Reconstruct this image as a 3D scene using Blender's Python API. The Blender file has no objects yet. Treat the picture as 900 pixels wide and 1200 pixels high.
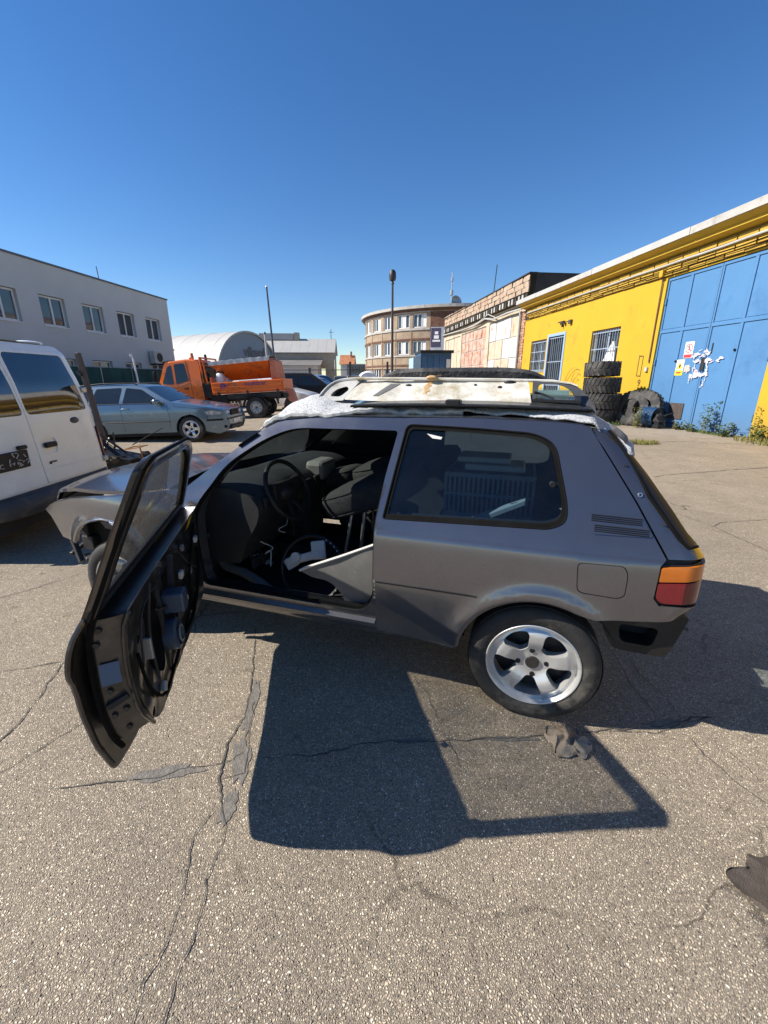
import bpy, math, random
import numpy as np
from math import radians as R, sin, cos, pi, sqrt, atan2, hypot
from mathutils import Vector, Matrix
from mathutils.geometry import delaunay_2d_cdt

random.seed(7)
SC = bpy.context.scene
COL = SC.collection

# ------------------------------------------------------------------ camera, sky, sun, exposure
CAM_H = 1.525
cam = bpy.data.cameras.new('camera')
cam.sensor_fit = 'VERTICAL'
cam.angle = 2 * math.atan(600 / 490)
cam.clip_start = 0.02
cam.clip_end = 3000
cam_o = bpy.data.objects.new('camera', cam)
COL.objects.link(cam_o)
cam_o.location = (0, 0, CAM_H)
cam_o.rotation_euler = (R(90 - 17.55), 0, 0)
SC.camera = cam_o

SUN_EL, SUN_DIR = 39.0, (1.0, 0.035)        # the light travels towards +X
wd = bpy.data.worlds.new('World')
SC.world = wd
wd.use_nodes = True
wn = wd.node_tree
sky = wn.nodes.new('ShaderNodeTexSky')
sky.sky_type = 'NISHITA'
sky.sun_disc = False
sky.sun_elevation = R(SUN_EL)
sky.sun_rotation = R(270 - 4)
sky.altitude = 250
sky.air_density = 1.0
sky.dust_density = 0.0
sky.ozone_density = 3.5
hs = wn.nodes.new('ShaderNodeHueSaturation')
hs.inputs['Saturation'].default_value = 1.24
hs.inputs['Hue'].default_value = 0.506
hs.inputs['Value'].default_value = 1.25
wn.links.new(sky.outputs[0], hs.inputs['Color'])
wn.links.new(hs.outputs[0], wn.nodes['Background'].inputs[0])
wn.nodes['Background'].inputs[1].default_value = 0.074
sl = bpy.data.lights.new('sun', 'SUN')
sl.energy = 5.0
sl.angle = R(0.5)
sl.color = (1.0, 0.94, 0.84)
so = bpy.data.objects.new('sun', sl)
COL.objects.link(so)
sd = Vector((SUN_DIR[0], SUN_DIR[1], 0)).normalized() * cos(R(SUN_EL)) + Vector((0, 0, -sin(R(SUN_EL))))
so.rotation_euler = sd.to_track_quat('-Z', 'Y').to_euler()
so.location = (-20, 0, 20)
SC.view_settings.view_transform = 'Standard'
SC.view_settings.look = 'None'
SC.view_settings.gamma = 1
SC.view_settings.use_curve_mapping = False
SC.view_settings.exposure = 0.7
SC.cycles.max_bounces = 8
SC.cycles.transparent_max_bounces = 12
SC.cycles.caustics_reflective = False
SC.cycles.caustics_refractive = False

# ------------------------------------------------------------------ materials
MATS = {}


def nn(nt, t, **kw):
    n = nt.nodes.new(t)
    for k, v in kw.items():
        setattr(n, k, v)
    return n


def mat(name, base, rough=0.6, metal=0.0, var=0.0, vscale=4.0, bump=0.0, bscale=60.0, coat=0.0, spec=0.5,
        dirt=None, dscale=1.2, damt=0.0, trans=0.0, ior=1.45, rvar=0.0, coords='Object'):
    """Principled material with tone variation, optional dirt patches and fine relief."""
    m = bpy.data.materials.new(name)
    m.use_nodes = True
    nt = m.node_tree
    b = nt.nodes['Principled BSDF']
    b.inputs['Base Color'].default_value = (*base, 1)
    b.inputs['Roughness'].default_value = rough
    b.inputs['Metallic'].default_value = metal
    b.inputs['Coat Weight'].default_value = coat
    b.inputs['Coat Roughness'].default_value = 0.08
    b.inputs['Specular IOR Level'].default_value = spec
    b.inputs['Transmission Weight'].default_value = trans
    b.inputs['IOR'].default_value = ior
    tc = nn(nt, 'ShaderNodeTexCoord')
    col = None
    if var:
        n = nn(nt, 'ShaderNodeTexNoise')
        n.inputs['Scale'].default_value = vscale
        n.inputs['Detail'].default_value = 6
        n.inputs['Roughness'].default_value = 0.65
        nt.links.new(tc.outputs[coords], n.inputs['Vector'])
        r = nn(nt, 'ShaderNodeMapRange')
        r.inputs['From Min'].default_value = 0.3
        r.inputs['From Max'].default_value = 0.7
        r.inputs['To Min'].default_value = 1 - var
        r.inputs['To Max'].default_value = 1 + var
        nt.links.new(n.outputs['Fac'], r.inputs['Value'])
        mx = nn(nt, 'ShaderNodeMix', data_type='RGBA', blend_type='MULTIPLY')
        mx.inputs[0].default_value = 1
        mx.inputs[6].default_value = (*base, 1)
        nt.links.new(r.outputs[0], mx.inputs[7])
        col = mx.outputs[2]
    if dirt:
        n = nn(nt, 'ShaderNodeTexNoise')
        n.inputs['Scale'].default_value = dscale
        n.inputs['Detail'].default_value = 9
        n.inputs['Roughness'].default_value = 0.72
        nt.links.new(tc.outputs[coords], n.inputs['Vector'])
        r = nn(nt, 'ShaderNodeMapRange')
        r.inputs['From Min'].default_value = 0.62 - damt * 0.25
        r.inputs['From Max'].default_value = 0.74 - damt * 0.12
        nt.links.new(n.outputs['Fac'], r.inputs['Value'])
        mx = nn(nt, 'ShaderNodeMix', data_type='RGBA')
        nt.links.new(r.outputs[0], mx.inputs[0])
        mx.inputs[6].default_value = (*base, 1)
        if col:
            nt.links.new(col, mx.inputs[6])
        mx.inputs[7].default_value = (*dirt, 1)
        col = mx.outputs[2]
    if col:
        nt.links.new(col, b.inputs['Base Color'])
    if rvar:
        n = nn(nt, 'ShaderNodeTexNoise')
        n.inputs['Scale'].default_value = 5
        n.inputs['Detail'].default_value = 8
        nt.links.new(tc.outputs[coords], n.inputs['Vector'])
        r = nn(nt, 'ShaderNodeMapRange')
        r.inputs['From Min'].default_value = 0.35
        r.inputs['From Max'].default_value = 0.65
        r.inputs['To Min'].default_value = max(0.02, rough - rvar)
        r.inputs['To Max'].default_value = min(1, rough + rvar)
        nt.links.new(n.outputs['Fac'], r.inputs['Value'])
        nt.links.new(r.outputs[0], b.inputs['Roughness'])
    if bump:
        n = nn(nt, 'ShaderNodeTexNoise')
        n.inputs['Scale'].default_value = bscale
        n.inputs['Detail'].default_value = 5
        nt.links.new(tc.outputs[coords], n.inputs['Vector'])
        bp = nn(nt, 'ShaderNodeBump')
        bp.inputs['Strength'].default_value = bump
        bp.inputs['Distance'].default_value = 0.02
        nt.links.new(n.outputs['Fac'], bp.inputs['Height'])
        nt.links.new(bp.outputs[0], b.inputs['Normal'])
    MATS[name] = m
    return m


def glass_mat(name, tint, transp=0.6, rough=0.02, dirt=0.0):
    """Thin glazing: glossy reflection over a tinted see-through pane, with a film of dust."""
    m = bpy.data.materials.new(name)
    m.use_nodes = True
    nt = m.node_tree
    nt.nodes.remove(nt.nodes['Principled BSDF'])
    out = nt.nodes['Material Output']
    tr = nn(nt, 'ShaderNodeBsdfTransparent')
    tr.inputs[0].default_value = (*[t * transp for t in tint], 1)
    gl = nn(nt, 'ShaderNodeBsdfGlossy')
    gl.inputs['Roughness'].default_value = rough
    fr = nn(nt, 'ShaderNodeFresnel')
    fr.inputs[0].default_value = 1.52
    mx = nn(nt, 'ShaderNodeMixShader')
    nt.links.new(fr.outputs[0], mx.inputs[0])
    nt.links.new(tr.outputs[0], mx.inputs[1])
    nt.links.new(gl.outputs[0], mx.inputs[2])
    last = mx.outputs[0]
    if dirt:
        df = nn(nt, 'ShaderNodeBsdfDiffuse')
        df.inputs[0].default_value = (0.45, 0.44, 0.41, 1)
        tc = nn(nt, 'ShaderNodeTexCoord')
        n = nn(nt, 'ShaderNodeTexNoise')
        n.inputs['Scale'].default_value = 9
        n.inputs['Detail'].default_value = 10
        n.inputs['Roughness'].default_value = 0.8
        nt.links.new(tc.outputs['Object'], n.inputs['Vector'])
        r = nn(nt, 'ShaderNodeMapRange')
        r.inputs['From Min'].default_value = 0.35
        r.inputs['From Max'].default_value = 0.75
        r.inputs['To Min'].default_value = dirt * 0.35
        r.inputs['To Max'].default_value = dirt * 2
        nt.links.new(n.outputs['Fac'], r.inputs['Value'])
        m2 = nn(nt, 'ShaderNodeMixShader')
        nt.links.new(r.outputs[0], m2.inputs[0])
        nt.links.new(last, m2.inputs[1])
        nt.links.new(df.outputs[0], m2.inputs[2])
        last = m2.outputs[0]
    nt.links.new(last, out.inputs[0])
    MATS[name] = m
    return m


# ------------------------------------------------------------------ object helpers
def link(o, parent=None):
    COL.objects.link(o)
    if parent:
        o.parent = parent
    return o


def tag(o, label=None, cat=None, group=None, kind=None):
    if label:
        o['label'] = label
    if cat:
        o['category'] = cat
    if group:
        o['group'] = group
    if kind:
        o['kind'] = kind
    return o


def thing(name, label, cat, loc=(0, 0, 0), rotz=0.0, group=None, rot=None):
    o = bpy.data.objects.new(name, None)
    o.empty_display_size = 0.2
    link(o)
    o.location = loc
    o.rotation_euler = rot if rot else (0, 0, rotz)
    return tag(o, label, cat, group)


def kids(o):
    return [c for c in COL.objects if c.parent is o]


def copy_tree(o, parent=None, name=None):
    c = o.copy()
    COL.objects.link(c)
    c.parent = parent
    for k in list(o.children):
        copy_tree(k, c)
    return c


def mesh_obj(name, v, f, m, parent=None, smooth=True, angle=35, bevel=0.0, bseg=2):
    me = bpy.data.meshes.new(name)
    me.from_pydata([tuple(p) for p in v], [], [tuple(q) for q in f])
    me.validate()
    me.update()
    if m:
        me.materials.append(m)
    if smooth:
        me.shade_smooth()
        me.set_sharp_from_angle(angle=R(angle))
    o = bpy.data.objects.new(name, me)
    link(o, parent)
    if bevel:
        b = o.modifiers.new('bevel', 'BEVEL')
        b.width = bevel
        b.segments = bseg
        b.limit_method = 'ANGLE'
        b.angle_limit = R(40)
    return o


def frame_of(axis):
    a = Vector(axis).normalized()
    t = Vector((0, 0, 1)) if abs(a.z) < 0.9 else Vector((1, 0, 0))
    x = t.cross(a).normalized()
    y = a.cross(x)
    return x, y, a


class MB:
    """Collects primitives for one mesh object."""

    def __init__(s):
        s.v = []
        s.f = []

    def add(s, v, f):
        k = len(s.v)
        s.v += [tuple(p) for p in v]
        s.f += [tuple(i + k for i in q) for q in f]
        return s

    def box(s, a, b, M=None):
        (x0, y0, z0), (x1, y1, z1) = a, b
        v = [Vector(p) for p in [(x0, y0, z0), (x1, y0, z0), (x1, y1, z0), (x0, y1, z0), (x0, y0, z1), (x1, y0, z1), (x1, y1, z1), (x0, y1, z1)]]
        if M:
            v = [M @ p for p in v]
        return s.add(v, [(0, 3, 2, 1), (4, 5, 6, 7), (0, 1, 5, 4), (1, 2, 6, 5), (2, 3, 7, 6), (3, 0, 4, 7)])

    def bar(s, p0, p1, w, h, up=(0, 0, 1)):
        p0, p1 = Vector(p0), Vector(p1)
        d = (p1 - p0).normalized()
        u = Vector(up)
        if abs(d.dot(u)) > 0.95:
            u = Vector((1, 0, 0))
        sx = d.cross(u).normalized() * w / 2
        sz = sx.cross(d).normalized() * h / 2
        v = [p + a * sx + b * sz for p in (p0, p1) for a, b in ((-1, -1), (1, -1), (1, 1), (-1, 1))]
        return s.add(v, [(0, 1, 2, 3), (7, 6, 5, 4), (0, 4, 5, 1), (1, 5, 6, 2), (2, 6, 7, 3), (3, 7, 4, 0)])

    def cyl(s, p0, p1, r0, r1=None, n=16, caps=True):
        r1 = r0 if r1 is None else r1
        p0, p1 = Vector(p0), Vector(p1)
        x, y, a = frame_of(p1 - p0)
        v = []
        for p, r in ((p0, r0), (p1, r1)):
            for i in range(n):
                t = 2 * pi * i / n
                v.append(p + x * r * cos(t) + y * r * sin(t))
        f = [(i, (i + 1) % n, n + (i + 1) % n, n + i) for i in range(n)]
        if caps:
            f += [tuple(range(n - 1, -1, -1)), tuple(range(n, 2 * n))]
        return s.add(v, f)

    def tube(s, path, r, n=8, closed=False, caps=True):
        P = [Vector(p) for p in path]
        N = len(P)
        v = []
        prev = None
        for i in range(N):
            if closed:
                d = P[(i + 1) % N] - P[i - 1]
            else:
                d = P[min(i + 1, N - 1)] - P[max(i - 1, 0)]
            d.normalize()
            if prev is None:
                x, y, a = frame_of(d)
            else:
                x = (prev - d * prev.dot(d)).normalized()
                y = d.cross(x)
            prev = x
            rr = r[i] if isinstance(r, (list, tuple)) else r
            for k in range(n):
                t = 2 * pi * k / n
                v.append(P[i] + x * rr * cos(t) + y * rr * sin(t))
        f = []
        for i in range(N if closed else N - 1):
            j = (i + 1) % N
            for k in range(n):
                f.append((i * n + k, i * n + (k + 1) % n, j * n + (k + 1) % n, j * n + k))
        if caps and not closed:
            f += [tuple(range(n - 1, -1, -1)), tuple(range((N - 1) * n, N * n))]
        return s.add(v, f)

    def lathe(s, prof, c, axis, n=32, closed=False):
        """prof: (radius, height along axis)"""
        c = Vector(c)
        x, y, a = frame_of(axis)
        v = []
        for r, h in prof:
            for i in range(n):
                t = 2 * pi * i / n
                v.append(c + a * h + x * r * cos(t) + y * r * sin(t))
        f = []
        m = len(prof)
        for j in range(m if closed else m - 1):
            k = (j + 1) % m
            for i in range(n):
                f.append((j * n + i, j * n + (i + 1) % n, k * n + (i + 1) % n, k * n + i))
        return s.add(v, f)

    def grid(s, fun, nu, nv):
        v = [fun(i / nu, j / nv) for j in range(nv + 1) for i in range(nu + 1)]
        f = [(j * (nu + 1) + i, j * (nu + 1) + i + 1, (j + 1) * (nu + 1) + i + 1, (j + 1) * (nu + 1) + i) for j in range(nv) for i in range(nu)]
        return s.add(v, f)

    def prism(s, poly, a, b, fn):
        """poly 2D; fn(u, v, d) -> 3D; extruded d from a to b"""
        n = len(poly)
        v = [fn(u, w, a) for u, w in poly] + [fn(u, w, b) for u, w in poly]
        return s.add(v, [tuple(range(n)), tuple(range(2 * n - 1, n - 1, -1))] + [(i, n + i, n + (i + 1) % n, (i + 1) % n) for i in range(n)])

    def ball(s, c, rx, ry, rz, nu=14, nv=9, fn=None):
        c = Vector(c)
        v = []
        for j in range(nv + 1):
            ph = pi * j / nv
            for i in range(nu):
                t = 2 * pi * i / nu
                d = Vector((sin(ph) * cos(t), sin(ph) * sin(t), cos(ph)))
                k = fn(d) if fn else 1
                v.append(c + Vector((d.x * rx * k, d.y * ry * k, d.z * rz * k)))
        f = [(j * nu + i, j * nu + (i + 1) % nu, (j + 1) * nu + (i + 1) % nu, (j + 1) * nu + i) for j in range(nv) for i in range(nu)]
        return s.add(v, f)

    def build(s, name, m, parent=None, smooth=True, angle=35, bevel=0.0, bseg=2):
        return mesh_obj(name, s.v, s.f, m, parent, smooth, angle, bevel, bseg)


# ------------------------------------------------------------------ 2D outlines and cut panels
def resample(poly, step, closed=True):
    out = []
    n = len(poly)
    for i in range(n if closed else n - 1):
        a, b = poly[i], poly[(i + 1) % n]
        L = hypot(b[0] - a[0], b[1] - a[1])
        k = max(1, int(math.ceil(L / step)))
        for j in range(k):
            t = j / k
            out.append((a[0] + (b[0] - a[0]) * t, a[1] + (b[1] - a[1]) * t))
    if not closed:
        out.append(poly[-1])
    return out


def rounded(poly, r, n=5):
    """round every corner; r is a number or one per corner"""
    out = []
    N = len(poly)
    for i in range(N):
        p = Vector(poly[i]); a = Vector(poly[i - 1]); b = Vector(poly[(i + 1) % N])
        rr = r[i] if isinstance(r, (list, tuple)) else r
        da, db = a - p, b - p
        t = min(rr, da.length * 0.48, db.length * 0.48)
        if t < 1e-5:
            out.append(tuple(p)); continue
        p0 = p + da.normalized() * t
        p1 = p + db.normalized() * t
        for k in range(n + 1):
            u = k / n
            q = p0 * (1 - u) ** 2 + p * 2 * u * (1 - u) + p1 * u ** 2
            out.append((q.x, q.y))
    return out


def smooth_line(pts, n=6, closed=False):
    """Catmull-Rom"""
    P = [np.array(p, float) for p in pts]
    N = len(P)
    out = []
    for i in range(N if closed else N - 1):
        if closed:
            a, b, c, d = P[i - 1], P[i], P[(i + 1) % N], P[(i + 2) % N]
        else:
            a, b, c, d = P[max(i - 1, 0)], P[i], P[i + 1], P[min(i + 2, N - 1)]
        for k in range(n):
            t = k / n
            q = 0.5 * ((2 * b) + (c - a) * t + (2 * a - 5 * b + 4 * c - d) * t * t + (3 * b - a - 3 * c + d) * t ** 3)
            out.append(tuple(q))
    if not closed:
        out.append(tuple(P[-1]))
    return out


def inside(pts, poly):
    """vectorised even-odd test"""
    x, y = pts[:, 0], pts[:, 1]
    c = np.zeros(len(pts), bool)
    P = np.array(poly)
    for i in range(len(P)):
        x0, y0 = P[i - 1]
        x1, y1 = P[i]
        if y0 == y1:
            continue
        cond = (y0 > y) != (y1 > y)
        c ^= cond & (x < (x1 - x0) * (y - y0) / (y1 - y0) + x0)
    return c


def cut_panel(outer, holes=(), step=0.05, creases=(), margin=0.45):
    loops = [resample(outer, step)] + [resample(h, step) for h in holes]
    V = []
    E = []
    for L in loops:
        k = len(V)
        V += L
        E += [(k + i, k + (i + 1) % len(L)) for i in range(len(L))]
    for cr in creases:
        L = resample(cr, step, False)
        k = len(V)
        V += L
        E += [(k + i, k + i + 1) for i in range(len(L) - 1)]
    B = np.array(V)
    x0, y0 = np.array(outer).min(0)
    x1, y1 = np.array(outer).max(0)
    g = []
    j = 0
    yy = y0
    while yy < y1:
        xs = np.arange(x0 + (step / 2 if j % 2 else 0), x1, step)
        g += [(x, yy) for x in xs]
        yy += step * 0.866
        j += 1
    if g:
        g = np.array(g)
        ok = inside(g, outer)
        for h in holes:
            ok &= ~inside(g, h)
        g = g[ok]
        if len(g):
            d = np.full(len(g), 9.9)
            for p in B:
                d = np.minimum(d, np.hypot(g[:, 0] - p[0], g[:, 1] - p[1]))
            g = g[d > step * margin]
            V = V + [tuple(q) for q in g]
    res = delaunay_2d_cdt([Vector((float(a), float(b))) for a, b in V], E, [], 0, 1e-6)
    vv = [(p.x, p.y) for p in res[0]]
    F = [tuple(q) for q in res[2]]
    cen = np.array([np.mean([vv[i] for i in q], 0) for q in F])
    ok = inside(cen, outer)
    for h in holes:
        ok &= ~inside(cen, h)
    return vv, [q for q, k in zip(F, ok) if k]


def panel(name, outer, fn, m, parent=None, holes=(), step=0.05, lip=0.0, creases=(), angle=30, back=False):
    """sheet with cut-outs mapped by fn(u, v, d) (d = depth behind the surface), edges turned back by lip"""
    vv, F = cut_panel(outer, holes, step, creases)
    v = [Vector(fn(a, b, 0.0)) for a, b in vv]
    ns = len(v)
    f = list(F)
    # true surface normals, so that reflections run smoothly over the cut sheet
    e = 0.004
    nrm = []
    for a, b in vv:
        du = Vector(fn(a + e, b, 0.0)) - Vector(fn(a - e, b, 0.0))
        dv = Vector(fn(a, b + e, 0.0)) - Vector(fn(a, b - e, 0.0))
        n = du.cross(dv)
        nrm.append(n.normalized() if n.length > 1e-9 else Vector((0, 0, 0)))
    sgn = 0.0
    for q in F[:40]:
        fnm = (v[q[1]] - v[q[0]]).cross(v[q[2]] - v[q[0]])
        sgn += fnm.dot(nrm[q[0]])
    if sgn < 0:
        nrm = [-n for n in nrm]
    if lip:
        cnt = {}
        for q in F:
            for i in range(len(q)):
                ed = (q[i], q[(i + 1) % len(q)])
                k = tuple(sorted(ed))
                cnt[k] = cnt.get(k, []) + [ed]
        top, idx = {}, {}
        for es in cnt.values():
            if len(es) == 1:
                for i in es[0]:
                    if i not in idx:
                        top[i] = len(v)
                        v.append(v[i].copy())
                        idx[i] = len(v)
                        v.append(Vector(fn(vv[i][0], vv[i][1], lip)))
                a, b = es[0]
                f.append((top[b], top[a], idx[a], idx[b]))
        if back:
            off = {}
            for i, (a, b) in enumerate(vv):
                if i in idx:
                    off[i] = idx[i]
                else:
                    off[i] = len(v)
                    v.append(Vector(fn(a, b, lip)))
            f += [tuple(off[i] for i in reversed(q)) for q in F]
    me = bpy.data.meshes.new(name)
    me.from_pydata([tuple(p) for p in v], [], f)
    me.update()
    me.materials.append(m)
    me.shade_smooth()
    if len(v) > ns:
        me.set_sharp_from_angle(angle=R(angle))
        for ed in me.edges:
            if ed.vertices[0] < ns and ed.vertices[1] < ns:
                ed.use_edge_sharp = False
    me.normals_split_custom_set_from_vertices([tuple(n) for n in nrm] + [(0, 0, 0)] * (len(v) - ns))
    return link(bpy.data.objects.new(name, me), parent)


def text_mesh(name, s, size, m, M, parent=None, depth=0.004, align='CENTER', xs=1.0, bold=0.0):
    cu = bpy.data.curves.new(name, 'FONT')
    cu.body = s
    cu.size = size
    cu.extrude = depth / 2
    cu.align_x = align
    cu.align_y = 'CENTER'
    cu.resolution_u = 3
    cu.offset = bold
    t = bpy.data.objects.new(name, cu)
    me = bpy.data.meshes.new_from_object(t)
    bpy.data.objects.remove(t)
    me.materials.clear()
    me.materials.append(m)
    me.transform(M @ Matrix.Diagonal((xs, 1, 1, 1)))
    return link(bpy.data.objects.new(name, me), parent)


def lerp(a, b, t):
    return a + (b - a) * t


def smoothstep(a, b, x):
    t = min(1, max(0, (x - a) / (b - a)))
    return t * t * (3 - 2 * t)


from mathutils import noise as NZ


def nz(x, y=0.0, z=0.0):
    return NZ.noise(Vector((x, y, z)))

# ------------------------------------------------------------------ material library
PAINT = mat('car_paint', (0.155, 0.153, 0.169), 0.21, 0.82, var=0.04, vscale=2.0, coat=0.8, dirt=(0.16, 0.15, 0.14), dscale=2.2, damt=0.1, rvar=0.03)
def dust(m, z0, z1, col, amt, sc=3.0):
    nt = m.node_tree
    b = nt.nodes['Principled BSDF']
    tc = nn(nt, 'ShaderNodeTexCoord')
    sp = nn(nt, 'ShaderNodeSeparateXYZ')
    nt.links.new(tc.outputs['Object'], sp.inputs[0])
    mr = nn(nt, 'ShaderNodeMapRange')
    mr.inputs['From Min'].default_value = z1
    mr.inputs['From Max'].default_value = z0
    mr.inputs['To Max'].default_value = amt
    mr.inputs['To Min'].default_value = amt * .08
    nt.links.new(sp.outputs[2], mr.inputs['Value'])
    n = nn(nt, 'ShaderNodeTexNoise')
    n.inputs['Scale'].default_value = sc
    n.inputs['Detail'].default_value = 12
    n.inputs['Roughness'].default_value = .75
    nt.links.new(tc.outputs['Object'], n.inputs['Vector'])
    r = nn(nt, 'ShaderNodeMapRange')
    r.inputs['From Min'].default_value = .32
    r.inputs['From Max'].default_value = .72
    nt.links.new(n.outputs['Fac'], r.inputs['Value'])
    mu = nn(nt, 'ShaderNodeMath', operation='MULTIPLY')
    nt.links.new(mr.outputs[0], mu.inputs[0]); nt.links.new(r.outputs[0], mu.inputs[1])
    df = nn(nt, 'ShaderNodeBsdfDiffuse')
    df.inputs[0].default_value = (*col, 1)
    mx = nn(nt, 'ShaderNodeMixShader')
    nt.links.new(mu.outputs[0], mx.inputs[0])
    nt.links.new(b.outputs[0], mx.inputs[1])
    nt.links.new(df.outputs[0], mx.inputs[2])
    nt.links.new(mx.outputs[0], nt.nodes['Material Output'].inputs[0])


dust(PAINT, .32, 1.0, (.24, .225, .20), .20)
JAMB = mat('jamb_paint', (0.16, 0.155, 0.15), 0.4, 0.5, var=0.15, vscale=6, coat=0.4)
BLACKP = mat('black_plastic', (0.015, 0.015, 0.016), 0.5, spec=0.35, var=0.2, vscale=8, bump=0.05, bscale=300)
RUBBER = mat('rubber', (0.009, 0.0088, 0.0085), 0.85, spec=0.06, var=0.25, vscale=12)
TYRE = mat('tyre_rubber', (0.030, 0.028, 0.026), 0.75, var=0.3, vscale=14, bump=0.15, bscale=120, dirt=(0.13, 0.11, 0.09), dscale=5, damt=0.45)
TREAD = mat('truck_tyre_rubber', (0.035, 0.034, 0.033), 0.8, var=0.3, vscale=9, dirt=(0.12, 0.11, 0.10), dscale=3, damt=0.5)
HUBK = mat('hub_dark', (0.05, 0.045, 0.042), 0.4, 0.3, var=0.2, vscale=30)
ALLOY = mat('alloy_silver', (0.66, 0.655, 0.64), 0.32, 0.6, var=0.08, vscale=8, dirt=(0.30, 0.27, 0.24), dscale=9, damt=0.2)
DARKM = mat('dark_metal', (0.05, 0.048, 0.047), 0.5, 0.4, var=0.4, vscale=10, bump=0.1)
BLACKPAINT = mat('door_inner_paint', (0.050, 0.046, 0.043), 0.30, 0.4, var=0.35, vscale=9, coat=0.4, dirt=(0.10, 0.09, 0.08), dscale=6, damt=0.3)
STEEL = mat('bare_steel', (0.45, 0.45, 0.45), 0.35, 0.9, var=0.2, vscale=15)
FABRIC = mat('dark_fabric', (0.022, 0.021, 0.021), 0.9, var=0.3, vscale=20, bump=0.4, bscale=160)
DASH = mat('dash_plastic', (0.022, 0.023, 0.024), 0.55, var=0.2, vscale=9, bump=0.1, bscale=220, dirt=(0.06, 0.058, 0.05), dscale=4, damt=0.25)
INTER = mat('interior_dark', (0.020, 0.020, 0.022), 0.8, var=0.3, vscale=7)
GREYTRIM = mat('grey_trim', (0.15, 0.145, 0.135), 0.5, var=0.15, vscale=12, dirt=(0.3, 0.28, 0.25), dscale=10, damt=0.2)
BEIGE = mat('beige_foam', (0.46, 0.43, 0.36), 0.85, var=0.12, vscale=6)
CRATE = mat('crate_plastic', (0.20, 0.21, 0.21), 0.45, var=0.15, vscale=9)
PALE2 = mat('grey_white_paint', (0.42, 0.41, 0.38), 0.5, var=0.12, vscale=6, dirt=(0.22, 0.20, 0.17), dscale=5, damt=0.4)
PALE = mat('pale_plastic', (0.62, 0.60, 0.55), 0.5, var=0.12, vscale=10)
AMBER = mat('amber_lens', (0.52, 0.135, 0.010), 0.12, var=0.08, vscale=30, coat=0.6)
RED = mat('red_lens', (0.19, 0.008, 0.013), 0.12, var=0.08, vscale=30, coat=0.6)
RED2 = mat('dark_red_lens', (0.12, 0.007, 0.011), 0.15, var=0.1, vscale=30, coat=0.5)
AMBER2 = mat('dark_amber_lens', (0.40, 0.095, 0.008), 0.15, coat=0.5)
WHITEP = mat('white_van_paint', (0.86, 0.91, 0.90), 0.32, coat=0.5, var=0.04, vscale=2, dirt=(0.45, 0.41, 0.36), dscale=2.6, damt=0.02)
TGATE = mat('weathered_white_paint', (0.60, 0.575, 0.51), 0.5, var=0.08, vscale=5, dirt=(0.34, 0.28, 0.17), dscale=7, damt=0.62)
RUSTB = mat('rust_bleed', (0.50, 0.34, 0.17), 0.8, var=0.3, vscale=40, dirt=(0.33, 0.15, 0.05), dscale=30, damt=0.6)
RUST = mat('rust_stain', (0.33, 0.14, 0.04), 0.9, var=0.35, vscale=25, bump=0.3)
dust(WHITEP, .5, 1.3, (.40, .35, .29), .35, 2.2)
WHITEFR = mat('white_frame', (0.66, 0.66, 0.65), 0.4)
GLASSD = mat('dark_window', (0.020, 0.026, 0.032), 0.04, spec=0.8, var=0.3, vscale=0.7)
GLASSB = mat('building_window', (0.05, 0.065, 0.08), 0.05, spec=0.9, var=0.4, vscale=0.5)
QGLASS = glass_mat('quarter_glass', (0.55, 0.70, 0.82), 0.85, 0.01, dirt=0.006)
RQGLASS = glass_mat('far_quarter_glass', (0.45, 0.55, 0.62), 0.35, 0.01, dirt=0.01)
DGLASS = glass_mat('door_glass', (0.84, 0.83, 0.78), 0.72, 0.015, dirt=0.34)
WGLASS = glass_mat('windscreen_glass', (0.80, 0.90, 0.86), 0.85, 0.01, dirt=0.05)
TGLASS = glass_mat('tailgate_glass', (0.30, 0.46, 0.50), 0.45, 0.01, dirt=0.06)
BLUECAR = mat('blue_grey_paint', (0.135, 0.200, 0.255), 0.28, 0.6, coat=0.8, var=0.05, vscale=2, dirt=(0.34, 0.32, 0.28), dscale=2.5, damt=0.15)
ORANGE = mat('orange_paint', (0.78, 0.155, 0.012), 0.38, coat=0.3, var=0.08, vscale=3, dirt=(0.34, 0.11, 0.03), dscale=3, damt=0.35)
ORANGED = mat('orange_hopper_paint', (0.66, 0.135, 0.014), 0.5, coat=0.1, var=0.12, vscale=3, dirt=(0.24, 0.085, 0.03), dscale=3, damt=0.5)
PURPLE = mat('purple_print', (0.14, 0.045, 0.22), 0.5)
GREYWALL = mat('grey_render', (0.52, 0.525, 0.51), 0.9, var=0.06, vscale=0.5, bump=0.06, bscale=30)
FLASH = mat('grey_flashing', (0.10, 0.115, 0.14), 0.5, 0.2)
SCREEN = mat('green_screen', (0.010, 0.060, 0.050), 0.8, var=0.4, vscale=1.4)
GALV = mat('galvanised_steel', (0.42, 0.43, 0.44), 0.5, 0.6, var=0.15, vscale=6)
POLEB = mat('blue_grey_pole', (0.07, 0.085, 0.11), 0.5, 0.2, var=0.2, vscale=3)
POLE = mat('dark_pole_paint', (0.075, 0.060, 0.052), 0.6, 0.2, var=0.3, vscale=3)
ROOFW = mat('pale_metal_roof', (0.40, 0.39, 0.37), 0.6, 0.0, var=0.08, vscale=0.4, dirt=(0.33, 0.31, 0.28), dscale=0.4, damt=0.2)
HANGAR = mat('hangar_face', (0.21, 0.265, 0.325), 0.8, var=0.05, vscale=0.5)
TANWALL = mat('tan_render', (0.40, 0.35, 0.28), 0.9, var=0.14, vscale=0.5, dirt=(0.22, 0.17, 0.13), dscale=0.6, damt=0.3)
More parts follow.
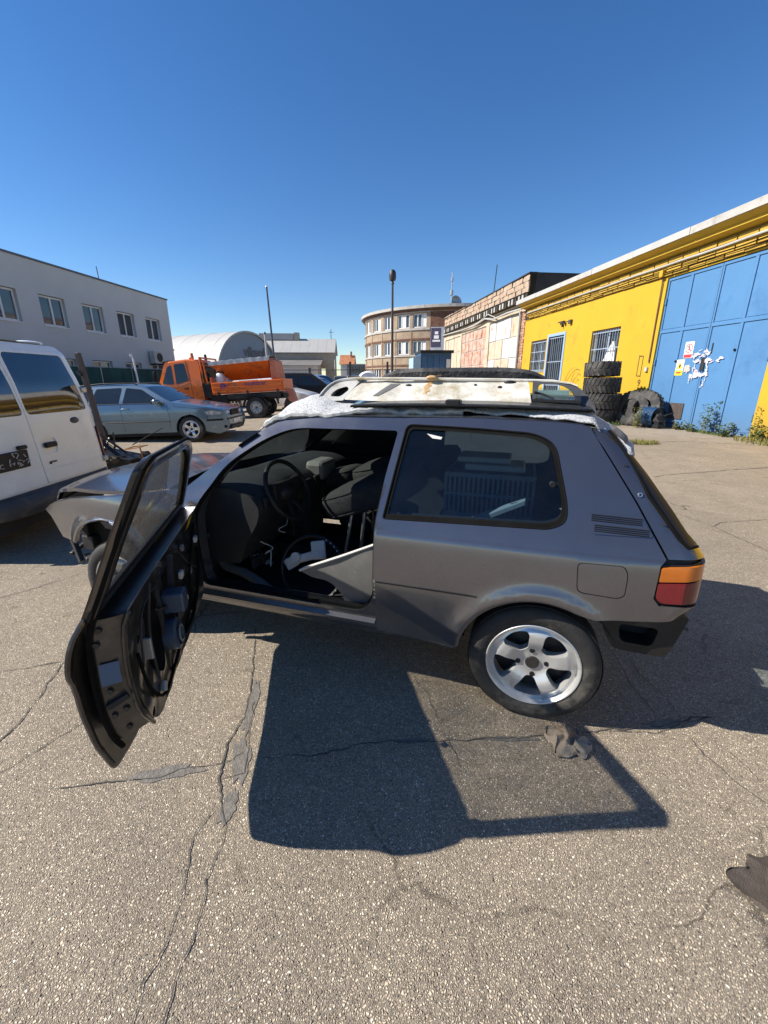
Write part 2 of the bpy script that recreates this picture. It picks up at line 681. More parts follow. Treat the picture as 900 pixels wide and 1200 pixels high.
PALEWALL = mat('pale_render', (0.56, 0.54, 0.50), 0.9, var=0.1, vscale=0.6, dirt=(0.36, 0.33, 0.3), dscale=0.8, damt=0.2)
ROOFT = mat('terracotta_roof', (0.42, 0.17, 0.08), 0.85, var=0.3, vscale=2)
BRICKT = mat('tan_brick', (0.33, 0.25, 0.175), 0.9, var=0.22, vscale=1.2, bump=0.2, bscale=25, dirt=(0.27, 0.16, 0.09), dscale=0.7, damt=0.3)
BRICKR = mat('dark_red_brick', (0.15, 0.075, 0.05), 0.9, var=0.35, vscale=2.0, bump=0.2, bscale=25)
CONC = mat('pale_concrete', (0.42, 0.40, 0.37), 0.9, var=0.15, vscale=1.5, dirt=(0.25, 0.23, 0.2), dscale=2, damt=0.3)
BLUEBOX = mat('blue_container_paint', (0.045, 0.125, 0.25), 0.5, var=0.2, vscale=1.2)
BLUEPALE = mat('pale_blue_paint', (0.36, 0.52, 0.64), 0.5, var=0.1, vscale=2)
YELLOW = mat('yellow_render', (0.53, 0.325, 0.018), 0.85, var=0.06, vscale=0.8, bump=0.12, bscale=18, dirt=(0.42, 0.235, 0.03), dscale=1.1, damt=0.18, coords='Object')
dust(YELLOW, 0, 1.1, (.20, .16, .09), .75, 1.6)
YELBRICK = mat('yellow_painted_brick', (0.50, 0.31, 0.045), 0.9, var=0.15, vscale=3, dirt=(0.30, 0.21, 0.07), dscale=2, damt=0.35)
YELFASC = mat('yellow_fascia', (0.52, 0.32, 0.02), 0.6, var=0.1, vscale=1)
MORTAR = mat('dark_mortar', (0.055, 0.042, 0.024), 0.95, var=0.3, vscale=5)
GATE = mat('blue_gate_paint', (0.080, 0.205, 0.395), 0.45, var=0.06, vscale=0.9, dirt=(0.055, 0.155, 0.33), dscale=0.8, damt=0.35)
dust(GATE, 0, .9, (.16, .17, .17), .6, 1.8)
STONE = mat('parapet_stone', (0.40, 0.30, 0.22), 0.92, var=0.28, vscale=3, bump=0.4, bscale=14, dirt=(0.40, 0.20, 0.12), dscale=1.3, damt=0.4)
TARSHADE = mat('roof_tar_wall_shade', (0.026, 0.024, 0.023), 0.8, var=0.5, vscale=1.3, bump=0.3, bscale=8)  # roof tar; also carries the painted shade of the hall's side wall
PEEL = mat('peeling_white_paint', (0.54, 0.52, 0.49), 0.7, var=0.06, vscale=2, dirt=(0.45, 0.20, 0.10), dscale=1.1, damt=0.15)
PEELTAN = mat('yellowed_panel_paint', (0.50, 0.42, 0.31), 0.8, var=0.14, vscale=2, dirt=(0.42, 0.22, 0.11), dscale=1.4, damt=0.3)
PEELRUST = mat('rusting_panel_paint', (0.48, 0.37, 0.30), 0.8, var=0.12, vscale=2, dirt=(0.36, 0.115, 0.045), dscale=2.2, damt=0.72)
REDBRICK = mat('worn_red_brick', (0.42, 0.22, 0.14), 0.9, var=0.35, vscale=4, bump=0.3, bscale=20, dirt=(0.6, 0.52, 0.42), dscale=2, damt=0.4)
PIPE = mat('pale_pipe', (0.44, 0.43, 0.40), 0.5, var=0.1, vscale=2)
SIGNW = mat('sign_white', (0.80, 0.79, 0.77), 0.5)
SIGNR = mat('sign_red', (0.66, 0.05, 0.06), 0.5)
SIGNY = mat('sign_yellow', (0.85, 0.66, 0.03), 0.5)
SIGNK = mat('sign_black', (0.02, 0.02, 0.02), 0.5)
TORN = mat('torn_paper', (0.52, 0.52, 0.56), 0.9, var=0.12, vscale=14)
TORN2 = mat('torn_paper_pink', (0.62, 0.50, 0.56), 0.9, var=0.2, vscale=14)
BARS = mat('bar_paint', (0.27, 0.32, 0.40), 0.5, var=0.15, vscale=4)
DOORBLUE = mat('door_blue_paint', (0.27, 0.40, 0.60), 0.5, var=0.1, vscale=4)
LEAF = mat('weed_leaf', (0.085, 0.125, 0.030), 0.7, var=0.45, vscale=7)
LEAFY = mat('dry_grass', (0.20, 0.19, 0.055), 0.8, var=0.4, vscale=5)
RAG = mat('rag_cloth', (0.30, 0.245, 0.19), 0.95, var=0.3, vscale=16, bump=0.5, bscale=200)
RAGD = mat('dark_rag_cloth', (0.085, 0.068, 0.055), 0.95, var=0.35, vscale=22, bump=0.6, bscale=260)
CRACK = mat('crack_dark', (0.085, 0.077, 0.068), 0.95, var=0.3, vscale=20)
TARPATCH = mat('old_bitumen', (0.17, 0.155, 0.135), 0.9, var=0.3, vscale=30, bump=0.4, bscale=120)
PEBBLE = mat('loose_stone', (0.26, 0.22, 0.18), 0.9, var=0.6, vscale=9)


def asphalt():
    m = bpy.data.materials.new('worn_asphalt')
    m.use_nodes = True
    nt = m.node_tree
    L = nt.links.new
    b = nt.nodes['Principled BSDF']
    b.inputs['Specular IOR Level'].default_value = 0.25
    tc = nn(nt, 'ShaderNodeTexCoord')
    # slight warp so the stones are not regular cells
    wn_ = nn(nt, 'ShaderNodeTexNoise'); wn_.inputs['Scale'].default_value = 60; wn_.inputs['Detail'].default_value = 2
    L(tc.outputs['Object'], wn_.inputs['Vector'])
    mixv = nn(nt, 'ShaderNodeMix', data_type='VECTOR'); mixv.inputs[0].default_value = 0.010
    L(tc.outputs['Object'], mixv.inputs[4]); L(wn_.outputs['Color'], mixv.inputs[5])
    v1 = nn(nt, 'ShaderNodeTexVoronoi'); v1.inputs['Scale'].default_value = 126; v1.inputs['Randomness'].default_value = 1
    L(mixv.outputs[1], v1.inputs['Vector'])
    ve = nn(nt, 'ShaderNodeTexVoronoi', feature='DISTANCE_TO_EDGE'); ve.inputs['Scale'].default_value = 126
    L(mixv.outputs[1], ve.inputs['Vector'])
    # a second, finer grading of chippings in between
    v2 = nn(nt, 'ShaderNodeTexVoronoi'); v2.inputs['Scale'].default_value = 220; L(mixv.outputs[1], v2.inputs['Vector'])
    ve2 = nn(nt, 'ShaderNodeTexVoronoi', feature='DISTANCE_TO_EDGE'); ve2.inputs['Scale'].default_value = 220; L(mixv.outputs[1], ve2.inputs['Vector'])
    pick = nn(nt, 'ShaderNodeTexNoise'); pick.inputs['Scale'].default_value = 75; pick.inputs['Detail'].default_value = 1
    L(tc.outputs['Object'], pick.inputs['Vector'])
    pk = nn(nt, 'ShaderNodeMapRange'); pk.inputs['From Min'].default_value = 0.47; pk.inputs['From Max'].default_value = 0.53; L(pick.outputs['Fac'], pk.inputs['Value'])
    mcol = nn(nt, 'ShaderNodeMix', data_type='RGBA'); L(pk.outputs[0], mcol.inputs[0]); L(v1.outputs['Color'], mcol.inputs[6]); L(v2.outputs['Color'], mcol.inputs[7])
    med = nn(nt, 'ShaderNodeMix', data_type='FLOAT'); L(pk.outputs[0], med.inputs[0]); L(ve.outputs[0], med.inputs[2]); L(ve2.outputs[0], med.inputs[3])
    sep = nn(nt, 'ShaderNodeSeparateColor'); L(mcol.outputs[2], sep.inputs[0])
    cr = nn(nt, 'ShaderNodeValToRGB')
    e = cr.color_ramp
    e.elements[0].position = 0; e.elements[0].color = (0.06, 0.052, 0.046, 1)
    e.elements[1].position = 1; e.elements[1].color = (0.56, 0.51, 0.43, 1)
    for pos, c in ((0.14, (0.17, 0.145, 0.12, 1)), (0.35, (0.315, 0.255, 0.195, 1)), (0.62, (0.385, 0.315, 0.235, 1)), (0.84, (0.44, 0.37, 0.285, 1)), (0.92, (0.50, 0.44, 0.355, 1))):
        x = e.elements.new(pos); x.color = c
    L(sep.outputs[0], cr.inputs[0])
    # binder between the stones
    mr = nn(nt, 'ShaderNodeMapRange'); mr.inputs['From Min'].default_value = 0.0; mr.inputs['From Max'].default_value = 0.34; mr.interpolation_type = 'SMOOTHSTEP'
    L(med.outputs[0], mr.inputs['Value'])
    wear = nn(nt, 'ShaderNodeTexNoise'); wear.inputs['Scale'].default_value = 26; wear.inputs['Detail'].default_value = 5
    L(tc.outputs['Object'], wear.inputs['Vector'])
    wr = nn(nt, 'ShaderNodeMapRange'); wr.inputs['From Min'].default_value = 0.35; wr.inputs['From Max'].default_value = 0.65
    wr.inputs['To Min'].default_value = 0.75; wr.inputs['To Max'].default_value = 1.0
    L(wear.outputs['Fac'], wr.inputs['Value'])
    mul = nn(nt, 'ShaderNodeMath', operation='MULTIPLY'); L(mr.outputs[0], mul.inputs[0]); L(wr.outputs[0], mul.inputs[1])
    mx = nn(nt, 'ShaderNodeMix', data_type='RGBA')
    L(mul.outputs[0], mx.inputs[0]); mx.inputs[6].default_value = (0.135, 0.112, 0.09, 1); L(cr.outputs[0], mx.inputs[7])
    # broad tone: traffic films, sandy stretches, oil
    def tone(scale, lo, hi, a, bb, prev, det=6, ro=0.6):
        n = nn(nt, 'ShaderNodeTexNoise'); n.inputs['Scale'].default_value = scale; n.inputs['Detail'].default_value = det; n.inputs['Roughness'].default_value = ro
        L(tc.outputs['Object'], n.inputs['Vector'])
        r = nn(nt, 'ShaderNodeMapRange'); r.inputs['From Min'].default_value = lo; r.inputs['From Max'].default_value = hi
        L(n.outputs['Fac'], r.inputs['Value'])
        c = nn(nt, 'ShaderNodeMix', data_type='RGBA'); L(r.outputs[0], c.inputs[0])
        c.inputs[6].default_value = (*a, 1); c.inputs[7].default_value = (*bb, 1)
        q = nn(nt, 'ShaderNodeMix', data_type='RGBA', blend_type='MULTIPLY'); q.inputs[0].default_value = 1
        L(prev, q.inputs[6]); L(c.outputs[2], q.inputs[7])
        return q.outputs[2]
    c = tone(0.35, 0.35, 0.65, (1.86, 1.88, 1.82), (2.26, 2.25, 2.14), mx.outputs[2])
    c = tone(2.3, 0.35, 0.7, (0.90, 0.90, 0.90), (1.08, 1.075, 1.06), c)
    c = tone(1.1, 0.60, 0.78, (1, 1, 1), (0.66, 0.66, 0.68), c, 9, 0.7)
    c = tone(9.0, 0.62, 0.75, (1, 1, 1), (0.72, 0.71, 0.70), c, 3, 0.5)
    # hair cracks
    w2 = nn(nt, 'ShaderNodeTexNoise'); w2.inputs['Scale'].default_value = 2.2; w2.inputs['Detail'].default_value = 8
    L(tc.outputs['Object'], w2.inputs['Vector'])
    mv = nn(nt, 'ShaderNodeMix', data_type='VECTOR'); mv.inputs[0].default_value = 0.28
    L(tc.outputs['Object'], mv.inputs[4]); L(w2.outputs['Color'], mv.inputs[5])
    vc = nn(nt, 'ShaderNodeTexVoronoi', feature='DISTANCE_TO_EDGE'); vc.inputs['Scale'].default_value = 0.85
    L(mv.outputs[1], vc.inputs['Vector'])
    r2 = nn(nt, 'ShaderNodeMapRange'); r2.inputs['From Min'].default_value = 0.0; r2.inputs['From Max'].default_value = 0.006
    r2.inputs['To Min'].default_value = 0.45; r2.inputs['To Max'].default_value = 1
    L(vc.outputs[0], r2.inputs['Value'])
    n3 = nn(nt, 'ShaderNodeTexNoise'); n3.inputs['Scale'].default_value = 0.9; L(tc.outputs['Object'], n3.inputs['Vector'])
    r3 = nn(nt, 'ShaderNodeMapRange'); r3.inputs['From Min'].default_value = 0.46; r3.inputs['From Max'].default_value = 0.56
    L(n3.outputs['Fac'], r3.inputs['Value'])
    mc = nn(nt, 'ShaderNodeMix', data_type='FLOAT'); L(r3.outputs[0], mc.inputs[0]); mc.inputs[2].default_value = 1; L(r2.outputs[0], mc.inputs[3])
    q = nn(nt, 'ShaderNodeMix', data_type='RGBA', blend_type='MULTIPLY'); q.inputs[0].default_value = 1
    L(c, q.inputs[6]); L(mc.outputs[0], q.inputs[7])
    L(q.outputs[2], b.inputs['Base Color'])
    b.inputs['Roughness'].default_value = 0.88
    bp = nn(nt, 'ShaderNodeBump'); bp.inputs['Strength'].default_value = 0.85; bp.inputs['Distance'].default_value = 0.0065
    hr = nn(nt, 'ShaderNodeMath', operation='MULTIPLY'); L(mr.outputs[0], hr.inputs[0])
    ad = nn(nt, 'ShaderNodeMath', operation='ADD'); L(sep.outputs[1], ad.inputs[0]); ad.inputs[1].default_value = 0.35
    L(ad.outputs[0], hr.inputs[1])
    L(hr.outputs[0], bp.inputs['Height'])
    bp2 = nn(nt, 'ShaderNodeBump'); bp2.inputs['Strength'].default_value = 0.5; bp2.inputs['Distance'].default_value = 0.03
    L(w2.outputs['Fac'], bp2.inputs['Height']); L(bp.outputs[0], bp2.inputs['Normal'])
    L(bp2.outputs[0], b.inputs['Normal'])
    return m


ASPH = asphalt()

# ------------------------------------------------------------------ ground


def gz(x, y):
    """the yard rises a little towards the middle of its far half"""
    r = 0.045 * min(max(x + 9.5, 0), 6.5)
    fall = 1 - smoothstep(-3.0, 3.0, x)
    return r * smoothstep(10.5, 15, y) * (1 - smoothstep(24, 40, y)) * fall * (1 - smoothstep(8, 14, -x))


xs = np.concatenate([[-900, -300, -120, -60], np.arange(-30, 30.1, 0.75), [60, 120, 300, 900]])
ys = np.concatenate([[-300, -60, -12, -4], np.arange(-2, 44, 0.75), [60, 90, 150, 300, 900, 1500]])
gv = [(x, y, gz(x, y)) for y in ys for x in xs]
nx = len(xs)
gf = [(j * nx + i, j * nx + i + 1, (j + 1) * nx + i + 1, (j + 1) * nx + i) for j in range(len(ys) - 1) for i in range(nx - 1)]
ground = tag(mesh_obj('ground', gv, gf, ASPH), 'worn pale asphalt yard with cracks', kind='structure')

CRACKS = [
    ([(-0.83, 2.35), (-0.73, 1.97), (-0.66, 1.65), (-0.68, 1.45), (-0.67, 1.34), (-0.66, 1.27), (-0.6, 1.15), (-0.57, 1.1), (-0.56, 1.03), (-0.57, 0.94), (-0.55, 0.84), (-0.55, 0.74), (-0.55, 0.67), (-0.55, 0.5)], .009),
    ([(-0.63, 1.14), (-0.66, 1.07), (-0.66, 1.0), (-0.63, 0.9), (-0.62, 0.82), (-0.62, 0.74), (-0.63, 0.68), (-0.62, 0.5)], .005),
    ([(-1.28, 1.23), (-1.1, 1.26), (-0.89, 1.28), (-0.84, 1.32), (-0.67, 1.34), (-0.59, 1.41)], .007),
    ([(-1.7, 1.42), (-1.7, 1.55), (-1.72, 1.65), (-1.75, 1.77), (-1.82, 2.01)], .010),
    ([(-2.12, 1.91), (-1.99, 1.95), (-1.82, 2.01)], .008),
    ([(-0.51, 1.37), (-0.25, 1.39), (-0.08, 1.45), (0.15, 1.46), (0.38, 1.46), (0.73, 1.49), (1.05, 1.52), (1.3, 1.55), (1.54, 1.6)], .010),
    ([(1.36, 1.47), (1.37, 1.37), (1.4, 1.25), (1.45, 1.15)], .010),
    ([(1.45, 1.47), (1.49, 1.37), (1.5, 1.22)], .005),
    ([(1.01, 1.52), (1.23, 1.5), (1.44, 1.57), (1.58, 1.6)], .008),
    ([(4.42, 6.73), (4.71, 6.86), (5.63, 7.13), (7.22, 7.58)], .035),
    ([(3.51, 4.82), (3.51, 4.72), (3.58, 4.27), (3.58, 3.63), (3.57, 3.2)], .012),
    ([(3.6, 4.3), (3.75, 4.42), (4.05, 4.47), (4.56, 4.56)], .014),
    ([(0.14, 1.94), (0.22, 1.74), (0.26, 1.55), (0.32, 1.32)], .003),
    ([(1.36, 2.3), (1.33, 2.01), (1.29, 1.77), (1.3, 1.6)], .006),
    ([(1.46, 2.3), (1.39, 1.9), (1.41, 1.74), (1.4, 1.57)], .005),
    ([(-1.62, 1.2), (-1.49, 1.41), (-1.4, 1.57)], .006),
    ([(-2.83, 2.72), (-2.68, 2.87), (-2.5, 3.14)], .010),
    ([(-0.66, 1.27), (-0.57, 1.3), (-0.58, 1.41), (-0.61, 1.46), (-0.64, 1.7)], .005),
    ([(5.2, 11.2), (6.4, 10.7), (7.6, 10.9), (9.2, 10.2)], .05),
]
for k, (pl, w) in enumerate(CRACKS):
    P = resample(pl, 0.022 if w < .02 else .12, False)
    v = []
    for i, (x, y) in enumerate(P):
        a = P[max(i - 1, 0)]; b = P[min(i + 1, len(P) - 1)]
        dx, dy = b[0] - a[0], b[1] - a[1]
        l = hypot(dx, dy) or 1
        s = 0.012 if w < .02 else .05
        ox = s * (nz(x * 14 + k, y * 14) + 0.6 * nz(x * 45, y * 45 + k))
        oy = s * (nz(x * 14, y * 14 + 7 + k) + 0.6 * nz(x * 45 + 9, y * 45 + k))
        ww = 0.60 * w * (0.12 + (0.16 if nz(x * 3, y * 3, k + 5.0) > -.15 else 0) + 0.75 * abs(nz(x * 18 + 3, y * 18, k)) + 0.5 * max(0, nz(x * 5, y * 5, k)))
        if i in (0, len(P) - 1):
            ww *= 0.1
        nxx, nyy = -dy / l, dx / l
        v += [(x + ox + nxx * ww, y + oy + nyy * ww, 0.004), (x + ox - nxx * ww, y + oy - nyy * ww, 0.004)]
    f = [(2 * i, 2 * i + 1, 2 * i + 3, 2 * i + 2) for i in range(len(P) - 1)]
    mesh_obj('crack', v, f, CRACK, ground, False)

for (cx, cy, rx, ry, a) in [(-0.60, 1.36, .035, .11, .3), (-0.88, 1.30, .14, .03, .15), (-0.65, 1.68, .022, .16, .1), (-0.58, 1.16, .03, .07, 0), (0.12, 1.46, .10, .013, 0.05), (1.30, 1.56, .09, .022, .1), (0.55, 1.47, .12, .012, 0)]:
    n = 30
    v = []
    for i in range(n):
        t = 2 * pi * i / n
        k = 1 + 0.55 * nz(cos(t) * 1.7 + cx * 9, sin(t) * 1.7 + cy * 9) + 0.25 * nz(cos(t) * 6 + cx, sin(t) * 6)
        x, y = rx * k * cos(t), ry * k * sin(t)
        v.append((cx + x * cos(a) - y * sin(a), cy + x * sin(a) + y * cos(a), 0.0025))
    mesh_obj('bitumen_patch', v, [tuple(range(n))], TARPATCH, ground, False)

# loose chippings lying on the asphalt
pb = MB()
rs = random.Random(5)
for i in range(1500):
    x = rs.uniform(-2.4, 2.6)
    y = 0.45 + 3.2 * rs.random() ** 1.6
    r = rs.uniform(.0018, .0042) * (1.5 if rs.random() < .04 else 1)
    a = rs.uniform(0, pi)
    v = []
    for t in range(5):
        q = a + t * 2 * pi / 5
        v.append((x + r * cos(q) * rs.uniform(.7, 1.2), y + r * sin(q) * rs.uniform(.7, 1.2), 0.0))
    v.append((x, y, r * rs.uniform(.7, 1.1)))
    pb.add(v, [(t, (t + 1) % 5, 5) for t in range(5)])
tag(pb.build('loose_chippings', PEBBLE, None, False), 'loose stone chippings scattered over the asphalt', 'gravel', kind='stuff')

# ------------------------------------------------------------------ buildings


class Wall:
    """a vertical wall plane: u along it, z up, d into the building"""

    def __init__(s, A, d, side):
        l = hypot(*d)
        s.A = A
        s.d = (d[0] / l, d[1] / l)
        s.n = (s.d[1] * side, -s.d[0] * side)      # inwards

    def __call__(s, u, z, d=0.0):
        return Vector((s.A[0] + s.d[0] * u + s.n[0] * d, s.A[1] + s.d[1] * u + s.n[1] * d, z))

    def box(s, mb, u0, u1, z0, z1, d0, d1):
        v = [s(u, z, d) for d in (d0, d1) for u, z in ((u0, z0), (u1, z0), (u1, z1), (u0, z1))]
        mb.add(v, [(0, 1, 2, 3), (7, 6, 5, 4), (0, 4, 5, 1), (1, 5, 6, 2), (2, 6, 7, 3), (3, 7, 4, 0)])
        return mb

    def part(s, name, u0, u1, z0, z1, d0, d1, m, parent, bevel=0):
        return s.box(MB(), u0, u1, z0, z1, d0, d1).build(name, m, parent, False, bevel=bevel)

    def M(s, u, z, d):
        """matrix for lettering on the wall, reading along the outside face"""
        o = s(u, z, d)
        out = Vector((-s.n[0], -s.n[1], 0))
        up = Vector((0, 0, 1))
        x = up.cross(out)
        return Matrix(((x.x, up.x, out.x, o.x), (x.y, up.y, out.y, o.y), (x.z, up.z, out.z, o.z), (0, 0, 0, 1)))


def rect(u0, u1, z0, z1):
    return [(u0, z0), (u1, z0), (u1, z1), (u0, z1)]


def window_part(W, u0, u1, z0, z1, dep, parent, fm=None, gm=None, fr=.07, mull=1, sill=True, name='window'):
    """frame mesh with pane and mullions as its children"""
    fm = fm or WHITEFR
    gm = gm or GLASSB
    b = MB()
    for a in (rect(u0, u0 + fr, z0, z1), rect(u1 - fr, u1, z0, z1), rect(u0 + fr, u1 - fr, z0, z0 + fr), rect(u0 + fr, u1 - fr, z1 - fr, z1)):
        W.box(b, a[0][0], a[1][0], a[0][1], a[2][1], dep, dep + .07)
    w = b.build(name, fm, parent, False)
    W.part('pane', u0 + fr * .5, u1 - fr * .5, z0 + fr * .5, z1 - fr * .5, dep + .035, dep + .05, gm, w)
    for i in range(mull):
        c = lerp(u0, u1, (i + 1) / (mull + 1))
        W.part('mullion', c - fr * .6, c + fr * .6, z0 + fr, z1 - fr, dep - .005, dep + .06, fm, w)
    if sill:
        W.part('sill', u0 - .03, u1 + .03, z0 - .05, z0 - .003, -.04, dep + .05, fm, w)
    return w


# ---- yellow workshop on the right
YW = Wall((9.85, 11.3), (-.115, 1), 1)
yb = thing('workshop_building', 'long yellow workshop with brick band under the eaves and blue gate', 'building', (9.85, 11.3, 0))


class Sub:
    """parts built in world coordinates, then hung under a thing without moving"""

    def __init__(s, root):
        s.root = root

    def __enter__(s):
        s.before = set(COL.objects)
        return s

    def __exit__(s, *a):
        r = s.root
        inv = (Matrix.Translation(r.location) @ r.rotation_euler.to_matrix().to_4x4()).inverted()
        for o in set(COL.objects) - s.before:
            if o.parent is s.root:
                o.matrix_parent_inverse = inv
        return False


with Sub(yb):
    gate_h = 4.72
    holes = [rect(.08, 4.2, -.0, gate_h), rect(6.25, 8.15, 2.0, 3.5), rect(12.2, 13.95, 1.9, 3.56), rect(10.35, 12.0, 0.02, 3.64)]
    holes[0] = rect(.08, 4.2, 0.01, gate_h)
    panel('wall', rect(-14, 15.0, -.05, 5.32), lambda u, z, d: YW(u, z, d), YELLOW, yb, holes, 1.2, .28)
    panel('end_wall', rect(0, 12, -.05, 5.6), lambda u, z, d: YW(15.0, z, u), YELLOW, yb, (), 3)
    panel('end_wall', rect(0, 12, -.05, 5.6), lambda u, z, d: YW(-14.0, z, u), YELLOW, yb, (), 3)
    YW.part('roof', -14.3, 15.3, 5.62, 5.70, -.40, 12.3, CONC, yb)
    b = MB(); b.add([YW(-14.2, 5.595, -.48), YW(15.15, 5.595, -.48), YW(15.15, 5.37, -.12), YW(-14.2, 5.37, -.12), YW(15.15, 5.34, -.003), YW(-14.2, 5.34, -.003)], [(0, 1, 2, 3), (3, 2, 4, 5)]); b.build('soffit', YELFASC, yb, False)
    YW.part('soffit_lip', -14.25, 15.16, 5.40, 5.47, -.30, -.255, YELFASC, yb)
    for k in range(12):
        u0 = -14.3 + k * 2.47
        YW.part('roof_edging', u0, u0 + 2.455, 5.60 + .004 * (k % 2), 5.80 + .006 * (k % 3), -.52 - .004 * (k % 2), -.405, PIPE if k % 3 else CONC, yb)
    # brick band: three courses of painted bricks standing proud of a dark bed
    YW.part('brick_bed', -14, 14.98, 4.76, 5.298, -.012, -.002, MORTAR, yb)
    bm = {}
    rs = random.Random(3)
    for row in range(4):
        L = .62
        u = -1.0 + (L / 2 if row % 2 else 0)
        while u < 14.3:
            key = (row % 2, rs.randrange(3))
            if key not in bm:
                b = MB()
                q = (0.105 if row % 2 else .085)
                YW2 = Wall((0, 0), YW.d, 1)
                YW2.box(b, 0, L - .045, 0, q, -.05 - .012 * key[1], -.014)
                o = b.build('brick', YELBRICK, yb, False)
                bm[key] = o.data
            else:
                o = link(bpy.data.objects.new('brick', bm[key]), yb)
            o.location = YW(u, 4.785 + row * .125 + rs.uniform(-.006, .006), 0)
            u += L
    mb = MB()
    mb.tube([YW(u, 5.10 + .02 * nz(u * .6), -.10) for u in np.arange(-14, 15.2, .7)], .035, 8)
    mb.build('cable_duct', PIPE, yb)
    for k, zz in enumerate((4.97, 4.84)):
        mb = MB()
        mb.tube([YW(u, zz + .03 * nz(u * .9, k) - .04 * k * smoothstep(4, 12, u), -.085 - .015 * k) for u in np.arange(-10, 15.1, .5)], .012, 6)
        mb.build('cable', RUBBER, yb)
    mb = MB()
    mb.tube([YW(4.36, 4.95, -.09), YW(4.36, 4.6, -.05), YW(4.37, 3.3, -.035), YW(4.36, 2.1, -.035)], .022, 8)
    mb.build('down_cable', mat('brown_cable', (.16, .08, .04), .7), yb)
    YW.part('junction_box', 4.28, 4.44, 4.78, 4.98, -.17, -.06, YELFASC, yb, .01)
    YW.part('switch_box', 4.36, 4.48, 1.80, 1.95, -.07, -.002, PIPE, yb, .01)
    # barred windows and door
    def barred(u0, u1, z0, z1, nb, nr, name, fm, cen):
        w = window_part(YW, u0, u1, z0, z1, .2, yb, fm, GLASSD, .09, cen, False, name)
        b = MB()
        for i in range(nb):
            u = lerp(u0 + .05, u1 - .05, i / (nb - 1))
            b.cyl(YW(u, z0 + .02, .06), YW(u, z1 - .02, .06), .011, n=6)
        for i in range(nr):
            z = lerp(z0 + .12, z1 - .12, i / (nr - 1))
            b.bar(YW(u0 + .02, z, .05), YW(u1 - .02, z, .05), .015, .04)
        b.build('security_bars', BARS, w)
        return w
    w3 = barred(6.25, 8.15, 2.0, 3.5, 12, 3, 'window', BARS, 1)
    barred(12.2, 13.95, 1.9, 3.56, 10, 4, 'window', BARS, 1)
    dd = barred(10.35, 12.0, .02, 3.64, 9, 4, 'door', DOORBLUE, 0)
    b = MB()
    for a in (rect(10.30, 10.42, .0, 3.72), rect(11.93, 12.05, .0, 3.72), rect(10.42, 11.93, 3.60, 3.72)):
        YW.box(b, a[0][0], a[1][0], a[0][1], a[2][1], -.03, .03)
    b.build('door_frame', DOORBLUE, yb, False)
    # torn curtain behind the middle window
    mb = MB()
    mb.grid(lambda a, c: YW(7.1 + (a - .5) * (.9 - .7 * c) - .25 * c, 2.05 + .95 * c, .185 + .012 * sin(a * 19)), 12, 6)
    mb.build('torn_curtain', SIGNW, yb)
    b = MB()
    for (u, z, w, hh) in ((10.75, 4.18, .5, .05), (10.62, 4.05, .05, .22), (10.45, 4.08, .14, .06), (9.95, 4.1, .2, .16), (10.15, 4.13, .18, .03)):
        YW.box(b, u - w / 2, u + w / 2, z - hh / 2, z + hh / 2, -.12, -.001)
    b.build('lamp_bracket', POLE, yb, False)
    # wires arching out of the wall by the door, painted marks
    for (a0, a1, z0, z1) in ((9.9, 8.7, 1.3, 2.05), (9.35, 8.6, 1.0, 1.85), (9.2, 8.65, 0.9, 1.6)):
        mb = MB()
        mb.tube([YW(lerp(a0, a1, t), z0 + (z1 - z0) * sin(t * 2.1) / sin(1.57), -.03 - .1 * sin(t * pi)) for t in np.linspace(0, 1, 12)], .012, 6)
        mb.build('wire', mat('yellow_wire', (.35, .22, .05), .7) if 'yellow_wire' not in MATS else MATS['yellow_wire'], yb)
    b = MB()
    for a in (rect(4.70, 4.73, 1.62, 2.34), rect(4.90, 4.93, 1.66, 2.38), rect(4.73, 4.90, 2.32, 2.35), rect(4.73, 4.90, 1.64, 1.67)):
        YW.box(b, a[0][0], a[1][0], a[0][1], a[2][1], -.004, -.001)
    b.build('painted_outline', SIGNK, yb, False)
    text_mesh('painted_mark', '9', .34, SIGNK, YW.M(4.72, 1.40, -.003), yb)
    YW.part('plinth', 4.25, 14.9, -.05, .16, -.03, -.004, CONC, yb)

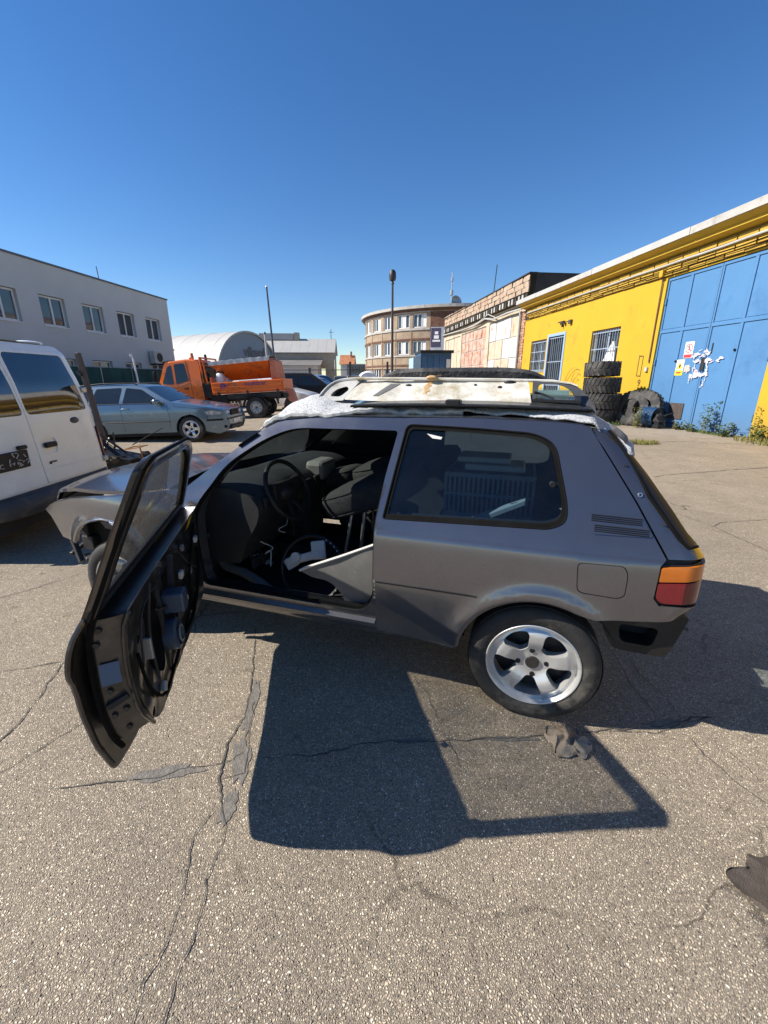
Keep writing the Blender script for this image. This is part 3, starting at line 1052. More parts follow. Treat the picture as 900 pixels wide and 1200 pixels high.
# ---- blue gate
gt = thing('metal_gate', 'tall blue two leaf metal gate with the number 1 and torn paper', 'gate', YW(2.15, 0, 0))
with Sub(gt):
    cols = [(.10, 1.13), (1.13, 2.12), (2.16, 3.22), (3.22, 4.17)]
    for lf in (0, 1):
        u0, u1 = (.10, 2.135) if lf == 0 else (2.150, 4.18)
        leaf = YW.part('gate_leaf', u0, u1, .03, gate_h - .02, .075, .12, GATE, gt)
        fr = MB()
        for k in (0, 1):
            a, b_ = cols[lf * 2 + k]
            for (z0, z1) in ((.14, 3.0), (3.14, 4.6)):
                YW.part('gate_panel', a + .07, b_ - .07, z0 + .0, z1 - .0, .062, .074, GATE, leaf, .006)
        for z0, z1 in ((.03, .12), (3.02, 3.12), (4.62, gate_h - .02)):
            YW.box(fr, u0, u1, z0, z1, .040, .0745)
        for uu in (u0, u1 - .055, cols[lf * 2][1] - .05):
            YW.box(fr, uu, uu + .055 + (.045 if uu == cols[lf * 2][1] - .05 else 0), .121, 3.019, .0415, .0745)
            YW.box(fr, uu, uu + .055 + (.045 if uu == cols[lf * 2][1] - .05 else 0), 3.121, 4.619, .0415, .0745)
        fr.build('gate_rail', GATE, leaf, False, bevel=.006)
    for (u, z) in ((.14, .55), (.14, 2.1), (.14, 4.0), (4.14, .55), (4.14, 2.1), (4.14, 4.0)):
        b = MB(); b.cyl(YW(u, z - .09, .03), YW(u, z + .09, .03), .028, n=8); b.build('hinge', GATE, gt)
    for (u, z) in ((1.14, 2.32), (3.2, 2.1)):
        b = MB(); b.cyl(YW(u, z, .0), YW(u, z, .05), .03, n=10); b.build('bolt', RUBBER, gt)
    YW.part('vent_hatch', 2.52, 3.10, .30, .80, .030, .062, mat('rusted_plate', (.075, .058, .05), .8, var=.3, vscale=10), gt, .008)
    YW.part('lock_plate', 2.07, 2.20, 1.78, 2.16, .018, .04, DARKM, gt, .006)
    text_mesh('gate_number', '1', .40, SIGNK, YW.M(1.93, 2.40, .056), gt, bold=.005)
    # torn poster remains
    rs = random.Random(11)
    bits = []
    for (u0, z0, u1, z1, cnt, w0) in ((2.55, 2.22, 1.95, 2.27, 22, .16), (2.62, 2.05, 1.55, 2.10, 24, .15), (2.42, 1.95, 2.28, 1.62, 14, .12), (1.98, 2.05, 1.92, 1.55, 18, .12), (2.50, 1.62, 1.95, 1.70, 26, .16), (2.5, 1.6, 2.55, 1.30, 7, .09), (2.0, 1.55, 1.98, 1.32, 7, .09), (2.30, 2.35, 2.0, 2.38, 6, .13), (2.60, 2.0, 2.66, 1.70, 6, .10)):
        for i in range(cnt):
            k = rs.random()
            bits.append((lerp(u0, u1, k) + rs.gauss(0, .03), lerp(z0, z1, k) + rs.gauss(0, .03), w0 * rs.uniform(.3, 1.3), w0 * rs.uniform(.12, .40), atan2(z1 - z0, u1 - u0) + rs.gauss(0, .5)))
    for (u, z, w, hh, a) in bits:
        n = 11
        v = []
        for i in range(n):
            t = 2 * pi * i / n
            k = 1 + .9 * nz(cos(t) * 3 + u * 15, sin(t) * 3 + z * 17)
            x, y = w / 2 * k * cos(t), hh / 2 * k * sin(t)
            v.append(YW(u + x * cos(a) - y * sin(a), z + x * sin(a) + y * cos(a), .036 - .0002 * len(gt.children) % .012))
        mesh_obj('torn_paper', v, [tuple(range(n))], TORN if rs.random() < .75 else TORN2, gt, False)
    mesh_obj('torn_paper', [YW(2.55, 1.78, .035), YW(2.80, 1.76, .035), YW(2.80, 1.96, .035), YW(2.62, 1.98, .035)], [(0, 1, 2, 3)], BEIGE, gt, False)

sg = thing('prohibition_sign', 'white sign with red prohibition ring on the blue gate', 'sign', YW(2.78, 2.42, .03))
with Sub(sg):
    YW.part('board', 2.61, 2.95, 2.18, 2.66, .052, .058, SIGNW, sg)
    b = MB(); b.lathe([(.135, 0), (.135, .003), (.11, .003), (.11, 0)], YW(2.78, 2.47, .051), (-YW.n[0], -YW.n[1], 0), 28, True); b.build('ring', SIGNR, sg)
    b = MB(); b.bar(YW(2.87, 2.56, .050), YW(2.69, 2.38, .050), .024, .003, up=(YW.n[0], YW.n[1], 0)); b.build('slash', SIGNR, sg)
    b = MB(); b.bar(YW(2.78, 2.40, .0515), YW(2.78, 2.52, .0515), .05, .002, up=(YW.n[0], YW.n[1], 0)); b.cyl(YW(2.78, 2.545, .051), YW(2.78, 2.545, .0505), .022, n=12); b.build('figure', SIGNK, sg)
    YW.part('red_strip', 2.62, 2.94, 2.19, 2.29, .050, .0515, SIGNR, sg)
sg = thing('warning_sign', 'yellow and white warning sign with black triangle on the blue gate', 'sign', YW(3.02, 1.9, .03))
with Sub(sg):
    YW.part('board', 2.86, 3.18, 1.66, 2.14, .052, .058, SIGNW, sg)
    YW.part('yellow_field', 2.86, 3.18, 1.66, 1.82, .049, .0515, SIGNY, sg)
    mesh_obj('triangle', [YW(3.14, 1.86, .050), YW(2.90, 1.86, .050), YW(3.02, 2.09, .050)], [(0, 1, 2)], SIGNY, sg, False)
    mesh_obj('bolt_mark', [YW(3.05, 1.89, .049), YW(2.99, 1.89, .049), YW(2.97, 1.97, .049), YW(3.03, 2.03, .049)], [(0, 1, 2, 3)], SIGNK, sg, False)
    YW.part('print_line', 2.92, 3.12, 1.72, 1.77, .047, .0485, SIGNR, sg)

# ---- derelict rendered hall beyond it
RWL = Wall(tuple(YW(15.02, 0, .06))[:2], YW.d, 1)
rb = thing('derelict_hall', 'derelict hall with peeling white and rusty gates under a rough stone parapet', 'building', RWL(0, 0, 0))
with Sub(rb):
    panel('wall', rect(0, 19, -.05, 5.75), RWL, PEELTAN, rb, [rect(1.0, 6.1, .02, 5.32), rect(6.75, 12.9, .02, 5.25), rect(13.3, 18.4, .02, 5.2)], 1.5, .14)
    panel('side_wall', rect(0, 14, -.05, 7.25), lambda u, z, d: RWL(0, z, u + .002), TARSHADE, rb, (), 1.5)  # side turned from the sun, its shade painted in as near black
    panel('far_wall', rect(0, 14, -.05, 7.5), lambda u, z, d: RWL(19, z, u + .002), TARSHADE, rb, (), 3)
    RWL.part('roof', .05, 18.95, 6.6, 6.8, .3, 14, TARSHADE, rb)
    # stone parapet, block by block, dark brackets under it
    RWL.part('parapet_core', .0, 19, 5.9, 7.16, .03, .35, MORTAR, rb)
    rs = random.Random(9)
    for row in range(3):
        u = .02
        while u < 18.9:
            L = min(rs.uniform(.4, 1.5), 18.98 - u)
            z0 = 6.28 + row * .30 + u * .012
            pts = [(u + .01 + rs.uniform(0, .10), z0 + rs.uniform(-.01, .03)), (u + L * .5, z0 + rs.uniform(-.02, .03)), (u + L - .01 - rs.uniform(0, .10), z0 + rs.uniform(-.01, .03)), (u + L - .005 - rs.uniform(0, .06), z0 + .15), (u + L - .01 - rs.uniform(0, .12), z0 + .295 - rs.uniform(0, .05)), (u + L * .5, z0 + .30 - rs.uniform(0, .05)), (u + .01 + rs.uniform(0, .12), z0 + .295 - rs.uniform(0, .05))]
            b = MB(); b.prism(pts, -.02 - rs.uniform(0, .035), .03, RWL); b.build('stone', STONE, rb, False)
            u += L
    RWL.part('coping', -.03, 19.03, 7.20, 7.26, -.08, .4, TARSHADE, rb)
    RWL.part('ledge', 0, 19, 5.60, 5.74, -.14, -.003, MORTAR, rb)
    for k in range(38):
        RWL.part('bracket', k * .5 + .05, k * .5 + .28, 5.92, 6.22, -.09, .029, CONC if k % 3 else MORTAR, rb)
    mb = MB(); mb.tube([RWL(u, 6.25 + .01 * u, -.11) for u in np.arange(.2, 18.9, .8)], .03, 7); mb.build('dark_pipe', DARKM, rb)
    mb = MB(); mb.tube([RWL(.0, 5.42, -.22), RWL(2.5, 5.50, -.22), RWL(5.0, 5.45, -.2), RWL(6.5, 5.68, -.22), RWL(9, 5.50, -.2), RWL(13, 5.55, -.18), RWL(18.8, 5.72, -.16)], .055, 8); mb.build('pale_conduit', PIPE, rb)
    mb = MB(); mb.tube([RWL(4.5, 5.5, -.2), RWL(6.0, 5.9, -.2), RWL(8.0, 5.62, -.22), RWL(12, 5.5, -.2)], .03, 7); mb.build('pale_conduit', PIPE, rb)
    # brick pier at the near end with pipes
    for k in range(34):
        z = .05 + k * .155
        RWL.part('brick', .02 + .06 * (k % 2), .34, z, z + .135, -.055 - .012 * (k % 3), -.002, REDBRICK, rb)
        RWL.part('brick', .36, .70 - .05 * (k % 2), z, z + .135, -.05 - .012 * ((k + 1) % 3), -.002, REDBRICK, rb)
    mb = MB(); mb.tube([RWL(.78, .0, -.09), RWL(.80, 3.0, -.08), RWL(.78, 5.35, -.1)], .045, 8); mb.build('drain_pipe', PIPE, rb)
    mb = MB(); mb.tube([RWL(.5, .0, -.12), RWL(.52, 5.35, -.12)], .03, 8); mb.build('drain_pipe', DARKM, rb)
    def gate_grid(u0, u1, zr, nc, mats, name):
        g = RWL.part(name, u0, u1, .03, zr[-1] + .05, .08, .13, PEEL, rb)
        for i in range(nc):
            a, b_ = lerp(u0, u1, i / nc), lerp(u0, u1, (i + 1) / nc)
            for j in range(len(zr) - 1):
                RWL.part('panel', a + .035, b_ - .035, zr[j] + .03, zr[j + 1] - .03, .035 + .012 * ((i + j) % 2), .079, mats[rs.randrange(len(mats))], g)
    gate_grid(1.02, 6.08, (.05, 1.4, 2.85, 4.05, 5.26), 4, [PEEL, PEEL, PEEL, PEELTAN], 'white_gate')
    gate_grid(6.77, 12.88, (.05, 2.6, 3.7, 4.5, 5.2), 6, [PEELRUST], 'rusty_gate')
    gate_grid(13.32, 18.38, (.05, 2.4, 3.9, 5.15), 5, [PEELTAN], 'tan_gate')
    mb = MB(); mb.tube([RWL(6.3, 7.2, .2), RWL(6.0, 9.0, .2)], .03, 6); mb.build('roof_antenna', DARKM, rb)

# ---- grey office building on the left
GW = Wall((-14.3, 30.4), (.11, 1), -1)
gb = thing('office_building', 'flat roofed grey rendered office building with white windows', 'building', (-14.3, 30.4, 0))
with Sub(gb):
    wins = [(-2.5 - 2.44 * k - 0.0, -1.13 - 2.44 * k) for k in range(8)]
    wins = [(u0 - .02, u1) for u0, u1 in wins]
    holes = [rect(a, b_, 3.88, 5.18) for a, b_ in wins] + [rect(a, b_, 1.0, 2.5) for a, b_ in wins]
    panel('wall', rect(-24, 0, -.05, 6.5), GW, GREYWALL, gb, holes, 1.3, .22)
    panel('end_wall', rect(0, 11, -.05, 6.5), lambda u, z, d: GW(0, z, u), GREYWALL, gb, (), 3)
    panel('end_wall', rect(0, 11, -.05, 6.5), lambda u, z, d: GW(-24, z, u), GREYWALL, gb, (), 3)
    panel('back_wall', rect(-24, 0, -.05, 6.5), lambda u, z, d: GW(u, z, 11), GREYWALL, gb, (), 6)
    GW.part('roof', -24, -.01, 6.40, 6.46, .1, 11, FLASH, gb)
    GW.part('roof_flashing', -24.05, .05, 6.50, 6.58, -.05, .30, FLASH, gb)
    GW.part('end_flashing', -.25, .05, 6.5, 6.58, .303, 11, FLASH, gb)
    for a, b_ in wins:
        window_part(GW, a + .02, b_ - .02, 3.9, 5.16, .12, gb, fr=.075)
        window_part(GW, a + .02, b_ - .02, 1.02, 2.48, .12, gb, fr=.075)
    mb = MB(); mb.tube([GW(-5.2, 6.5, .5), GW(-5.25, 7.3, .5)], .02, 6); mb.build('roof_rod', DARKM, gb)
    b = MB(); GW.box(b, .01, .35, 4.95, 5.4, .25, .6); b.build('floodlight', DARKM, gb, False, bevel=.03)
    b = MB(); GW.box(b, .01, .45, 3.3, 3.42, .3, .6); GW.box(b, .2, .6, 3.42, 3.55, .28, .62); b.build('camera_bracket', GALV, gb, False, bevel=.03)
ac = thing('air_conditioner', 'beige air conditioning unit on the grey office wall', 'air conditioner', GW(-2.3, 2.75, -.2))
with Sub(ac):
    GW.part('casing', -2.80, -1.95, 2.5, 3.2, -.42, -.08, PIPE, ac, .02)
    b = MB(); b.lathe([(.27, 0), (.27, .02), (.24, .02), (.24, 0)], GW(-2.30, 2.86, -.425), (-GW.n[0], -GW.n[1], 0), 24, True); b.build('fan_ring', DARKM, ac)
    b = MB(); b.cyl(GW(-2.30, 2.86, -.421), GW(-2.30, 2.86, -.426), .24, n=20); b.build('fan_grille', BLACKP, ac)
    b = MB(); GW.box(b, -2.75, -2.68, 2.40, 2.49, -.45, -.02); GW.box(b, -2.05, -1.98, 2.40, 2.49, -.45, -.02); b.build('bracket', DARKM, ac, False)

# ---- mesh fence with green privacy screen in front of it
FW = Wall(tuple(GW(0, 0, -2.2))[:2], (.11, 1), -1)
fe = thing('screen_fence', 'green privacy screen fence before the grey office', 'fence', FW(-8, 0, 0))
with Sub(fe):
    for k in range(9):
        u = -16 + k * 2.1
        b = MB(); b.cyl(FW(u, gz(*FW(u, 0)[:2]) - .1, 0), FW(u, 2.12, 0), .03, n=8); b.build('post', GALV, fe)
        if k < 8:
            mb = MB()
            mb.grid(lambda a, c: FW(u + .03 + 2.04 * a, .12 + 1.95 * c, -.035 - .03 * sin(a * pi) * sin(c * 9 + k) - .012 * sin(a * 23 + k)), 16, 10)
            mb.build('screen_panel', SCREEN, fe)
    b = MB(); b.cyl(FW(-16, 2.10, 0), FW(.8, 2.10, 0), .02, n=6); b.build('top_rail', GALV, fe)

# ---- arched hangar
ax = Vector((-.875, .485, 0)).normalized()
bx = Vector((-ax.y, -ax.x, 0)); bx = Vector((.485, .875, 0)).normalized()
hc = Vector((-16.7, 55, 0))
hg = thing('arched_hangar', 'pale barrel roofed hangar with dark lettering on its arched front', 'building', hc)
HR, HZ = 5.0, 2.0


def HF(u, z, d=0.0):
    return hc + bx * u + Vector((0, 0, z)) + ax * d


with Sub(hg):
    arc = [(HR * cos(t), HZ + HR * sin(t)) for t in np.linspace(0, pi, 33)]
    panel('front_wall', [(-HR, 0)] + [(HR, 0)] + arc[:-1] + [(-HR, HZ)], HF, HANGAR, hg, (), 1.5)
    NB = 14
    for k in range(NB):
        mb = MB()
        d0, d1 = k * 1.6 - .25, k * 1.6 + 1.34
        mb.grid(lambda a, c: HF((HR + .12 + .015 * (k % 2)) * cos(lerp(-.25, pi + .25, a)), HZ + (HR + .12 + .015 * (k % 2)) * sin(lerp(-.25, pi + .25, a)), lerp(d0, d1, c)), 30, 1)
        mb.build('roof_sheet', ROOFW, hg)
    b = MB(); pth = [HF((HR + .08) * cos(t), HZ + (HR + .08) * sin(t), -.2) for t in np.linspace(-.1, pi + .1, 30)]
    b.tube(pth, .10, 6); b.build('roof_trim', PIPE, hg)
    b = MB()
    for s in (-1, 1):
        b.add([HF(s * HR, 0, .02), HF(s * HR, HZ, .02), HF(s * HR, HZ, 22), HF(s * HR, 0, 22)], [(0, 1, 2, 3)])
    b.build('side_wall', HANGAR, hg, False)
    Mh = Matrix(((bx.x, 0, -ax.x, 0), (bx.y, 0, -ax.y, 0), (0, 1, 0, 0), (0, 0, 0, 1)))
    o = HF(1.0, 4.75, -.05)
    Mh.translation = o
    text_mesh('lettering', 'v\u00edkan\u00ed', 1.55, FLASH, Mh, hg, .04, xs=1.0, bold=.05)
    b = MB(); b.add([HF(-.7, 3.86, -.04), HF(2.7, 3.86, -.04), HF(2.7, 4.0, -.04), HF(-.7, 4.0, -.04)], [(0, 1, 2, 3)]); b.build('lettering_underline', FLASH, hg, False)

# ---- gabled hall in the middle distance
G0 = Wall((-22.5, 78), (1, .06), -1)
ga = thing('gabled_hall', 'long tan hall with a pale sheet roof beyond the parked cars', 'building', (-15, 78, 0))
with Sub(ga):
    panel('wall', rect(0, 13.6, -.05, 6.15), G0, TANWALL, ga, [rect(2.2 + 2.9 * k, 3.4 + 2.9 * k, 1.2, 3.4) for k in range(4)], 2, .2)
    # gable end turned towards the right
    gp = [(0, 0), (10, 0), (10, 6.1), (5, 8.6), (0, 6.1)]
    panel('gable_wall', gp, lambda u, z, d: G0(13.6, z, u), TANWALL, ga, [rect(2, 3, 3.4, 5), rect(4.4, 5.6, 3.4, 5.2)], 2, 0)
    window_part(Wall(tuple(G0(13.6, 0, 0))[:2], (G0.n[0], G0.n[1]), 1), 2, 3, 3.4, 5, .1, ga)
    window_part(Wall(tuple(G0(13.6, 0, 0))[:2], (G0.n[0], G0.n[1]), 1), 4.4, 5.6, 3.4, 5.2, .1, ga)
    for k in range(9):
        a, b_ = -.3 + k * 1.58, 1.26 + k * 1.58
        b = MB(); b.add([G0(a, 6.1, -.35), G0(b_, 6.1, -.35), G0(b_, 8.75, 5), G0(a, 8.75, 5), G0(a, 6.0, -.35), G0(b_, 6.0, -.35)], [(0, 1, 2, 3), (4, 5, 1, 0)]); b.build('roof_sheet', ROOFW, ga, False)
    b = MB(); b.add([G0(-.3, 8.75, 5), G0(13.9, 8.75, 5), G0(13.9, 6.05, 10.4), G0(-.3, 6.05, 10.4)], [(0, 1, 2, 3)]); b.build('roof', ROOFW, ga, False)
    G0.part('roof_light', 0, 6.2, 8.5, 9.6, 4.2, 6.2, ROOFW, ga)
    G0.part('roof_box', 6.3, 7.2, 8.5, 9.75, 4.2, 5.4, TANWALL, ga)
    G0.part('annex_wall', 1.2, 11.2, -.05, 3.75, -5.0, -4.8, PALEWALL, ga)
    G0.part('annex_side', 11.21, 11.4, -.05, 3.75, -5.0, -.01, TANWALL, ga)
    b = MB(); b.add([G0(.9, 3.8, -5.3), G0(11.7, 3.8, -5.3), G0(11.7, 4.9, -.02), G0(.9, 4.9, -.02)], [(0, 1, 2, 3)]); b.build('annex_roof', mat('grey_roof', (.17, .16, .15), .85, var=.2, vscale=.6), ga, False)
    GA = Wall(tuple(G0(0, 0, -5.0))[:2], G0.d, -1)
    for (a, b_, z0, z1) in ((2.0, 3.0, .9, 2.5), (4.9, 6.5, .2, 2.6), (8.8, 10.4, .2, 2.7)):
        window_part(GA, a, b_, z0, z1, -.09, ga, gm=GLASSB, fr=.12)
    GA.part('wall_unit', 6.9, 7.5, 1.9, 2.6, -.4, -.002, PALE, ga)
    b = MB(); b.cyl(G0(13.0, 8.4, 5), G0(13.0, 10.4, 5), .06, n=6); b.bar(G0(12.6, 9.9, 5), G0(13.5, 9.9, 5), .06, .06); b.build('roof_antenna', DARKM, ga)

# ---- low buildings right behind it
lb = thing('low_block', 'low grey block with a dark glazed strip left of the round building', 'building', (-4, 95, 0))
LBW = Wall((-8.0, 95), (1, .02), -1)
with Sub(lb):
    LBW.part('wall', 0, 9, -.05, 4.6, 0, 8, HANGAR, lb)
    LBW.part('roof', -.3, 9.3, 4.6, 4.75, -.4, 8.4, CONC, lb)
    for k in range(6):
        window_part(LBW, .4 + k * 1.4, 1.65 + k * 1.4, 2.9, 4.2, -.08, lb, HANGAR, GLASSD, .08)
hs = thing('house', 'small house with orange tiled roof behind the low block', 'house', (-6, 105, 0))
HWL = Wall((-10.2, 104), (.62, 0), -1)
with Sub(hs):
    HWL.part('wall', 0, 3.0, -.05, 5.0, 0, 6, PALEWALL, hs)
    b = MB(); b.add([HWL(-.3, 5.0, -.4), HWL(3.3, 5.0, -.4), HWL(3.3, 7.2, 3), HWL(-.3, 7.2, 3), HWL(3.3, 5.0, 6.4), HWL(-.3, 5.0, 6.4)], [(0, 1, 2, 3), (3, 2, 4, 5), (1, 4, 2), (0, 3, 5)]); b.build('roof', ROOFT, hs, False)
    HWL.part('chimney', 2.2, 2.6, 6.6, 7.9, 2, 2.5, REDBRICK, hs)

# ---- round brick building
RC, RR_ = (11.0, 72.0), 14.0
ro = thing('round_building', 'three storey brick building with a curved front and ribbon windows', 'building', (RC[0], RC[1], 0))


def RD(a, z, d=0.0):
    """a in degrees round the curve, d into the building"""
    r = RR_ - d
    return Vector((RC[0] + r * cos(R(a)), RC[1] + r * sin(R(a)), z))


class RWall:
    def __call__(s, u, z, d=0.0):
        return RD(u, z, d)

    def box(s, mb, u0, u1, z0, z1, d0, d1):
        k = max(1, int(abs(u1 - u0) / 4))
        for i in range(k):
            a, b = lerp(u0, u1, i / k), lerp(u0, u1, (i + 1) / k)
            v = [RD(u, z, d) for d in (d0, d1) for u, z in ((a, z0), (b, z0), (b, z1), (a, z1))]
            mb.add(v, [(0, 1, 2, 3), (7, 6, 5, 4), (0, 4, 5, 1), (1, 5, 6, 2), (2, 6, 7, 3), (3, 7, 4, 0)])
        return mb
    part = Wall.part


RWb = RWall()
with Sub(ro):
    hl = []
    bays = [(176, 190), (193, 203), (206, 215), (218, 226), (229, 237), (239, 247)]
    rows = [(8.05, 9.75), (4.75, 6.45), (1.6, 3.0)]
    tri = []
    for (a0, a1) in bays:
        for (z0, z1) in rows:
            tri.append((a0, a1, z0, z1))
    tri += [(263, 270, 8.05, 9.75), (263, 270, 4.75, 6.45)]
    panel('wall', [(150, -.05), (290, -.05), (290, 10.3), (150, 10.3)], RWb, BRICKT, ro, [rect(*t) for t in tri], 3.0, .25)
    for (a0, a1, z0, z1) in tri:
        n = 4 if a1 - a0 > 9 else 3
        fr = MB()
        for (z_0, z_1) in ((z0, z0 + .12), (z1 - .12, z1)):
            RWb.box(fr, a0, a1, z_0, z_1, .12, .2)
        w = fr.build('window', WHITEFR, ro, False)
        RWb.part('pane', a0, a1, z0, z1, .19, .22, GLASSB, w)
        mu = MB()
        for i in range(n + 1):
            c = lerp(a0 + .3, a1 - .3, i / n)
            RWb.box(mu, c - .32, c + .32, z0 + .121, z1 - .121, .11, .185)
        mu.build('mullion', WHITEFR, w, False)
        if n > 2 and z0 > 4:
            pk = MB()
            k = int(a0) % n
            RWb.box(pk, lerp(a0, a1, k / n) + .4, lerp(a0, a1, (k + 1) / n) - .4, z0 + .15, z1 - .15, .150, .186)
            pk.build('blind', SIGNW, w, False)
    for z0, z1 in ((7.75, 7.98), (4.5, 4.68)):
        RWb.part('sill_band', 172, 249, z0, z1, -.12, -.003, CONC, ro)
    for z0, z1 in ((9.86, 10.0), (6.55, 6.75), (3.3, 3.5)):
        RWb.part('string_course', 172, 249, z0, z1, -.08, -.003, BRICKR if z0 < 9 else CONC, ro)
    for a in (191.5, 204.5, 216.5, 227.5, 238):
        RWb.part('pier', a - .5, a + .5, .1, 7.7, -.06, -.004, BRICKT, ro)
    RWb.part('stair_bay', 249.2, 262, .1, 9.84, -.05, -.003, BRICKR, ro)
    RWb.part('base_band', 165, 249, .0, 1.5, -.05, -.002, PALEWALL, ro)
    RWb.part('cornice', 150, 290, 10.3, 10.65, -.55, .3, CONC, ro)
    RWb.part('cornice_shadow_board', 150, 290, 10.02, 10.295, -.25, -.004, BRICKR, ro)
    b = MB(); b.add([RD(a, 10.62, .2) for a in range(0, 360, 10)], [tuple(range(36))]); b.build('roof', TARSHADE, ro, False)
    b = MB(); b.cyl(RD(258, 10.6, 6), RD(258, 15.5, 6), .07, n=6); b.cyl(RD(258, 12.7, 6), RD(258, 13.3, 6), .22, n=8); b.cyl(RD(258, 14.4, 6), RD(258, 14.8, 6), .16, n=8); b.build('roof_mast', GALV, ro)
    b = MB(); b.lathe([(0.01, 0), (.5, .08), (.8, .3), (.78, .32), (.5, .12)], RD(262, 11.7, 5.5), (.3, -.9, .3), 18); b.build('satellite_dish', GALV, ro)
    RWb.part('plant_room', 250, 285, 10.66, 11.2, 3, 6, TARSHADE, ro)
bn = thing('banner', 'tall grey banner with purple corner on the round building', 'banner', RD(255, 6.5, -.3))
with Sub(bn):
    RWb.part('cloth', 249.6, 260.6, 3.7, 8.0, -.16, -.12, mat('banner_print', (.42, .44, .48), .8, var=.25, vscale=1.5), bn)
    RWb.part('printed_corner', 249.8, 254.9, 5.6, 7.9, -.185, -.163, mat('banner_purple', (.06, .05, .10), .8, var=.2, vscale=2), bn)
    b = MB()
    for (a, z, w, hh) in ((252.7, 7.3, .9, .35), (252.7, 6.8, 1.3, .4), (252.7, 6.35, 2.0, .22)):
        RWb.box(b, a - w, a + w, z - hh / 2, z + hh / 2, -.192, -.187)
    b.build('emblem', SIGNW, bn, False)

# ---- blue site container in front of the round building
bc = thing('site_container', 'blue metal site container with pale blue end before the round building', 'container', (2.8, 27.5, 0))
BCW = Wall((1.75, 26.6), (1, .06), -1)
with Sub(bc):
    BCW.part('wall', .45, 2.30, 0.05, 3.05, 0, 2.4, BLUEBOX, bc)
    for k in range(5):
        BCW.part('wall_panel', .50 + k * .36, .83 + k * .36, .2, 2.85, -.035, -.001, BLUEBOX, bc)
    BCW.part('roof', .40, 2.4, 3.055, 3.2, -.2, 2.6, TARSHADE, bc)
    b = MB(); b.prism([(0, .05), (.449, .05), (.449, 2.95), (0, 2.8)], -.05, 2.2, BCW); b.build('pale_end', BLUEPALE, bc, False)
    BCW.part('poster', 2.0, 2.24, 1.3, 2.7, -.06, -.04, SIGNW, bc)
    BCW.part('poster_print', 2.01, 2.23, 1.35, 1.9, -.066, -.061, BLUEBOX, bc)

# ---- lamp post, poles and the far fence
lp = thing('street_lamp', 'tall dark lamp post with round head in front of the brick building', 'street lamp', (.55, 30, 0))
b = MB(); b.cyl((0, 0, 0), (0, 0, 7.45), .10, .065, n=12); b.build('pole', POLE, lp)
b = MB(); b.lathe([(.02, 0), (.20, .1), (.23, .3), (.21, .55), (.13, .68), (.01, .72)], (0, 0, 7.5), (0, 0, 1), 16); b.build('lamp_head', DARKM, lp)
b = MB(); b.cyl((0, 0, 7.38), (0, 0, 7.55), .11, .06, n=12); b.build('collar', DARKM, lp)
pl = thing('utility_pole', 'slim grey pole behind the orange spreader truck', 'pole', (-6.2, 25.5, 0))
b = MB(); b.cyl((0, 0, -.1), (-.22, 0, 6.35), .065, .045, n=10); b.build('pole', POLEB, pl)
b = MB(); b.cyl((-.22, 0, 6.35), (-.22, 0, 6.42), .065, .04, n=10); b.build('cap', GALV, pl)
pl = thing('flue_pipe', 'short pale pipe beside the slim grey pole', 'pole', (-8.6, 33, 0))
b = MB(); b.cyl((0, 0, -.1), (-.1, 0, 4.7), .07, n=10); b.build('pipe', PIPE, pl)
b = MB(); b.cyl((-.1, 0, 4.72), (-.1, 0, 4.85), .11, .05, n=10); b.build('cap', DARKM, pl)
ff = thing('steel_fence', 'dark steel fence with two rails behind the parked cars', 'fence', (-2, 38, 0))
for x in (-8.2, -4.4, -.9, 2.3):
    b = MB(); b.box((x - .09, -.09, 0), (x + .09, .09, 3.0 if x > -2 else 2.5)); b.build('post', POLE, ff, False)
for z in (1.55, 2.35):
    b = MB(); b.cyl((-8.5, .12, z - .03), (3.5, .12, z), .035, n=6); b.build('rail', POLE, ff)

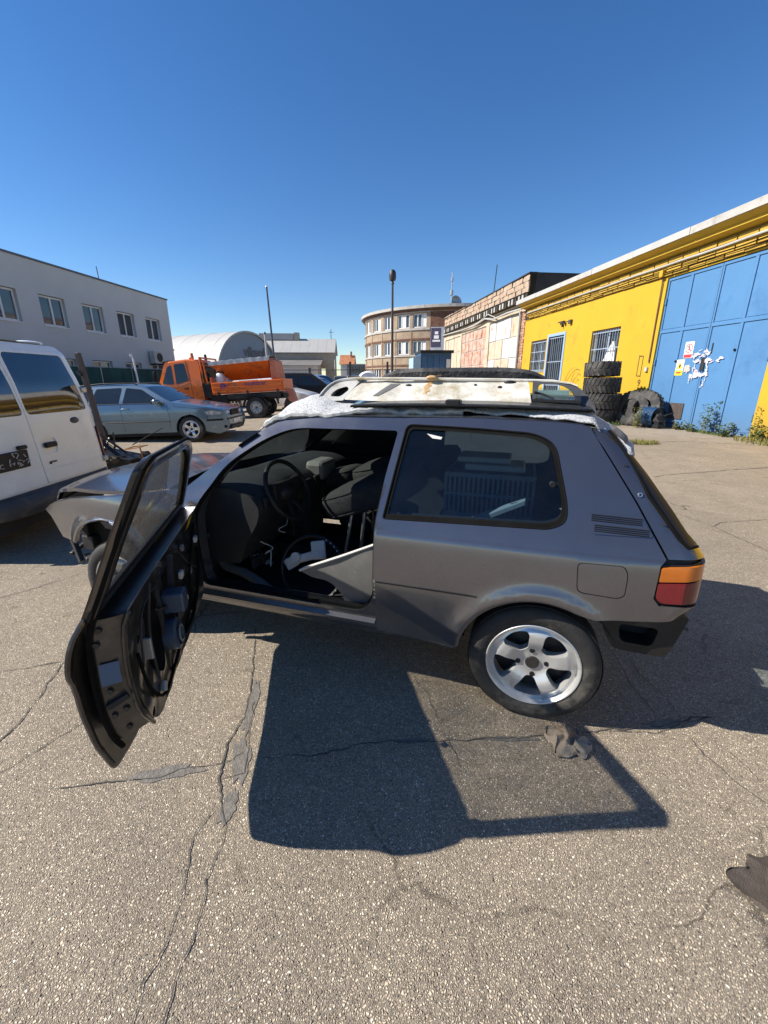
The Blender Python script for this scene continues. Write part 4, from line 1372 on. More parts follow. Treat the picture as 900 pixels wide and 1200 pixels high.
# ------------------------------------------------------------------ wheels
def make_wheel(parent, c, side, Rt, width, Rr, spokes=5, phase=90, detail=True, rimm=None, bolts=4, name='wheel', win=(0.36, 0.85, 14, 25)):
    """tyre with rim, spokes, hub and bolts as children; axis along the local y, side=+1 outside is +y"""
    w = width / 2
    b = MB()
    prof = [(Rr * .97, -w * .86), (Rr * 1.02, -w * .95), (Rr + (Rt - Rr) * .45, -w), (Rt * .965, -w * .90), (Rt * .992, -w * .72), (Rt, -w * .45), (Rt, 0), (Rt, w * .45), (Rt * .992, w * .72), (Rt * .965, w * .90), (Rr + (Rt - Rr) * .62, w * .985), (Rr + (Rt - Rr) * .45, w), (Rr + (Rt - Rr) * .3, w * .985), (Rr * 1.03, w * .94), (Rr * .99, w * .88)]
    b.lathe([(r, h * side) for r, h in prof], (0, 0, 0), (0, 1, 0), 56 if detail else 24)
    if detail:
        for k in range(4):
            h = (-.5 + k / 3) * w * 1.0
            b.lathe([(Rt + .001, h - .004), (Rt + .0035, h - .004), (Rt + .0035, h + .022), (Rt + .001, h + .022)], (0, 0, 0), (0, 1, 0), 56)
    tyre = b.build(name, TYRE, parent, True, 50)
    tyre.location = c
    rm = rimm or ALLOY
    o = side
    b = MB()
    b.lathe([(Rr * .985, w * .86 * o), (Rr * 1.0, w * .93 * o), (Rr * .985, w * .96 * o), (Rr * .965, w * .95 * o), (Rr * .935, w * .84 * o), (Rr * .905, w * .55 * o), (Rr * .86, -w * .8 * o), (Rr * .93, -w * .86 * o)], (0, 0, 0), (0, 1, 0), 56 if detail else 24)
    b.build('rim', rm, tyre, True, 40)
    # spoked disc
    r_in, r_out, h_in, h_out = win
    holes = []
    for k in range(spokes):
        a = phase + (k + .5) * 360 / spokes
        pts = [(Rr * r_in, a - h_in), (Rr * r_out * .97, a - h_out), (Rr * r_out * 1.005, a), (Rr * r_out * .97, a + h_out), (Rr * r_in, a + h_in)]
        poly = [(r * cos(R(t)), r * sin(R(t))) for r, t in pts]
        holes.append(rounded(poly, [Rr * .06, Rr * .16, Rr * .25, Rr * .16, Rr * .06], 5))
    circ = [(Rr * .925 * cos(t), Rr * .925 * sin(t)) for t in np.linspace(0, 2 * pi, 49)[:-1]]

    def disc(u, v, d):
        r = hypot(u, v) / Rr
        y = w * (.62 + .16 * smoothstep(.28, .6, r) - .10 * smoothstep(.72, .90, r))
        a = math.degrees(atan2(v, u)) - phase
        k = abs(((a + 180 / spokes) % (360 / spokes)) - 180 / spokes) / (180 / spokes)
        y += w * .10 * (1 - k * k) * smoothstep(.2, .5, r) * (1 - smoothstep(.75, .9, r))
        return Vector((u, (y - d) * o, v))
    panel('spoke_disc', circ, disc, rm, tyre, holes, .02 if detail else .05, .045, angle=45)
    b = MB()
    b.cyl((0, w * .60 * o, 0), (0, w * .70 * o, 0), Rr * .155, Rr * .145, 20)
    b.build('hub_cap', HUBK, tyre, True)
    if detail:
        for k in range(bolts):
            t = R(82 + 360 * k / bolts)
            b = MB(); b.cyl((Rr * .30 * cos(t), w * .6 * o, Rr * .30 * sin(t)), (Rr * .30 * cos(t), w * .685 * o, Rr * .30 * sin(t)), Rr * .058, n=10); b.build('bolt', BLACKP, tyre)
    b = MB(); b.cyl((0, -w * .3 * o, 0), (0, -w * .1 * o, 0), Rr * .852, n=32); b.cyl((0, -w * .1 * o, 0), (0, w * .3 * o, 0), Rr * .34, n=16)
    b.build('brake', DARKM, tyre)
    return tyre


# ------------------------------------------------------------------ the grey hatchback
ZK = [0, .15, .30, .45, .60, .70, .80, .86, .90, .94, 1.10, 1.30, 1.40]
YK = [.74, .765, .79, .812, .822, .821, .813, .802, .783, .762, .688, .585, .53]
_z = np.arange(-.3, 1.8, .004)
_y = np.interp(_z, ZK, YK)
_k = np.exp(-np.linspace(-2, 2, 31) ** 2); _k /= _k.sum()
_y = np.convolve(np.pad(_y, 15, 'edge'), _k, 'valid')
RW_C, FW_C = (.035, .295), (2.50, .325)


def Yb(x, z):
    y = float(np.interp(z, _z, _y))
    if x > 1.9:
        y -= .15 * ((x - 1.9) / 1.25) ** 2
    if x < 0:
        y -= .045 * min(1, (x / .6) ** 2)
    if .25 < z < .72:
        for (cx, cz), r0 in ((RW_C, .355), (FW_C, .410)):
            r = hypot(x - cx, z - cz)
            y += .020 * math.exp(-((r - r0) / .042) ** 2)
    y -= .0035 * smoothstep(.852, .860, z)
    y -= .004 * smoothstep(.604, .612, z) * (x < .78) * 0
    return y


RC_ = .10


def x0z(z):
    x = -.458 + float(np.interp(z, [.86, .94, 1.033, 1.145, 1.242, 1.302, 1.36], [0, .055, .12, .21, .295, .345, .41]))
    if z < .67:
        x += (.67 - z) * .9
    return x


def BL(x, z, d=0.0, s=1):
    """car side; beyond the rear corner u wraps round to the back"""
    x0 = x0z(z)
    if x >= x0:
        return Vector((x, s * (Yb(x, z) - d), z))
    a = min((x0 - x) / RC_, pi / 2)
    rest = max(0, (x0 - x) - RC_ * pi / 2)
    Y0 = Yb(x0, z)
    return Vector((x0 - (RC_ - d) * sin(a), s * (Y0 - RC_ + (RC_ - d) * cos(a) - rest), z))


def BRt(x, z, d=0.0):
    return BL(x, z, d, -1)


car = thing('hatchback_car', 'stripped dark grey three door hatchback with its driver door wide open', 'car', (.95, 2.342, 0), R(162))

arc_r = [(RW_C[0] + .338 * cos(R(t)), RW_C[1] + .338 * sin(R(t))) for t in range(6, 119, 6)]
QP = [(.777, .92), (.722, 1.333), (.705, 1.352), (.373, 1.361), (.069, 1.355), (-.06, 1.347), (-.094, 1.337), (-.122, 1.290), (-.281, 1.055), (-.398, .862), (-.380, .838), (-.374, .705), (-.398, .675), (-.545, .677), (-.64, .680), (-.64, .652), (-.55, .628), (-.47, .612), (-.30, .594), (-.18, .588)] + arc_r[::-1] + [(.40, .312), (.60, .318), (.779, .326)]
QW = rounded([(.755, .911), (.698, 1.322), (.40, 1.316), (.12, 1.302), (.035, 1.262), (-.028, 1.03), (-.03, .965), (.03, .934)], [.012, .03, .2, .12, .09, .15, .06, .07], 5)
FUEL = rounded([(-.084, .822), (-.258, .826), (-.275, .79), (-.274, .70), (-.25, .686), (-.095, .694)], [.02, .03, .03, .03, .03, .03], 4)
VENT = [(-.092, 1.018), (-.300, 1.012), (-.350, .938), (-.128, .934)]
panel('quarter_panel', QP, BL, PAINT, car, [QW, FUEL], .03, .02, [[(.774, .857), (-.392, .857)], [(.772, .851), (-.386, .851)], [(.77, .862), (-.395, .862)]], 24)
# swage line moulding groove
b = MB()
n = 24
for i in range(n):
    x0, x1 = lerp(.776, .30, i / n), lerp(.776, .30, (i + 1) / n)
    b.add([BL(x0, .604, -.0012), BL(x1, .604, -.0012), BL(x1, .611, -.0022), BL(x0, .611, -.0022), BL(x1, .614, 0), BL(x0, .614, 0)], [(0, 1, 2, 3), (3, 2, 4, 5)])
b.build('door_line_groove', BLACKP, car, False)
fl = panel('fuel_flap', [(c[0] * 1 + (-.18 - c[0]) * .030, c[1] + (.757 - c[1]) * .045) for c in FUEL], lambda u, v, d: BL(u, v, d + .003), PAINT, car, (), .04, .015)
panel('fuel_recess', [(c[0] + (c[0] + .18) * .1, c[1] + (c[1] - .757) * .1) for c in FUEL], lambda u, v, d: BL(u, v, d + .018), BLACKP, car, (), .06)
vt = panel('vent_plate', rounded(VENT, .015, 3), lambda u, v, d: BL(u, v, d - .004), PAINT, car, (), .04, .006)
for row, (z0, z1, xa, xb) in enumerate([(.985, 1.006, -.122, -.305), (.947, .968, -.135, -.332)]):
    for k in range(4):
        z = lerp(z0, z1, k / 3)
        b = MB()
        b.tube([BL(lerp(xa, xb, t), z - .006 * t, -.0045) for t in np.linspace(0, 1, 8)], .0026, 6)
        b.build('slot', BLACKP, vt)

# quarter window with its rubber frame
seal_in = [(c[0] + (.37 - c[0]) * .05, c[1] + (1.12 - c[1]) * .095) for c in QW]
qg = panel('quarter_window', QW, lambda u, v, d: BL(u, v, d + .012), QGLASS, car, (), .08)
panel('window_seal', QW, lambda u, v, d: BL(u, v, d + .004), RUBBER, qg, [seal_in], .05, .012)
b = MB(); b.tube([BL(c[0], c[1], .002) for c in resample(QW, .03)], .0045, 6, True); b.build('window_trim', RUBBER, qg)
b = MB(); b.cyl(BL(.035, 1.105, .002), BL(.035, 1.105, .03), .012, n=10); b.cyl(BL(.035, 1.105, .028), BL(-.02, 1.10, .02), .008, n=8); b.build('window_latch', BLACKP, qg)
b = MB(); b.add([BL(.60, 1.285, .0105), BL(.57, 1.265, .0105), BL(.53, 1.262, .0105), BL(.525, 1.272, .0105), BL(.56, 1.278, .0105)], [(0, 1, 2, 3, 4)]); b.build('torn_sticker', PALE, qg, False)

# rear lamp
TLO = rounded([(-.378, .838), (-.64, .862), (-.64, .684), (-.40, .678), (-.376, .705)], [.012, .0, .0, .03, .02], 4)
tl = panel('tail_light', TLO, lambda u, v, d: BL(u, v, d + .012), BLACKP, car, (), .03)
panel('amber_lens', rounded([(-.386, .830), (-.63, .854), (-.63, .796), (-.383, .774)], .006, 2), lambda u, v, d: BL(u, v, d + .002), AMBER, tl, (), .03, .014)
panel('red_lens', rounded([(-.382, .767), (-.478, .776), (-.478, .689), (-.403, .686), (-.381, .708)], [.006, .001, .001, .02, .012], 3), lambda u, v, d: BL(u, v, d + .002), RED, tl, (), .03, .014)
panel('red_reflector', rounded([(-.479, .776), (-.63, .789), (-.63, .692), (-.479, .689)], .001, 2), lambda u, v, d: BL(u, v, d + .003), RED2, tl, (), .03, .014)
panel('gap_backing', [(-.02, 1.33), (-.05, 1.28), (-.22, 1.05), (-.34, .88), (-.34, .64), (-.62, .64), (-.62, .90), (-.48, .92), (-.33, 1.09), (-.23, 1.27), (-.17, 1.325)], lambda u, v, d: BL(u, v, d + .022), BLACKP, car, (), .04)
# tailgate of the car itself (side flange, back, glass)
HS = [(-.102, 1.333), (-.130, 1.288), (-.289, 1.055), (-.406, .864), (-.50, .868), (-.64, .868), (-.64, .905), (-.478, .905), (-.440, .935), (-.325, 1.085), (-.232, 1.262), (-.175, 1.322)]
hp = panel('tailgate', HS, lambda u, v, d: BL(u, v, d + .001), PAINT, car, (), .03, .015)
for (x, z, r) in ((-.235, 1.195, .006), (-.293, 1.088, .010), (-.385, .985, .005)):
    b = MB(); b.lathe([(r, .001), (r * .9, .004), (r * .5, .004), (r * .45, .001)], BL(x, z, 0), (0, 1, .4), 14, False); b.build('screw', STEEL if r > .008 else DARKM, hp)
b = MB()


def rear(t, z, off=0.0):
    x0 = x0z(z); Y0 = Yb(x0, z) - .004
    return Vector((x0 - (RC_ - .004 - off) * (1 - abs(t) ** 6) ** .5 if abs(t) < 1 else x0, t * Y0, z))


b.grid(lambda a, c: rear(-1 + 2 * a, lerp(.905, 1.325, c), .004), 40, 14)
b.build('rear_window', QGLASS, hp)
b = MB(); b.grid(lambda a, c: rear(-.84 + 1.68 * a, lerp(.86, .905, c)), 30, 3); b.grid(lambda a, c: rear(-.84 + 1.68 * a, lerp(.655, .86, c), .003), 30, 6)
b.build('back_panel', PAINT, car)
# dark band between flange and glass
panel('glass_edge', [(-.178, 1.320), (-.235, 1.262), (-.328, 1.085), (-.443, .937), (-.48, .908), (-.56, .908), (-.50, .95), (-.40, 1.09), (-.30, 1.26), (-.25, 1.318)], lambda u, v, d: BL(u, v, d + .004), BLACKP, hp, (), .03)
b = MB(); b.tube([BL(x, z, -.002) for x, z in ((-.178, 1.322), (-.232, 1.262), (-.325, 1.085), (-.440, .937), (-.478, .906), (-.53, .906))], .006, 6); b.build('glass_seal', RUBBER, hp)

# bumper bracket left behind where the bumper is missing
BB = rounded([(-.20, .60), (-.235, .50), (-.275, .425), (-.46, .420), (-.485, .44), (-.53, .622)], [.01, .03, .03, .02, .02, .02], 3)
BH = rounded([(-.285, .548), (-.30, .465), (-.42, .462), (-.435, .55)], .025, 4)
bb = panel('bumper_bracket', BB, lambda u, v, d: Vector((u, .755 - d, v)), mat('dirty_black_plastic', (.013, .011, .010), .6, var=.4, vscale=12, dirt=(.045, .036, .027), dscale=7, damt=.4), car, [BH], .05, .30)
b = MB(); b.box((-.46, .46, .44), (-.27, .66, .58)); b.build('bracket_back', INTER, bb, False)
b = MB(); b.tube([(-.50, .74, .565), (-.535, .735, .56), (-.54, .73, .55)], .006, 6); b.build('clip', DARKM, bb)
b = MB(); b.box((-.42, -.66, .53), (-.25, .44, .64)); b.build('rear_crossmember', DARKM, car, False)

# door aperture: sill, pillars, roof rail
OPEN = rounded([(1.840, .405), (1.845, .86), (1.672, 1.092), (1.459, 1.231), (1.30, 1.290), (.738, 1.294), (.775, 1.06), (.793, .909), (.797, .50), (.86, .405)], [.05, .10, .1, .1, .08, .02, .03, .03, .10, .06], 5)
APO = [(1.935, .335), (1.935, .943), (1.70, 1.117), (1.47, 1.279), (1.369, 1.328), (1.2, 1.345), (1.09, 1.351), (.73, 1.356), (.706, 1.352), (.722, 1.333), (.776, .92), (.7785, .335)]
panel('door_aperture', APO, lambda u, v, d: BL(u, v, d + .004 + .022 * (1 - smoothstep(.96, 1.12, v))), PAINT, car, [OPEN], .04, .10, angle=40)
b = MB(); b.tube([BL(c[0], c[1], .05) for c in resample(OPEN, .03)], .011, 7, True); b.build('aperture_seal', RUBBER, car)
sill = [(1.935, .300), (1.935, .352), (.79, .362), (.70, .325), (.405, .312), (.41, .296)]
panel('sill', sill, lambda u, v, d: BL(u, v, d + .002 + .015 * smoothstep(.33, .30, v)), PAINT, car, (), .03, .05)
b = MB(); b.grid(lambda a, c: BL(lerp(1.93, .79, a), .362 + .05 * c, .0 + .09 * c), 12, 4); b.build('sill_step', JAMB, car)
b = MB(); b.grid(lambda a, c: BL(lerp(1.80, .86, a), .398 + .004, .03 + .10 * c) + Vector((0, 0, .012 * sin(c * pi))), 12, 4); b.build('tread_plate', BLACKP, car)
for k in range(5):
    b = MB(); b.cyl(BL(.785, .60 - .022 * k, .022), BL(.785, .60 - .022 * k, .012), .005 if k % 2 else .008, n=7); b.build('striker_bolt', STEEL, car)

# front wing
arc_f = [(FW_C[0] + .40 * cos(R(t)), FW_C[1] + .40 * sin(R(t))) for t in range(30, 176, 6)]
WING = [(1.94, .36), (1.94, .946), (2.42, .872), (2.83, .815), (3.07, .752), (3.19, .692), (3.12, .655), (3.075, .60), (3.03, .525)] + [(2.92, .520)] + arc_f + [(2.09, .345)]
wg = panel('front_wing', WING, BL, PAINT, car, (), .025, .025, [[(1.94, .857), (2.6, .80), (3.12, .69)]], 26)
b = MB()
wt = smooth_line([(1.94, .946), (2.42, .872), (2.83, .815), (3.07, .752), (3.19, .692)], 6)
for i in range(len(wt) - 1):
    p0, p1 = BL(*wt[i]), BL(*wt[i + 1])
    q0, q1 = p0 + Vector((0, -.022, .006)), p1 + Vector((0, -.022, .006))
    r0, r1 = p0 + Vector((0, -.07, -.018)), p1 + Vector((0, -.07, -.018))
    b.add([p0, p1, q1, q0, r1, r0], [(0, 1, 2, 3), (3, 2, 4, 5)])
b.build('wing_edge', PAINT, wg)
b = MB(); b.tube([Vector((x, Yb(x, z) - .004, z)) for x, z in arc_f], .008, 6); b.build('arch_lip', PAINT, wg)

zt_x = [-.12, -.06, .07, .37, .73, 1.09, 1.2, 1.369, 1.42]
zt_z = [1.330, 1.346, 1.355, 1.361, 1.356, 1.351, 1.345, 1.328, 1.315]


def zt(x):
    return float(np.interp(x, zt_x, zt_z))


b = MB()
b.grid(lambda a, c: Vector((lerp(1.42, -.13, a), (-1 + 2 * c) * (Yb(lerp(1.42, -.13, a), zt(lerp(1.42, -.13, a))) + .002), zt(lerp(1.42, -.13, a)) + .036 * (1 - abs(-1 + 2 * c) ** 2.6))), 26, 26)
b.build('roof', PAINT, car)
b = MB(); b.grid(lambda a, c: Vector((lerp(1.38, -.08, a), (-1 + 2 * c) * .50, zt(lerp(1.38, -.08, a)) - .02 + .02 * (1 - (-1 + 2 * c) ** 2))), 10, 8); b.build('headliner', mat('headliner_cloth', (.10, .10, .10), .95), car)
# windscreen


def WS(a, c):
    z = lerp(.945, 1.318, c)
    t = -1 + 2 * a
    xe = lerp(1.93, 1.405, c)
    return Vector((xe + .07 * (1 - t * t) * (1 - .4 * c), t * (Yb(xe, z) - .045), z + .02 * (1 - t * t) * c))


b = MB(); b.grid(WS, 20, 10)
ws = b.build('windscreen', WGLASS, car)
b = MB(); b.tube([WS(0, c) for c in np.linspace(0, 1, 10)], .012, 6); b.tube([WS(a, 1) for a in np.linspace(0, 1, 14)], .012, 6); b.tube([WS(1, c) for c in np.linspace(0, 1, 10)], .012, 6); b.build('windscreen_seal', RUBBER, ws)
b = MB(); b.bar(BL(1.60, 1.19, -.004), BL(1.50, 1.255, -.004), .010, .012); b.build('trim_clip', RUBBER, ws)
b = MB(); b.grid(lambda a, c: Vector((lerp(1.90, 2.08, c) + .07 * (1 - (-1 + 2 * a) ** 2), (-1 + 2 * a) * .70, .935 - .02 * c)), 14, 3); b.build('cowl', BLACKP, car)
for k, y in enumerate((.25, -.3)):
    b = MB(); b.tube([(2.07, y, .945), (2.02, y - .12, .965), (1.99, y - .50, .97)], .007, 6); b.build('wiper', BLACKP, car)

# bonnet, unlatched and standing slightly proud
zf_x = [1.93, 2.42, 2.83, 3.07, 3.19]
zf_z = [.949, .876, .819, .754, .689]


def HD(a, c, d=0.0):
    x = lerp(2.03, 3.135, a)
    t = -1 + 2 * c
    zf = float(np.interp(x, zf_x, zf_z))
    lift = .012 + .075 * smoothstep(2.2, 3.3, x)
    yy = (Yb(x, zf) - .035) * (1 - .05 * smoothstep(.8, 1, a))
    return Vector((x + .05 * (1 - t * t) * smoothstep(.5, 1, a), t * yy, zf + lift + .055 * (1 - abs(t) ** 2.4) - .035 * smoothstep(.92, 1.0, a) - d))


b = MB(); b.grid(lambda a, c: HD(a, c), 22, 22)
bn_ = b.build('bonnet', PAINT, car)
b = MB()
for s in (0, 1):
    P = [HD(a, s) for a in np.linspace(0, 1, 16)]
    for i in range(15):
        b.add([P[i], P[i + 1], P[i + 1] - Vector((0, 0, .022)), P[i] - Vector((0, 0, .022))], [(0, 1, 2, 3)])
P = [HD(1, c) for c in np.linspace(0, 1, 16)]
for i in range(15):
    b.add([P[i], P[i + 1], P[i + 1] - Vector((.015, 0, .03)), P[i] - Vector((.015, 0, .03))], [(0, 1, 2, 3)])
b.build('bonnet_edge', PAINT, bn_)
b = MB(); b.grid(lambda a, c: HD(a, .02 + .96 * c, .03), 10, 10); b.build('bonnet_liner', INTER, bn_)
b = MB(); b.box((1.96, -.62, .30), (2.14, .62, .90)); b.box((2.14, -.60, .30), (2.98, .54, .62)); b.box((2.95, -.60, .42), (3.02, .58, .66)); b.build('engine_bay', INTER, car, False)
b = MB(); b.box((2.90, .40, .40), (3.0, .60, .50)); b.bar((3.0, .66, .52), (2.9, .70, .36), .03, .05); b.bar((2.98, .60, .36), (2.84, .68, .34), .04, .03); b.bar((3.05, .5, .44), (3.0, .69, .40), .025, .025); b.build('bumper_mount', DARKM, car, False, bevel=.006)
b = MB(); b.box((1.93, .30, .33), (1.95, .70, .90)); b.build('bulkhead', INTER, car, False)

# wheel arches, floor and underbody
for (c, r, name, A0, A1) in ((RW_C, .352, 'rear_arch_liner', -2, 150), (FW_C, .41, 'front_arch_liner', 62, 182)):
    for s in (1, -1):
        b = MB()
        b.grid(lambda a, q: Vector((c[0] + (r - .0) * cos(R(lerp(A0, A1, a))), s * lerp(.50, .765, q), c[1] + r * sin(R(lerp(A0, A1, a))))), 22, 2)
        b.add([Vector((c[0] + r * cos(R(t)), s * .5, c[1] + r * sin(R(t)))) for t in np.linspace(max(0, A0), min(180, A1), 16)], [tuple(range(16))])
        b.build(name, INTER, car)
b = MB(); b.box((.36, -.66, .29), (1.94, .66, .315)); b.box((.5, -.14, .316), (1.93, .14, .43)); b.build('floor_pan', INTER, car, False)
b = MB(); b.box((-.42, -.50, .46), (.34, .50, .62)); b.build('boot_floor', INTER, car, False)
b = MB(); b.cyl((.06, -.62, .27), (.06, .62, .27), .035, n=10); b.box((-.1, -.2, .18), (.5, .2, .27)); b.cyl((2.47, -.62, .28), (2.47, .62, .28), .03, n=8); b.box((1.3, -.6, .24), (2.0, .6, .288)); b.build('axle', DARKM, car, False)
# inner side linings with window openings
panel('left_lining', [(.745, .40), (.74, .92), (.69, 1.30), (.0, 1.32), (-.30, 1.0), (-.36, .68), (-.1, .66), (.38, .60), (.45, .40)], lambda u, v, d: Vector((u, Yb(max(u, -.3), v) - .075, v)), INTER, car, [[(c[0] + (.37 - c[0]) * .03, c[1] + (1.12 - c[1]) * .05) for c in QW]], .08)
RWIN1 = rounded([(1.74, .965), (1.40, 1.240), (1.28, 1.29), (.80, 1.305), (.85, .935)], [.03, .1, .05, .03, .03], 3)
RS = [(1.94, .31), (1.94, .946), (1.70, 1.117), (1.47, 1.279), (1.369, 1.328), (1.2, 1.345), (.73, 1.356), (.373, 1.361), (.069, 1.355), (-.094, 1.337), (-.281, 1.055), (-.40, .862), (-.64, .862), (-.64, .652), (-.47, .612), (-.18, .588)] + arc_r[::-1] + [(.40, .312)]
rsd = panel('right_side', RS, BRt, PAINT, car, [RWIN1, QW], .06, .02)
panel('right_window', RWIN1, lambda u, v, d: BRt(u, v, d + .012), GLASSD, rsd, (), .1)
panel('right_window', QW, lambda u, v, d: BRt(u, v, d + .012), RQGLASS, rsd, (), .1)
panel('right_wing', WING, BRt, PAINT, car, (), .06, .025)
panel('right_lining', [(1.9, .33), (1.9, .92), (.0, .93), (-.36, .68), (.38, .40)], lambda u, v, d: Vector((u, -(Yb(max(u, -.3), v) - .07), v)), INTER, car, (), .1)

# wheels
rwl = make_wheel(car, (.035, .708, .290), 1, .290, .19, .207)
fwl = make_wheel(car, (2.47, .700, .290), 1, .290, .19, .207)
for src, loc in ((rwl, (.035, -.708, .29)), (fwl, (2.47, -.70, .29))):
    c = copy_tree(src, car)
    c.location = loc
    c.rotation_euler = (0, 0, pi)
for w_ in (rwl,):
    w_.rotation_euler = (0, R(-3), 0)

# ---- dashboard, steering wheel
dp = [(1.95, .50), (1.955, .945), (1.86, .965), (1.66, .960), (1.55, .925), (1.50, .86), (1.52, .78), (1.60, .66), (1.66, .52)]
dp = rounded(dp, [.01, .01, .04, .05, .06, .05, .05, .04, .02], 4)
b = MB()
for i in range(24):
    y0, y1 = lerp(.66, -.66, i / 24), lerp(.66, -.66, (i + 1) / 24)
    def pt(u, v, y):
        k = math.exp(-((y - .36) / .17) ** 2) * smoothstep(.80, .95, v)
        return Vector((u - .07 * k, y, v + .035 * k - .012 * (abs(y) / .66) ** 3))
    n = len(dp)
    b.add([pt(u, v, y0) for u, v in dp] + [pt(u, v, y1) for u, v in dp], [(j, (j + 1) % n, n + (j + 1) % n, n + j) for j in range(n)] + ([tuple(range(n))] if i == 0 else []))
da = b.build('dashboard', DASH, car, True, 50)
b = MB(); b.box((1.48, .20, .845), (1.53, .52, .955)); b.build('instrument_cluster', BLACKP, da, False, bevel=.012)
for y in (.56, .12, -.05):
    b = MB(); b.box((1.485, y - .055, .84), (1.51, y + .055, .90)); b.build('air_vent', BLACKP, da, False, bevel=.008)
b = MB()
for k in range(7):
    b.bar((1.88 - .006 * k, .40 - .02 * k, .968), (1.83 - .006 * k, .40 - .02 * k, .969), .006, .004)
b.build('demister_vent', BLACKP, da, False)
b = MB(); b.box((1.52, -.16, .46), (1.72, .10, .82)); b.build('centre_stack', INTER, da, False, bevel=.02)
b = MB(); b.box((1.46, -.28, .85), (1.60, -.05, .985)); b.build('loose_vent_housing', GREYTRIM, da, False, bevel=.03)
rs = random.Random(21)
for k in range(9):
    b = MB()
    p = Vector((1.66, rs.uniform(.1, .6), rs.uniform(.62, .78)))
    path = [p]
    for q in range(5):
        p = p + Vector((rs.uniform(-.05, .02), rs.uniform(-.07, .07), rs.uniform(-.09, .01)))
        path.append(p)
    b.tube(smooth_line(path, 4), .0035, 5)
    b.build('loose_wire', [RUBBER, RED, PALE, DARKM][k % 4] if k % 4 != 1 else mat('red_wire_%d' % k, (.18, .02, .02), .5), da)
swc, swn = Vector((1.475, .385, .895)), Vector((-.90, .05, .44)).normalized()
sx, sy, _ = frame_of(swn)
b = MB(); b.tube([swc + (sx * cos(t) + sy * sin(t)) * .185 for t in np.linspace(0, 2 * pi, 41)[:-1]], .0135, 10, True)
sw = b.build('steering_wheel', BLACKP, car)
b = MB(); b.ball(swc - swn * .03, .06, .085, .06, 14, 8); b.build('horn_pad', BLACKP, sw)
for a in (20, 160, 250, 290):
    b = MB(); b.bar(swc - swn * .025, swc + (sx * cos(R(a)) + sy * sin(R(a))) * .18, .035, .012, up=swn); b.build('spoke', BLACKP, sw, False, bevel=.004)
b = MB(); b.cyl(swc - swn * .04, swc - swn * .22, .035, n=12); b.build('steering_column', INTER, sw)
for y in (.28, .38, .48):
    b = MB(); b.bar((1.78, y, .62), (1.70, y, .42), .02, .012); b.box((1.68, y - .035, .40), (1.70, y + .035, .47)); b.build('pedal', DARKM, car, False, bevel=.004)


def superq(d, p=4):
    return (abs(d.x) ** p + abs(d.y) ** p + abs(d.z) ** p) ** (-1 / p)


def cushion(name, c, size, ry, m, parent, rz=0.0, p=4, piping=True):
    b = MB()
    b.ball((0, 0, 0), size[0], size[1], size[2], 28, 16, lambda d: superq(d, p) * (1 + .012 * nz(d.x * 4 + c[0] * 7, d.y * 4, d.z * 4)))
    o = b.build(name, m, parent, True, 80)
    o.location = c
    o.rotation_euler = (0, R(ry), R(rz))
    if piping:
        b = MB()
        for s in (-1, 1):
            pts = [(size[0] * .96 * cos(t) * superq(Vector((cos(t), sin(t), 0)), p), size[1] * .96 * sin(t) * superq(Vector((cos(t), sin(t), 0)), p), s * size[2] * .62) for t in np.linspace(0, 2 * pi, 49)[:-1]]
            b.tube(pts, .006, 6, True)
        b.build('piping', m, o)
    return o


st = cushion('seat_back', (1.02, .10, .86), (.32, .25, .095), 20, FABRIC, car)
cushion('headrest', (1.40, -.28, .85), (.13, .14, .06), 15, FABRIC, car)
cushion('seat_back', (.93, -.32, .94), (.38, .25, .09), 14, FABRIC, car)
cushion('seat_cushion', (1.15, -.36, .55), (.28, .25, .10), -6, FABRIC, car)
cushion('rear_bench', (.36, 0, .66), (.26, .60, .10), -8, FABRIC, car)
for (p0, p1) in (((1.10, .30, .78), (1.14, .34, .50)), ((1.02, .30, .80), (1.05, .34, .42)), ((1.14, .34, .50), (.92, .34, .46)), ((1.10, -.08, .78), (1.12, -.1, .42))):
    b = MB(); b.cyl(p0, p1, .011, n=8); b.build('seat_rail', STEEL, car)
b = MB(); b.bar((1.18, .31, .755), (.98, .31, .80), .02, .012); b.build('seat_rail', STEEL, car, False)

# ---- the open driver door, built closed and swung about its hinges
HX, HY = 1.925, .80
door_open = R(-58.6)


def DL(u, v, d=0.0):
    p = BL(u, v, d)
    return Vector((u - HX, p.y - HY, v))


def DSK(u, v, d=0.0):
    return DL(u, v, d - .024 * smoothstep(1.3, .75, u) * smoothstep(.96, .72, v))


skin = [(1.925, .42), (1.930, .70), (1.922, .905), (.715, .890)] + [(.690, .82), (.686, .74), (.706, .70), (.712, .66), (.716, .56), (.724, .46), (.755, .335), (.90, .312), (1.84, .375)]
door = panel('driver_door', rounded(skin, [.03, .02, .01, .02, .02, .02, .01, .01, .03, .03, .02, .05, .04], 3), DSK, PAINT, car, (), .025, .016, [[(1.88, .857), (.71, .857)]], 26, True)
door.location = (HX, HY, 0)
door.rotation_euler = (0, 0, door_open)
SKR = rounded(skin, [.03, .02, .01, .02, .02, .02, .01, .01, .03, .03, .02, .05, .04], 3)
panel('door_flange', [(c[0] + (1.3 - c[0]) * .006, c[1] + (.62 - c[1]) * .01) for c in SKR], lambda u, v, d: DSK(u, v, d + .0185), BLACKPAINT, door, (), .04)
b = MB(); b.tube([DSK(c[0], c[1], .009) for c in resample(SKR, .02)], .0085, 7, True); b.build('skin_hem', BLACKPAINT, door)
